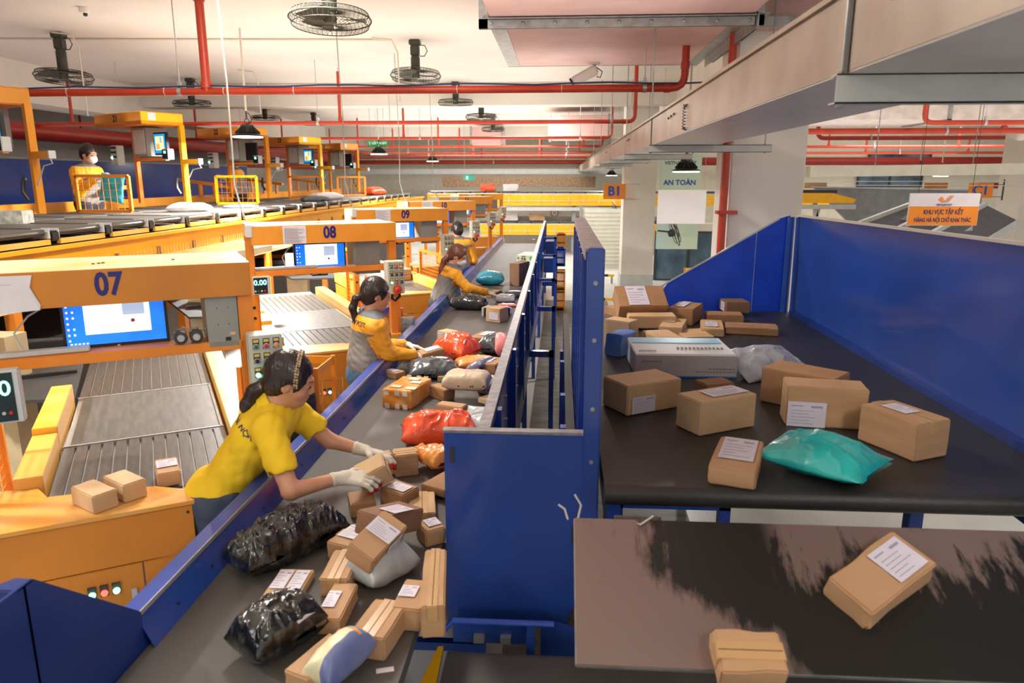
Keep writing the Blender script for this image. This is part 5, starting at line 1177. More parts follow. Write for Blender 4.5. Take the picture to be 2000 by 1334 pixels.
def fingers(W_,d,n,side,sc=1.0,curl=(.5,.5,.5,.5),spread=.16,thumb=.9,tcurl=.2,r=.0085):
    """returns palm SDF chains; W_ wrist, d towards the fingers, n palm normal, side thumb direction"""
    d=V3(d).normalized(); n=V3(n); n=(n-d*n.dot(d)).normalized(); s_=V3(side); s_=(s_-d*s_.dot(d)-n*s_.dot(n)).normalized()
    S=SDF(); tips=[]; K=W_+d*.085*sc
    for i,a in enumerate((.030,.010,-.010,-.029)):
        base=W_+d*(.083-.004*abs(i-1))*sc+s_*a*sc
        S.cap(W_+s_*a*.6*sc+d*.008*sc,base,.0145*sc,.0115*sc,.014)
        dd=(d+s_*(spread*(1-i*.66))).normalized(); p=base; L=(.038,.042,.039,.031)[i]*sc; c=curl[i]; pts=[p]
        for j in range(3):
            ang=c*(.55+.45*j); q=(dd*math.cos(ang*(j+1)*.7)+n*math.sin(ang*(j+1)*.7)); p=p+q*L*(1,.66,.52)[j]; pts.append(p)
        S.chain(pts,[r*1.08*sc,r*sc,r*.94*sc,r*.85*sc],.005); tips.append((pts[2],pts[3]))
    b=W_+s_*.020*sc+d*.022*sc; t1=b+(d*math.cos(thumb)+s_*math.sin(thumb)+n*.25).normalized()*.040*sc
    t2=t1+(d*math.cos(thumb*.55)+s_*math.sin(thumb*.55)+n*(.3+tcurl)).normalized()*.030*sc; t3=t2+(d*math.cos(thumb*.3)+s_*math.sin(thumb*.3)+n*(.4+tcurl)).normalized()*.024*sc
    S.chain([b,t1,t2,t3],[.0155*sc,.0115*sc,.010*sc,.0088*sc],.008); tips.append((t2,t3))
    return S,tips
def decal(body,size,M,target,m,parent,push,name='lettering',bold=.0006,lift=.0025):
    t=text(body,size,m,None,M,name=name,ext=0,bold=bold); me=t.data; mw=M.copy(); t.matrix_world=Matrix.Identity(4)
    bm=bmesh.new(); bm.from_mesh(me); bmesh.ops.triangulate(bm,faces=bm.faces)
    for _ in range(2): bmesh.ops.subdivide_edges(bm,edges=[e for e in bm.edges if e.calc_length()>size*.12],cuts=1)
    bv=BVHTree.FromPolygons([v.co for v in target.data.vertices],[tuple(p.vertices) for p in target.data.polygons]); d=V3(push).normalized(); bad=[]
    for v in bm.verts:
        w=mw@v.co; h=bv.ray_cast(w-d*.25,d,.7)
        if h[0] is None: bad.append(v)
        else: v.co=h[0]-d*lift
    bmesh.ops.delete(bm,geom=bad,context='VERTS'); bm.to_mesh(me); bm.free(); t.parent=parent; return t
def person(label,J,style):
    """J: joints in world space; style: look"""
    t=tag(bpy.data.objects.new('person',None),label,'person'); COL.objects.link(t); t.location=J['foot']; t.empty_display_size=.2
    bpy.context.view_layer.update(); inv=Matrix.Translation(-V3(J['foot']))
    L=lambda p: V3(p)-V3(J['foot'])
    j={k:L(v) for k,v in J.items() if k not in('fd','ff')}
    fd=V3(J['fd']).normalized(); sc=style.get('sc',1); h=style.get('h',.007)
    C=j['head']; fr=basis3(fd,roll=style.get('roll',0))
    across=(j['sL']-j['sR']).normalized(); 
    pel=j['pelvis']; nk=j['neck']; axis_=(nk-pel).normalized(); bf=across.cross(axis_).normalized()
    bf = bf if bf.dot(V3(J['ff']))>0 else -bf
    hipw=.082; hL=pel+across*hipw; hR=pel-across*hipw
    waist=pel.lerp(nk,.36); chest=pel.lerp(nk,.72)
    def torso(S,e,k=.05,loose=False):
        if loose: S.cap(hL+axis_*.05,hR+axis_*.05,.088+e*.6,.088+e*.6,k); S.ell(pel+axis_*.09-bf*.01,(.145+e,.10+e*.8,.15),(across,bf,axis_),k)
        else:
            S.cap(hL*.55+hR*.45+axis_*.02,hR*.55+hL*.45+axis_*.02,.098+e,.098+e,k); S.cap(hL,hR,.082+e,.082+e,k); S.ell(pel-bf*.045-axis_*.02,(.135+e,.085+e,.10+e),(across,bf,axis_),k)
        S.ell(waist,(.122+e,.092+e,.13+e),(across,bf,axis_),k)
        S.ell(chest+bf*.012,(.142+e,.104+e,.16+e),(across,bf,axis_),k)
        S.cap(j['sR'].lerp(nk,.16),j['sL'].lerp(nk,.16),.054+e,.054+e,k)
        S.cap(nk-axis_*.05,nk+axis_*.0,.062+e*.5,.05+e*.3,.03)
        if style.get('bust',1): 
            for s_ in (-1,1): S.ell(chest+across*.06*s_+bf*.075-axis_*.02,(.055+e,.045+e,.05+e),(across,bf,axis_),.03)
    # --- body: one continuous mesh
    B=SDF(); torso(B,-.014); head_sdf(B,C,fr,nk,sc)
    for s_ in 'RL':
        B.chain([j['s'+s_],j['e'+s_]],[.046,.036],.03); B.chain([j['e'+s_],j['w'+s_]],[.036,.024],.012)
        hd=V3(J['h'+s_+'d']).normalized(); B.cap(j['w'+s_],j['w'+s_]+hd*.055,.019,.012,.01)
        hp=hR if s_=='R' else hL; kn,an=j['k'+s_],j['a'+s_]
        B.chain([hp,kn,an],[.070,.05,.034],.03); B.cap(an,an+V3(J['ff'])*.15-V3((0,0,an.z-.045)),.04,.03,.02)
    for s_ in 'RL':
        if style.get('bare',''):
            pass
        hs,tips=fingers(j['w'+s_],J['h'+s_+'d'],J['h'+s_+'n'],J['h'+s_+'s'],sc,style.get('curl'+s_,(.45,.5,.55,.6)),style.get('spread',.16),style.get('thumb'+s_,.9),r=.0078)
        if s_ not in style.get('gloves',''):
            for q in hs.p: B.p.append(q)
    body=B.build('body',style['skin'],t,h)
    # gloves
    for s_ in 'RL':
        if s_ in style.get('gloves',''):
            hs,tips=fingers(j['w'+s_],J['h'+s_+'d'],J['h'+s_+'n'],J['h'+s_+'s'],sc*1.06,style.get('curl'+s_,(.45,.5,.55,.6)),style.get('spread',.16),style.get('thumb'+s_,.9),r=.0096)
            hd=V3(J['h'+s_+'d']).normalized(); hs.cap(j['w'+s_]-(j['w'+s_]-j['e'+s_]).normalized()*.035,j['w'+s_]+hd*.01,.0295,.027,.012)
            g=hs.build('glove',M_glove,t,style.get('hh',.0035))
            if style.get('tips'):
                T=SDF()
                for a,b in tips: T.cap(a.lerp(b,.25),b,.0108*sc,.0102*sc,.001)
                tag(T.build('red_fingertips',M_gtip,g,.0035),kind='stuff')
            cf=j['w'+s_]-(j['w'+s_]-j['e'+s_]).normalized()*.036; ax=(j['w'+s_]-j['e'+s_]).normalized()
            MB().tube([cf-ax*.004,cf+ax*.004],.031,16).build('cuff_edge',M_glove,g,smooth=True)
    # top
    e=style.get('loose',.014); T=SDF(); torso(T,e,loose=(style['top']=='jacket'))
    slv=style['sleeve']
    for s_ in 'RL':
        if slv=='short':
            m_=j['s'+s_].lerp(j['e'+s_],.62); T.chain([j['s'+s_],m_],[.060,.062],.03)
        else: T.chain([j['s'+s_],j['e'+s_],j['w'+s_]-(j['w'+s_]-j['e'+s_]).normalized()*.03],[.062,.056,.042],.02)
    T.chain([nk-axis_*.06,nk-axis_*.0],[.064,.052],.02)
    if slv=='short':
        for s_ in 'RL':
            m_=j['s'+s_].lerp(j['e'+s_],.60); T.plane if 0 else None
            T.ell(m_+(j['e'+s_]-j['s'+s_]).normalized()*.055,(.075,.075,.05),None,.003,'s')
    hem=pel-axis_*style.get('hem',.06)
    if style['top']!='jacket': T.cap(hL-axis_*.04,hR-axis_*.04,.088+e,.088+e,.03)
    T.plane(hem,-V3((0,0,1)) if not style.get('slant') else -axis_)
    T.cap(nk+axis_*.035,C,.055,.055,.004,'s')
    yk=chest+axis_*style.get('yoke',.02)
    if style['top']=='jacket':
        def mf(c):
            d_=(c-yk).dot(axis_); 
            for s_ in 'RL':
                a,b=j['s'+s_],j['e'+s_]; ab=b-a; tt=(c-a).dot(ab)/ab.length_squared
                if tt>.12 and (c-(a+ab*min(1,max(0,tt)))).length<.085: return 1
                a,b=j['e'+s_],j['w'+s_]; ab=b-a; tt=(c-a).dot(ab)/ab.length_squared
                if tt>-.1 and (c-(a+ab*min(1,max(0,tt)))).length<.08: return 1
            if (c-nk).dot(axis_)>.012: return 2
            return 1 if d_>0 else 0
        top=T.build('jacket',[M_jgrey,M_jyel,M_jdk],t,h,matfn=mf,noise_amp=style.get('fold',.0045),noise_f=20,seed=style.get('seed',1),fold_dir=tuple(axis_))
    else: top=T.build('polo_shirt',M_polo,t,h,noise_amp=style.get('fold',.003),noise_f=17,seed=style.get('seed',1),fold_dir=tuple((axis_+bf*.5).normalized()))
    # collar
    cl=SDF(); n_=14; r_,f_,u_=basis3(bf,axis_)
    for i in range(n_+1):
        a=R(28)+(2*pi-R(56))*i/n_; p=nk-axis_*.012+(bf*math.cos(a)+across*math.sin(a))*.074-axis_*(.02*math.cos(a)+.008); q=p+axis_*.044+(bf*math.cos(a)+across*math.sin(a))*-.016
        cl.cap(p,q,.0055,.005,.012)
        if i<n_:
            a2=R(28)+(2*pi-R(56))*(i+.5)/n_; p=nk-axis_*.012+(bf*math.cos(a2)+across*math.sin(a2))*.074-axis_*(.02*math.cos(a2)+.008); cl.cap(p,p+axis_*.044+(bf*math.cos(a2)+across*math.sin(a2))*-.016,.0055,.005,.012)
    cl.build('collar',M_polo if style['top']!='jacket' else M_jdk,t,.005)
    # trousers
    Q=SDF(); Q.cap(hL+axis_*.03,hR+axis_*.03,.103,.103,.03); Q.ell(pel-bf*.045-axis_*.02,(.143,.094,.108),(across,bf,axis_),.04); Q.cap(hL,hR,.092,.092,.04)
    Q.chain([hL-axis_*.02,j['kL'],j['aL']+V3((0,0,.04))],[.092,.066,.056],.03); Q.chain([hR-axis_*.02,j['kR'],j['aR']+V3((0,0,.04))],[.092,.066,.056],.03)
    Q.plane(pel+V3((0,0,.10 if style['top']=='jacket' else .05)),(0,0,1)); Q.build('trousers',style['pants'],t,max(h,.008),noise_amp=.004,noise_f=16,seed=4)
    for s_ in 'RL':
        an=j['a'+s_]; sh=SDF(); sh.cap(V3((an.x,an.y,.035)),V3((an.x,an.y,.035))+V3(J['ff'])*.15,.042,.034,.02); sh.build('shoe',M_black,t,.009)
    # hair and face
    H,g=hair_sdf(C,fr,sc,style.get('hvol',.010))
    if style.get('pony'):
        pts=[L(p) for p in style['pony']]; H.chain(pts,style['pr'],.012)
    if style.get('bun'): H.ell(g(0,-.10,-.01),(.035,.03,.035),None,.01)
    H.build('hair',style['hair'],t,min(h,.005),noise_amp=.0022,noise_f=70,seed=2)
    if style.get('scr'):
        p=L(style['scr']); s2=SDF(); 
        for i in range(8): a=i*pi/4; q=p+(fr[0]*math.cos(a)+fr[2]*math.sin(a))*.020; s2.ell(q,(.013,.013,.013),None,.008)
        s2.build('scrunchie',M_scr,t,.004)
    if style.get('band'):
        bd=MB()
        for i in range(34):
            a=R(-12)+R(204)*i/33; q=C+(fr[0]*math.cos(a)*.0855+fr[2]*(.027+math.sin(a)*.1075)+fr[1]*(.028-.02*math.sin(a)))*sc
            for dd in (-.005,.005): bd.lathe([(.0,-.006),(.0055,-.003),(.0055,.003),(.0,.006)],q+fr[1]*dd,7)
        bd.build('headband',M_band,t,smooth=True)
    if style.get('face',1):
        for s_ in (-1,1):
            MB().lathe([(.0,-.0105),(.0075,-.0075),(.0105,0),(.0075,.0075),(0,.0105)],g(.031*s_,.0795,.005),10).build('eye',M_black if style.get('down') else M_eye,t,smooth=True)
            b=SDF(); b.cap(g(.014*s_,.092,.027),g(.046*s_,.078,.030),.003,.0022,.002); b.build('eyebrow',style['hair'],t,.003)
        if style.get('down'):
            for s_ in (-1,1): b=SDF(); b.cap(g(.02*s_,.092,.001),g(.043*s_,.084,.0),.0022,.002,.002); b.build('eyelash',M_black,t,.002)
    if not style.get('mask') and style.get('face',1):
        b=SDF(); b.ell(g(0,.0865,-.054),(.020,.010,.0045),fr,.003); b.ell(g(0,.084,-.064),(.017,.010,.0055),fr,.003); b.build('lips',M_lip,t,.003)
    if style.get('mask'):
        m=SDF(); m.ell(g(0,.055,-.045),(.060,.060,.052),fr,.01); m.cap(g(0,.098,-.012),g(0,.108,-.03),.012,.014,.02); m.ell(g(0,-.04,-.04),(.09,.07,.09),fr,.004,'s'); mo=m.build('face_mask',M_mask,t,.005)
        lp=MB()
        for s_ in (-1,1): lp.tube([g(.055*s_,.04,-.02),g(.072*s_,.01,.0),g(.08*s_,-.008,.015)],.0016,5); lp.tube([g(.055*s_,.035,-.07),g(.07*s_,.0,-.045),g(.08*s_,-.012,-.02)],.0016,5)
        lp.build('mask_loops',M_mask,mo)
    return t,body,top,dict(j=j,bf=bf,axis=axis_,across=across,chest=chest,waist=waist,nk=nk,pel=pel,yk=yk)
def stand(J,ff,foot,knee_f=.03,zf=0.0):
    ff=V3(ff).normalized(); sd=V3((-ff.y,ff.x,0)); p=V3(J['pelvis']); fx,fy,fz=foot
    for s_,q in (('L',1),('R',-1)):
        a=V3((fx,fy,fz+.08))+sd*.09*q; J['a'+s_]=a; hp=V3((p.x,p.y,p.z))+sd*.085*q; J['k'+s_]=hp.lerp(a,.52)+ff*knee_f
    J['foot']=foot; J['ff']=ff; return J
# ---- worker 1: yellow polo, bending over the rail
J=dict(pelvis=(-1.47,2.86,.90),neck=(-1.205,2.86,1.300),head=(-1.128,2.875,1.418),sR=(-1.165,2.705,1.245),sL=(-1.19,3.015,1.245),
       eR=(-1.045,2.585,1.045),wR=(-.885,2.73,1.045),eL=(-1.035,3.045,1.085),wL=(-.885,3.065,1.035),
       hRd=(.93,.22,-.12),hRn=(.1,.35,-.9),hRs=(.1,1,.35),hLd=(.93,.02,-.2),hLn=(.05,-.25,-1),hLs=(.2,-1,.1),fd=(.90,.20,-.34))
stand(J,(1,.05,0),(-1.50,2.86,0))
ws=dict(skin=M_skin,hair=M_hair,top='polo',sleeve='short',pants=M_trous,h=.0058,hh=.0032,gloves='RL',tips=1,band=1,seed=3,fold=.0042,loose=.012,down=1,roll=R(4),
        pony=[(-1.235,2.855,1.405),(-1.275,2.84,1.375),(-1.305,2.83,1.315),(-1.315,2.83,1.26)],pr=[.024,.030,.030,.012],scr=(-1.243,2.853,1.400),hem=-.045,
        curlR=(.35,.45,.5,.55),curlL=(.4,.45,.5,.5),thumbR=1.0,thumbL=1.0,spread=.22,hvol=.008)
w1,b1,top1,d1=person('woman in a yellow polo shirt bending over the rail to pick cartons',J,ws)
o=d1['chest']+d1['axis']*.055; bf=d1['bf']
rt=(d1['across']*-1); 
decal('BƯU ĐIỆN HÀ NỘI',.030,frame(o-bf*.2-d1['axis']*.02+rt*.035,rt,d1['axis']),top1,mat('polo_print',(40,70,86),.6,var=0),w1,bf)
# ---- worker 2: grey and amber jacket, black ponytail
ff=V3((.86,.5,0)).normalized()
def rel(c,a,b,z): s=V3((-ff.y,ff.x,0)); p=V3(c)+ff*a+s*b; p.z=z; return p
c0=(-1.385,5.03,0)
J=dict(pelvis=rel(c0,-.02,0,.865),neck=rel(c0,.03,0,1.275),head=rel(c0,.085,0,1.432),sR=rel(c0,.02,-.165,1.215),sL=rel(c0,.02,.165,1.215),
       eR=(-1.20,4.93,1.035),wR=(-1.03,5.06,.985),eL=rel(c0,.1,.21,1.02),wL=(-1.15,5.30,1.01),hRd=(.85,.35,-.25),hRn=(.05,.1,-1),hRs=(-.2,1,.1),hLd=(1,0,-.2),hLn=(0,-.2,-1),hLs=(0,-1,0),fd=(.90,.36,-.22))
stand(J,ff,(-1.40,5.02,0))
hd=V3(J['head'])
ws=dict(skin=M_skin,hair=M_hair,top='jacket',sleeve='long',pants=M_jeans,h=.0075,hh=.0045,gloves='RL',seed=5,fold=.0055,loose=.026,hem=.05,down=1,
        pony=[hd+V3((-.085,-.045,.01)),hd+V3((-.135,-.06,-.02)),hd+V3((-.16,-.065,-.09)),hd+V3((-.145,-.06,-.17)),hd+V3((-.12,-.055,-.21))],pr=[.020,.026,.028,.022,.008],scr=hd+V3((-.088,-.045,.008)))
w2,b2,top2,d2=person('woman with a black ponytail in a grey and amber work jacket at the belt',J,ws)
decal('VIETNAM POST',.050,frame(d2['chest']+d2['axis']*.075-d2['bf']*.2,-d2['across'],d2['axis']),top2,mat('jacket_print',(50,48,60),.6,var=0),w2,d2['bf'])
# ---- worker 3: masked, long brown ponytail, reaching across
ff=V3((.93,.36,0)).normalized(); c0=(-1.30,8.0,0)
J=dict(pelvis=rel(c0,-.03,0,.865),neck=rel(c0,.10,0,1.265),head=(-1.135,8.03,1.405),sR=rel(c0,.10,-.165,1.20),sL=rel(c0,.09,.165,1.20),
       eR=(-1.0,7.86,1.06),wR=(-.80,8.0,.995),eL=rel(c0,.13,.2,1.02),wL=(-1.16,8.28,1.03),hRd=(.85,.3,-.3),hRn=(.05,.1,-1),hRs=(-.2,1,.1),hLd=(.6,0,-.8),hLn=(-.5,0,-.6),hLs=(0,-1,0),fd=(.88,-.10,-.46))
stand(J,ff,(-1.34,7.98,0)); hd=V3(J['head'])
ws=dict(skin=M_skin2,hair=M_hairb,top='jacket',sleeve='long',pants=M_dpants,h=.009,hh=.005,gloves='RL',mask=1,seed=7,fold=.006,loose=.026,hem=.05,down=1,
        pony=[hd+V3((-.10,-.02,.0)),hd+V3((-.15,-.03,-.05)),hd+V3((-.18,-.04,-.16)),hd+V3((-.19,-.05,-.28)),hd+V3((-.18,-.05,-.34))],pr=[.02,.03,.034,.026,.010],scr=hd+V3((-.105,-.02,.0)))
w3,b3,top3,d3=person('masked woman with a long brown ponytail reaching across the belt',J,ws)
decal('VIETNAM POST',.046,frame(d3['chest']+d3['axis']*.07-d3['bf']*.2,-d3['across'],d3['axis']),top3,mat('jacket_print',(50,48,60),.6,var=0),w3,d3['bf'])
# ---- worker 4: seen from behind
ff=V3((-.1,1,0)).normalized(); c0=(-1.50,10.6,0)
J=dict(pelvis=rel(c0,0,0,.93),neck=rel(c0,.02,0,1.36),head=rel(c0,.05,0,1.50),sR=rel(c0,.0,-.18,1.30),sL=rel(c0,.0,.18,1.30),
       eR=rel(c0,.02,-.24,1.06),wR=rel(c0,.2,-.22,.98),eL=rel(c0,.02,.24,1.06),wL=rel(c0,.2,.2,.98),hRd=(0,1,-.2),hRn=(0,0,-1),hRs=(-1,0,0),hLd=(0,1,-.2),hLn=(0,0,-1),hLs=(1,0,0),fd=(-.45,.85,-.35))
stand(J,ff,(-1.50,10.6,0))
ws=dict(skin=M_skin,hair=M_hair,top='jacket',sleeve='long',pants=M_jeans,h=.010,hh=.006,gloves='',seed=9,fold=.006,loose=.03,hem=.06,bust=0,yoke=.05,face=0)
w4,b4,top4,d4=person('worker seen from behind in a grey and amber jacket, farthest along the belt',J,ws)
# ---- worker 5 on the raised platform with the bright blue bag
ff=V3((.93,-.25,0)).normalized(); c0=(-5.86,8.8,0); zf=1.06
J=dict(pelvis=rel(c0,0,0,zf+.88),neck=rel(c0,.03,0,zf+1.32),head=(-5.775,8.78,zf+1.475),sR=rel(c0,.02,-.165,zf+1.25),sL=rel(c0,.02,.165,zf+1.25),
       eR=rel(c0,.08,-.2,zf+1.02),wR=(-5.62,8.62,zf+1.18),eL=rel(c0,.1,.2,zf+1.02),wL=(-5.62,8.80,zf+1.04),hRd=(.85,.1,.35),hRn=(.2,.6,-.6),hRs=(.1,0,1),hLd=(.9,0,.1),hLn=(0,-.3,.9),hLs=(0,-1,.3),fd=(.93,-.20,-.25))
stand(J,ff,(-5.86,8.8,zf)); hd=V3(J['head'])
ws=dict(skin=M_skin2,hair=M_hair,top='jacket',sleeve='long',pants=M_dpants,h=.009,hh=.005,gloves='RL',tips=1,mask=1,bun=1,seed=11,fold=.006,loose=.026,hem=.05,down=1,yoke=.0)
w5,b5,top5,d5=person('masked woman on the raised platform holding a bright blue mailer',J,ws)
b=V3((-5.42,8.62,zf+.92)); t=softbag('poly_mailer','bright cyan mailer held up by the woman on the raised platform','bag',b,.30,.34,.04,0,B_cyan,80,.006,n=36); t.matrix_world=Matrix.Translation(b+V3((0,0,.15)))@Matrix.Rotation(R(8),4,'Y')@Matrix.Rotation(R(84),4,'X')
# ---- worker 6: distant, half hidden behind station 22
o=bpy.data.objects.new('person',None); COL.objects.link(o); o.location=(-5.75,12.9,zf); o.rotation_euler=(0,0,R(200)); tag(o,'distant worker half hidden behind the second far station gantry','person')
for ch in kids(w5):
    c_=ch.copy(); COL.objects.link(c_); c_.parent=o
# ================================================================ ceiling fans
def make_fan(c,r,label,group='caged fans hanging from the ceiling',tilt=0,swing=0):
    t=thing('ceiling_fan',label,'fan',c,swing,group=group); top=CZ-c[2]
    T=Matrix.Rotation(tilt,3,'X')
    m=MB(); m.b2((-.07,-.07,top-.07),(.07,.07,top)); m.b2((-.055,-.055,top-.2),(.055,.055,top-.07)); m.build('mount',M_olive,t,bevel=.012)
    m=MB(); m.lathe([(.045,.05),(.06,.07),(.06,max(.12,top-.22)),(.045,max(.14,top-.19))],(0,0,0),14); m.build('motor',M_olive,t,smooth=True)
    MB().tube([(.06,0,top-.06),(.13,0,top-.07),(.16,0,top-.14),(.12,0,top-.2),(.06,0,top-.2)],.006,6).build('cable',M_black,t,smooth=True)
    ring=MB()
    for rr,zz in ((1,0),(.93,.045),(.93,-.05),(.18,.06),(.2,-.062)):
        pts=[T@Vector((r*rr*math.cos(a*pi/18),r*rr*math.sin(a*pi/18),zz)) for a in range(37)]; ring.tube(pts,.006 if rr==1 else .004,5,cap=False)
    cg=ring.build('cage_rings',M_olive,t,smooth=True)
    w=MB()
    for i in range(48):
        a=i*2*pi/48; cs,sn=math.cos(a),math.sin(a)
        for zs in (1,-1): w.tube([T@Vector((r*q*cs,r*q*sn,zs*z)) for q,z in ((.18,.061),(.6,.06),(.93,.047),(1,0))],.0022,3,cap=False)
    tag(w.build('cage_wires',M_olive,cg),kind='stuff')
    for k in range(3):
        a=k*2*pi/3+c[0]; vs=[]
        for q,wd_,an in ((.12,.04,.25),(.5,.11,.2),(.86,.13,.12)):
            for s_ in (-1,1):
                p=Vector((r*q*math.cos(a)-s_*wd_*math.sin(a),r*q*math.sin(a)+s_*wd_*math.cos(a),s_*wd_*math.sin(an)*1.2)); vs.append(T@p)
        b=rawobj('blade',[v for v in vs]+[v+Vector((0,0,.004)) for v in vs],[(0,1,3,2),(2,3,5,4),(8,9,7,6),(10,11,9,8)],M_olive,t)
    MB().lathe([(.05,-.03),(.055,0),(.05,.05)],(0,0,0),14).build('hub',M_olive,t,smooth=True)
    return t
fl=['largest and nearest caged ceiling fan at the top','caged ceiling fan above the middle of the front pipe','caged ceiling fan right behind the front pipe','caged ceiling fan at far left beside the beam','caged ceiling fan behind the front pipe at left','small caged ceiling fan above the high-bay lamp','smallest caged ceiling fan left of the exit sign','caged ceiling fan, upper one of the overlapping far pair','caged ceiling fan, lower one of the overlapping far pair']
for (px,py,rr),lb in zip(((645,38,75),(812,148,47),(890,200,33),(125,150,51),(375,202,35),(518,230,27),(613,240,23),(940,228,30),(963,252,22)),fl):
    Y=1410*.33/rr; c=P(px,py,y=Y); c.z=min(c.z,3.72); make_fan(c,.33,lb,tilt=R(-4 if rr>40 else 3 if px<900 else 9))
# conduits and small fittings on the slab
M_cond=mat('conduit_beige',(206,196,180),.5,var=.02)
for k,(p,lb) in enumerate((([(-7.2,9.4,3.985),(-2.2,9.8,3.985)],'thin beige conduit on the ceiling leading to the middle fan'),([(-8.2,14,3.985),(-2,14.2,3.985),(1.6,14.2,3.985)],'thin beige conduit crossing the ceiling farther back'),([(-3.4,4.2,3.985),(-4.9,5.3,3.985)],'grey conduit on the ceiling ending at the smoke detector'))):
    tag(MB().tube(p,.012,6).build('conduit',M_cond,smooth=True),lb,'conduit')
c=P(165,28,z=3.93); t=thing('smoke_detector','white smoke detector on the ceiling at upper left','detector',(c.x,c.y,3.94))
MB().lathe([(.05,.06),(.055,.03),(.04,0)],(0,0,0),16).build('base',M_white,t,smooth=True); MB().lathe([(.022,.0),(.022,-.02),(.012,-.03)],(.01,0,0),10).build('sensor',M_black,t,smooth=True)
for k,(x,y,lb) in enumerate(((-6.2,9.0,'bent grey cable dropping from the ceiling beside the nearest far station'),(-3.55,14.0,'beige drop pipe over the high-bay lamp'),(-2.4,9.6,'bent beige conduit dropping beside the middle riser'),(-5.3,12.2,'thin drop cable behind the front pipe'))):
    tag(MB().tube([(x,y,3.98),(x+.25,y,3.95),(x+.32,y,3.8),(x+.33,y,3.0+.1*k)],.01,6).build('drop_cable',M_cond,smooth=True),lb,'cable')
# ================================================================ high-bay lamps
M_lampface=mat('lamp_face',(255,250,240),.4,var=0,emit=7)
def highbay(c,r,label,cord=None):
    t=thing('high_bay_lamp',label,'lamp',c,group='round high-bay lamps')
    MB().lathe([(r,.0),(r*.98,.012),(r*.5,.05),(r*.42,.055)],(0,0,0),24).build('shade',M_black,t,smooth=True)
    MB().lathe([(r*.93,-.012),(r*.93,.0)],(0,0,0),24).build('diffuser',M_lampface,t)
    m=MB(); m.lathe([(r*.42,.055),(r*.44,.12),(r*.36,.14)],(0,0,0),18)
    h=m.build('heat_sink',M_dark,t,smooth=True)
    f=MB()
    for i in range(16): a=i*pi/8; f.bar((r*.4*math.cos(a),r*.4*math.sin(a),.1),(r*.75*math.cos(a),r*.75*math.sin(a),.035),.004,.03)
    tag(f.build('cooling_fins',M_dark,h),kind='stuff')
    m=MB(); pts=[(.03*math.cos(a*pi/6),0,.18+.03*math.sin(a*pi/6)) for a in range(13)]; m.tube(pts,.005,5); m.tube([(0,0,.21),(0,0,.34)],.01,6); m.tube([(0,0,.14),(.05,0,.17),(.07,0,.22),(.02,0,.28)],.006,5); m.build('hook_and_cord',M_dark,t); MB().tube([(0,0,.3),(0,0,CZ-c[2])],.013,6).build('pole',M_cond,t)
    return t
for i,(x,y,z) in enumerate(LAMPS_A): highbay((x,y,z),.19,['unseen nearest high-bay lamp over the sorter, at left','high-bay lamp glowing in front of the second far station','high-bay lamp under the green exit sign','small distant high-bay lamp right of the exit sign'][i])
for i,(x,y,z) in enumerate(LAMPS_B): highbay((x,y,z),.17,['large high-bay lamp hanging in front of the green banner','high-bay lamp in front of the distant square column','most distant high-bay lamp left of the distant square column'][i])
for x,y,z,lb in ((7.7,16.5,2.32,'high-bay lamp above the grey chutes at right'),(8.9,18,2.3,'smaller high-bay lamp close behind the one above the grey chutes'),(4.02,6.1,2.29,'dark lamp shade cut by the right edge of the view')): highbay((x,y,z),.17 if y>8 else .2,lb)
# ================================================================ camera on the duct
c=P(1160,135,y=8.3); t=thing('security_camera','white bullet security camera fixed under the pink duct','camera',(c.x,8.25,3.45))
MB().lathe([(.06,-.015),(.06,.0)],(0,0,0),16).build('base',M_greyl,t,smooth=True)
MB().tube([(0,0,-.01),(0,0,-.07),(.0,.0,-.1)],.022,10).build('joint',M_greyl,t,smooth=True)
Q=Matrix.Rotation(R(28),3,'Y')@Matrix.Identity(3)
m=MB(); m.box(Vector((-.1,-.02,-.13)),(.3,.11,.11),Matrix.Rotation(R(-28),3,'Y')); m.build('housing',mat('camera_body',(206,200,190),.4,var=0),t,bevel=.02,smooth=True)
m=MB(); m.box(Vector((-.235,-.02,-.2)),(.02,.112,.115),Matrix.Rotation(R(-28),3,'Y')); m.build('lens_hood',M_black,t,bevel=.01)
MB().tube([(.02,.03,-.03),(.09,.03,-.08),(.07,.03,-.14),(.03,.03,-.13)],.006,6).build('cable',M_dark,t,smooth=True)
# ================================================================ signs
def sign(name,label,cx,cz_,y,w,h,m,cat='sign'):
    t=thing(name,label,cat,(cx,y,cz_)); MB().box((0,0,0),(w,.02,h)).build('board',m,t); return t
def face(t,body,size,m,dx=0,dz=0,bold=.002,sq=1):
    o=text(body,size,m,None,frame((dx,-.012,dz),(1,0,0),(0,0,1)),name='lettering',bold=bold,sq=sq); o.parent=t; return o
M_so=mat('sign_orange',(236,140,40),.5,var=.02); M_sg=mat('sign_green',(24,150,84),.5,var=0,emit=.25); M_swhite=mat('sign_white',(226,216,220),.5,var=.02); M_sblue=mat('sign_blue',(50,80,160),.5,var=0); M_wlet=mat('letter_white',(240,245,240),.5,var=0)
c=P(737,281,y=16); t=sign('exit_sign','green hanging exit sign with an arrow over the sorter',c.x,c.z,16,.41,.135,M_sg); face(t,'LỐI THOÁT',.062,M_wlet,.045,.012); face(t,'EXIT',.028,M_wlet,.045,-.045)
m=MB(); m.box((-.165,-.012,-.005),(.01,.004,.07)); m.bar((-.19,-.012,.02),(-.165,-.012,.045),.008,.004); m.bar((-.14,-.012,.02),(-.165,-.012,.045),.008,.004); m.build('arrow',M_wlet,t); MB().tube([(-.15,0,.07),(-.15,0,CZ-c.z)],.006,5).tube([(.15,0,.07),(.15,0,CZ-c.z)],.006,5).build('hanging_wires',M_alu,t)
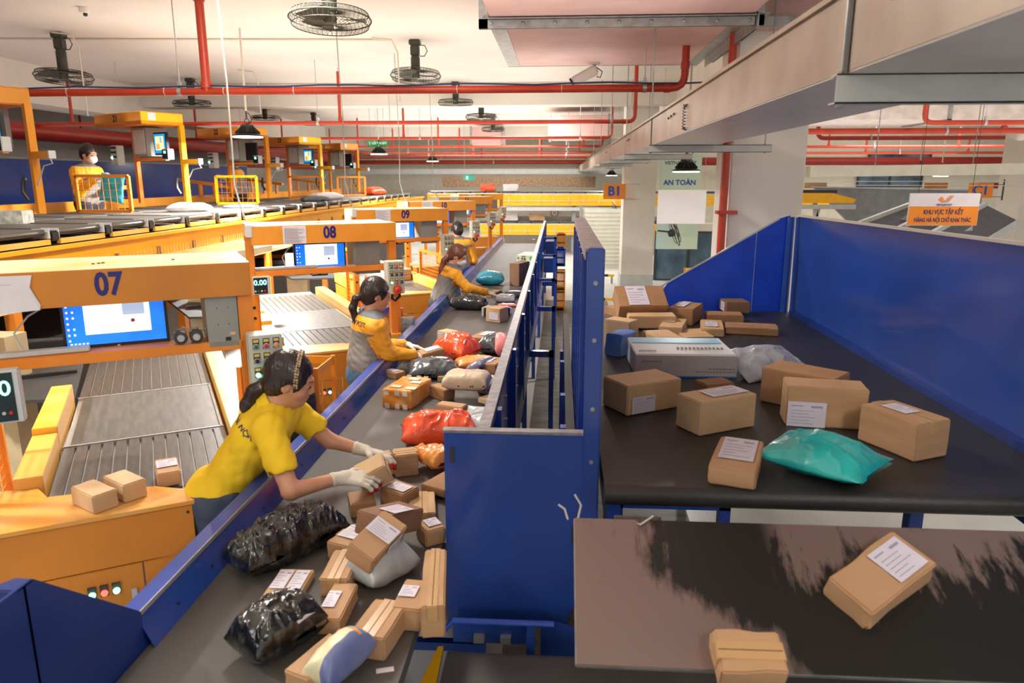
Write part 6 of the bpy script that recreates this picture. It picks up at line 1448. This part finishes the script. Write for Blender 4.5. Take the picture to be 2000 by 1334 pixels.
c=P(916,347,y=24); t=sign('exit_sign','small green hanging sign in front of the brown panel',c.x,c.z,24,.36,.17,mat('sign_teal',(20,150,130),.5,var=0,emit=.25)); MB().box((-.06,-.012,0),(.07,.004,.1)).build('white_figure',M_wlet,t); MB().tube([(-.14,0,.08),(-.14,0,CZ-c.z)],.008,5).build('hanging_wires',M_alu,t)
c=P(1196,373,y=15.4); t=sign('bay_sign','orange bay sign reading B1 beside the distant column',c.x,c.z,14.8,.44,.30,M_so); face(t,'B1',.25,M_sblue,0,0,.009); MB().b2((-.22,.01,.14),(.5,.02,.15)).b2((-.22,.01,-.15),(.5,.02,-.14)).build('bracket',M_steel,t)
c=P(1915,372,y=14.3); t=sign('bay_sign','orange bay sign reading C1 on brackets of the far right column',c.x,c.z,14.3,.44,.27,M_so); face(t,'C1',.24,M_sblue,0,0,.009); m=MB(); m.b2((.2,0,.1),(.42,.01,.11)); m.b2((.2,0,-.12),(.42,.01,-.11)); m.b2((.4,0,-.18),(.42,.02,.2)); m.build('bracket',M_dark,t)
# zone sign, hanging and turned slightly
c=P(1842,411,y=8.6); t=thing('zone_sign','white and orange hanging sign with a bird emblem and two text lines','sign',c)
t.rotation_euler=(0,0,R(3))
MB().b2((-.395,-.008,-.17),(.395,.008,.19)).build('board',M_swhite,t,bevel=.003)
MB().b2((-.39,-.0105,-.165),(.39,-.008,.045)).build('orange_field',M_so,t)
q=face(t,'KHU VỰC TẬP KẾT',.072,M_navy,0,-.02,.0011,.72); q=face(t,'HÀNG HÀ NỘI CHỜ KHAI THÁC',.066,M_navy,0,-.108,.0009,.66)
face(t,'VIETNAM POST',.026,M_sblue,0,.063,.0004)
# emblem: a bird over swept stripes
m=MB(); y_=-.0115
def flat(poly): m.slab([(a,y_,b) for a,b in poly],(0,-.001,0))
flat([(-.075,.125),(-.045,.155),(-.01,.125),(-.045,.10)]); flat([(-.045,.10),(-.01,.115),(.005,.098),(-.02,.088)])
for k in range(4): flat([(-.012+.016*k,.098+.018*k),(.045+.016*k,.098+.018*k),(.052+.016*k,.108+.018*k),(-.004+.016*k,.108+.018*k)])
m.build('bird_emblem',M_so,t)
MB().tube([(-.3,0,.19),(-.3,0,CZ-c.z)],.003,5).tube([(.3,0,.19),(.3,0,CZ-c.z)],.003,5).build('hanging_wires',M_dark,t)
# banner and whiteboard left of the near column
a=P(1328,342,y=14); t=sign('banner','pale green banner reading AN TOAN behind the big lamp',a.x,a.z-.5,14,.78,1.75,mat('banner_green',(206,222,186),.6,rgb2=(190,216,206),scale=1.2))
face(t,'VIETNAM POST',.085,M_ink,0,.72,.001); face(t,'AN TOÀN',.13,M_sblue,.0,.36,.004); MB().tube([(-.36,0,.87),(-.36,0,CZ-t.location.z)],.004,5).tube([(.36,0,.87),(.36,0,CZ-t.location.z)],.004,5).build('hanging_wires',M_alu,t)
a=P(1331,404,y=12.5); t=sign('white_board','blank white board hanging in front of the green banner',a.x,a.z,12.5,.80,.56,mat('bright_board',(250,248,250),.5,var=0)); MB().b2((.3,.0,.26),(.75,.02,.28)).b2((.3,0,-.28),(.75,.02,-.26)).build('bracket',M_white,t); MB().tube([(-.36,0,.28),(-.36,0,CZ-t.location.z)],.003,5).tube([(.36,0,.28),(.36,0,CZ-t.location.z)],.003,5).build('hanging_wires',M_alu,t)
def wallfan(c,label,s=1.0):
    t=thing('wall_fan',label,'fan',c); T=Matrix.Rotation(R(70),3,'Y')
    m=MB()
    for rr,zz in ((.26,0),(.2,.04),(.1,.05),(.2,-.04)): m.tube([T@Vector((rr*s*math.cos(a*pi/12),rr*s*math.sin(a*pi/12),zz)) for a in range(25)],.006,5,cap=False)
    for i in range(24): a=i*pi/12; m.tube([T@Vector((.05*math.cos(a),.05*math.sin(a),.05)),T@Vector((.26*s*math.cos(a),.26*s*math.sin(a),0))],.003,4)
    tag(m.build('cage',M_olive,t),kind='stuff'); MB().lathe([(.05,-.12),(.07,-.05),(.05,.0)],(0,0,0),12,T).build('motor',M_dark,t,smooth=True); MB().tube([(-.1,0,0),(-.3,0,.02)],.015,6).build('arm',M_dark,t)
a=P(1318,453,y=13); wallfan(a,'black wall fan under the white board')
a=P(1203,415,y=21.5); wallfan(a,'dark fan against the white panel by the distant column',1.3)
# ================================================================ far background
t=thing('brown_panel','long brown glass band with painted reflections above the upper cross run','panel',(0,0,0)); a=P(864,345,y=30); b=P(1163,366,y=30)
MB().b2((a.x,30,b.z),(b.x,30.05,a.z)).build('panel',mat('brown_glass_reflect',(150,120,92),.4,rgb2=(112,88,66),scale=14),t)  # mottled browns stand in for reflections in a glass band
m=MB(); a=P(960,312,y=31); m.b2((-9,31,2.42),(6,31.1,2.62)); m.build('ledge',M_greyl,t)
t=thing('back_partition','white partition wall behind the lower cross run with a round sign','wall panel',(0,0,0)); m=MB(); m.b2((-2.2,23.4,0),(1.2,23.45,1.62)); m.build('partition',M_white,t); MB().b2((1.2,23.38,1.0),(1.9,23.43,1.62)).build('tan_panel',mat('tan_stone',(196,168,134),.6,rgb2=(176,146,112),scale=10),t); MB().b2((1.9,23.36,.6),(2.7,23.41,1.7)).build('white_panel',M_white,t)
a=P(1083,416,y=23.35); o=MB().lathe([(.13,0),(.13,.01)],(a.x,23.39,a.z),20,Matrix.Rotation(pi/2,3,'X')).build('speed_sign',mat('sign_ring',(210,60,60),.5,var=0),t); MB().lathe([(.1,0),(.1,.006)],(a.x,23.38,a.z),20,Matrix.Rotation(pi/2,3,'X')).build('sign_face',M_wlet,o)
text('30',.1,M_sblue,o,frame((a.x,23.37,a.z),(1,0,0),(0,0,1)))
# light wall sections and glazed doors at the right of the aisle
struct('wall_back_right',MB().b2((2.3,26,0),(22,26.2,CZ)),mat('cream_wall',(224,218,200),.8,var=.02))
for i,(x0,x1,z0,z1,y) in enumerate(((2.15,3.6,.0,1.1,16.4),(5.6,7.4,1.95,2.42,25.9),(10.1,12.2,1.95,2.42,25.9),(15.5,19.5,1.9,2.42,25.9),(5.8,7.9,2.75,3.1,25.9),(10.4,12.4,2.75,3.1,25.9))):
    w=tag(bpy.data.objects.new('window_%d'%(i+1),None),kind='structure'); COL.objects.link(w)
    gl=mat('blue_glass',(40,66,84),.15,rgb2=(100,130,150),scale=1.5)
    n_=max(2,int((x1-x0)/.7))
    for k in range(n_): MB().b2((x0+(x1-x0)*k/n_+.03,y,z0+.03),(x0+(x1-x0)*(k+1)/n_-.03,y+.02,z1-.03)).build('pane',gl,w)
    m=MB(); m.b2((x0,y-.02,z0),(x1,y+.03,z0+.03)); m.b2((x0,y-.02,z1-.03),(x1,y+.03,z1))
    for k in range(n_+1): x=x0+(x1-x0)*k/n_; m.b2((x-.03,y-.03,z0),(x+.03,y+.03,z1))
    m.build('window_frame',mat('frame_dark',(48,58,66),.5,var=0),w)
t=thing('roller_door','pale ribbed roller door between the tall guard and the distant column','door',(.55,18.5,0)); m=MB(); m.b2((0,0,0),(1.0,.05,1.5)); m.build('curtain',mat('door_cream',(226,224,208),.6,var=.02),t)
m=MB(); [m.b2((.02,-.01,.1*k),(.98,0,.1*k+.008)) for k in range(1,15)]; tag(m.build('ribs',M_greyl,t),kind='stuff'); m=MB(); m.b2((1.0,-.05,0),(1.08,.05,1.6)); m.b2((-.06,-.05,0),(0,.05,1.6)); m.build('door_post',M_grey,t)
for k,(y,lb) in enumerate(((15.8,'striped yellow and black barrier rail beside the distant column'),(12.6,'nearer striped yellow and black barrier rail on the floor'))):
    t=thing('striped_barrier',lb,'barrier',(.55,y,.15)); 
    for i in range(5): MB().b2((i*.13,0,0),((i+1)*.13,.03,.05)).build('stripe',M_yel if i%2==0 else M_black,t)
    MB().b2((.02,0,-.15),(.06,.03,0)).b2((.58,0,-.15),(.62,.03,0)).build('foot',M_grey,t)
# orange crates
def crate(c,lb,col=M_org,s=(.42,.32,.3),grp='slotted crates'):
    t=thing('plastic_crate',lb,'crate',c,group=grp); x,y,z=s; m=MB()
    m.b2((-x/2,-y/2,0),(x/2,y/2,.02)); m.b2((-x/2,-y/2,z-.03),(x/2,-y/2+.02,z)); m.b2((-x/2,y/2-.02,z-.03),(x/2,y/2,z)); m.b2((-x/2,-y/2,z-.03),(-x/2+.02,y/2,z)); m.b2((x/2-.02,-y/2,z-.03),(x/2,y/2,z))
    m.b2((-x/2,-y/2,z*.45),(x/2,-y/2+.015,z*.52)); m.b2((-x/2,-y/2,z*.45),(-x/2+.015,y/2,z*.52)); m.b2((-x/2,-y/2,0),(x/2,-y/2+.015,.05)); m.b2((-x/2,-y/2,0),(-x/2+.015,y/2,.05)); m.b2((x/2-.015,-y/2,z*.45),(x/2,y/2,z*.52))
    m.build('crate_rim',col,t); w=MB()
    for i in range(9): a=-x/2+x*i/8; w.b2((a-.008,-y/2,0),(a+.008,-y/2+.01,z)); w.b2((a-.008,y/2-.01,0),(a+.008,y/2,z))
    for i in range(7): a=-y/2+y*i/6; w.b2((-x/2,a-.008,0),(-x/2+.01,a+.008,z)); w.b2((x/2-.01,a-.008,0),(x/2,a+.008,z))
    tag(w.build('slats',col,t),kind='stuff'); return t
for i,(x,y,z,lb,cl) in enumerate(((.02,12.6,.02,'bottom slotted crate of the stack beside the belt support frames',M_org),(.02,12.6,.36,'middle slotted crate of the stack beside the belt support frames',M_org),(.02,13.2,.7,'blue slotted crate behind the stack beside the belt frames',mat('bin_blue',(24,70,190),.4,var=0)),(.03,14.0,.9,'top orange slotted crate far beside the belt frames',M_org),
    (2.15,10.9,.0,'lowest orange crate left of the near column',M_org),(2.15,10.9,.31,'middle orange crate left of the near column',M_org),(2.15,10.9,.62,'upper orange crate left of the near column',M_org))): crate((x,y,z),lb,cl,(.5,.4,.3) if x>1 else (.16,.4,.32))
# right: yellow conveyor end, grey hood and inclined chutes
t=thing('conveyor_end','short yellow conveyor end segment right of the near column','conveyor',(0,0,0)); a=P(1548,375,y=15.5); b=P(1672,397,y=15.5); 
MB().b2((a.x,15.5,b.z),(b.x-.5,15.56,a.z-.02)).slab([(b.x-.5,15.5,b.z),(b.x-.05,15.5,b.z),(b.x,15.5,b.z+.08),(b.x-.5,15.5,a.z-.02)],(0,.06,0)).build('girder',MATS['far_yellow'],t); MB().b2((a.x,15.5,a.z-.02),(b.x-.4,16.2,a.z+.04)).build('deck',M_dark,t); MB().b2((a.x-.2,15.48,b.z-.12),(b.x,15.6,b.z-.03)).build('white_beam',M_greyl,t)
m=MB(); m.bar((a.x+.5,15.6,b.z),(a.x+.75,15.6,0),.09,.05,up=(0,1,0)); m.bar((a.x+.3,15.6,.2),(a.x+.6,15.6,b.z-.1),.05,.05,up=(0,1,0)); m.build('leg',M_greyl,t)
t=thing('grey_hood','big grey sheet metal hood behind the inclined chutes at right','hood',(0,17.5,0)); a=P(1590,366,y=17.5); b=P(1920,372,y=17.5)
MB().slab([(a.x,0,a.z),(b.x,0,b.z),(b.x,0,.3),(a.x+1.6,0,.3),(a.x+.9,0,1.2)],(0,.08,0)).build('sheet',mat('hood_grey',(140,144,148),.45,metal=.3,var=.05),t)
m=MB(); m.bar((a.x-.1,-.05,a.z+.01),(b.x,-.05,b.z+.01),.05,.03); m.build('hood_rim',M_alu,t)
for k,(S_,E_,lb) in enumerate((((1800,392),(1640,452),'inclined dark chute with light rails, leftmost at right background'),((1868,392),(1690,480),'second inclined dark chute with light rails at right background'),((1925,400),(1760,490),'third inclined dark chute beside the far right column'))):
    s=P(*S_,y=14.6-.6*k); e=P(*E_,y=12.6-.6*k); t=thing('inclined_chute',lb,'chute',(0,0,0),group='inclined chutes in the right background')
    d=(e-s); off=Vector((.5,-.2,-.28))
    MB().slab([s,e,e+off,s+off],(0,0,-.03)).build('belt',mat('slate_belt',(78,84,94),.5,var=.08),t)
    m=MB(); m.bar(s,e,.06,.1); m.bar(s+off,e+off,.06,.1); m.build('side_rail',M_greyl,t)
    for q in (.15,.5,.85): p=s.lerp(e,q)+off*.5; MB().b2((p.x-.03,p.y,0),(p.x+.03,p.y+.05,p.z-.03)).build('leg',M_grey,t)
    MB().slab([s.lerp(e,.4)+off*.5,s.lerp(e,.45)+off*.4,s.lerp(e,.43)+off*.55+Vector((0,0,.12))],(0,.01,0)).build('tag_card',M_paper,t)
for x,lb,m_ in ((5.9,'small beige box on the far ledge at right',CB[2]),(8.6,'orange parcel on the far ledge at right',M_orgdk),(9.8,'dark red parcel on the far ledge at right',M_reddk)): 
    carton_at(Matrix.Translation((x,17.55,2.02)),.5,.07,.13,lb,0,(),None,None,seed=3,mats=m_)
# long trunk and bracing across the right hall
t=thing('cross_trunking','long pale trunking crossing the right hall under the red mains','trunking',(0,0,0)); a=P(1555,336,y=13); b=P(1990,320,y=13)
m=MB(); m.bar((a.x,12.4,a.z),(14,11.6,a.z+.12),.3,.17); m.build('trunk',mat('pale_trunk',(206,200,184),.5,var=.03),t)
m=MB(); [m.tube([(x,12.2,2.4),(x,12.2,CZ-.002)],.008,5) for x in (5,6.5,8,9.5,11)]; m.build('threaded_rod',M_steel,t)
# thin guard wires over the right hall
tag(MB().tube([(4.5,12,2.2),(14,12,2.2)],.006,5).build('tension_wire',M_alu),'upper thin wire stretched across the right hall','wire'); tag(MB().tube([(4.5,12,2.14),(14,12,2.12)],.006,5).build('tension_wire',M_alu),'lower thin wire stretched across the right hall','wire')
# ================================================================ carts, jackets and small things near the stations
def cart(c,rz,lb,w=.46,d=.34,z0=.35,z1=1.22):
    t=thing('wire_cart',lb,'cart',c,rz); 
    for x in (-w/2,w/2):
        for y in (-d/2,d/2): MB().b2((x-.012,y-.012,0),(x+.012,y+.012,z1)).build('upright',M_frame,t)
    for z in (z0,(z0+z1)/2,z1-.05):
        m=MB(); m.b2((-w/2,-d/2-.004,z),(w/2,-d/2+.004,z+.045)); m.b2((-w/2,d/2-.004,z),(w/2,d/2+.004,z+.045)); m.b2((-w/2-.004,-d/2,z),(-w/2+.004,d/2,z+.045)); m.b2((w/2-.004,-d/2,z),(w/2+.004,d/2,z+.045)); m.build('band',M_org,t)
    m=MB(); [m.b2((-w/2+w*i/6-.003,-d/2-.003,z0),(-w/2+w*i/6+.003,-d/2+.003,z1-.05)) for i in range(1,6)]; [m.b2((-w/2+w*i/6-.003,d/2-.003,z0),(-w/2+w*i/6+.003,d/2+.003,z1-.05)) for i in range(1,6)]; tag(m.build('bars',M_org,t),kind='stuff')
    MB().b2((-w/2,-d/2,z0-.01),(w/2,d/2,z0)).build('tray',M_orgdk,t); return t
cart((-1.56,3.95,0),0,'orange wire cart behind the woman in the yellow shirt',.44,.3)
b=V3((-1.44,3.72,.84)); S=SDF(); S.ell((0,0,.18),(.10,.06,.16),None,.03); S.ell((.02,0,.05),(.09,.055,.10),None,.03); S.ell((-.08,0,.2),(.04,.04,.14),None,.03); S.cap((-.02,0,.30),(.05,0,.34),.05,.04,.03)
t=tag(bpy.data.objects.new('black_jacket',None),'black quilted jacket hung on the orange cart','jacket'); COL.objects.link(t); t.location=b; t.scale=(1.15,1.15,1.15)
S.build('jacket_body',mat('black_quilt',(32,34,42),.5,var=.1,bump=.4,bscale=30),t,.008,noise_amp=.006,noise_f=26,seed=2)
c=P(600,850,z=.6); crate((-1.60,3.5,.0),'tall orange slotted crate under the orange cart',M_org,(.3,.2,.72))
cart((-1.62,6.35,0),0,'orange wire cart with a blue tray beside the second bench',.34,.3,.4,1.08)
t=thing('blue_tray','blue ribbed plastic tray lying on the second orange cart','tray',(-1.62,6.2,1.09)); MB().box((0,0,.012),(.26,.2,.02)).build('base',mat('tray_blue',(70,84,190),.4,var=0),t); m=MB(); [m.b2((-.12+.05*i,-.1,.02),(-.085+.05*i,.1,.05)) for i in range(5)]; m.build('ribs',MATS['tray_blue'],t)
b=V3((-1.40,6.32,.66)); t=softbag('plastic_bag','grey translucent plastic bag hanging on the second orange cart','bag',b,.16,.36,.07,0,plastic('grey_translucent',(120,134,144),.3,(150,162,170)),90,.01,n=24); t.matrix_world=Matrix.Translation(b+V3((.03,0,.2)))@Matrix.Rotation(R(85),4,'X')
O=st_origin(7)
for k,(x,lb) in enumerate(((.315,'left of two brass-rimmed handheld scanners on the nearest shelf bar'),(.375,'right of two brass-rimmed handheld scanners on the nearest shelf bar'))):
    t=thing('handheld_scanner',lb,'scanner',O,TH,group='scanners on the shelf'); m=MB(); m.box((x,.06,1.602),(.05,.075,.05)); m.build('body',mat('brass_brown',(96,80,56),.35,metal=.5,var=.06),t,bevel=.012); MB().lathe([(.027,0),(.027,.03),(.02,.032)],(x,.02,1.602),16,Matrix.Rotation(pi/2,3,'X')).build('lens_ring',M_dark,t,smooth=True); MB().lathe([(.016,0),(.014,.006)],(x,-.012,1.602),14,Matrix.Rotation(pi/2,3,'X')).build('lens',M_alu,t,smooth=True)
STUFFY={'coupling','bolts','bolt','guard_bolts','bolt_row','cable_ties','stud','screw','screw_heads','bolt_hole','rivet','bracket_row','threaded_rod','strap','hanging_wires','slot_ends','rib','grime','bolt_block','mask_loops','joint','edge_strip','blue_line','cage_rings','dark_characters','leaf_print','bird_emblem','arrow','hook_and_cord','flange','corner_strip','cross_strip','merge_bar','cable','conduit','branch_flange','headband','foot','cut','band'}
for o in bpy.data.objects:
    if o.parent and o.name.split('.')[0] in STUFFY and 'kind' not in o and o.type=='MESH': o['kind']='stuff'
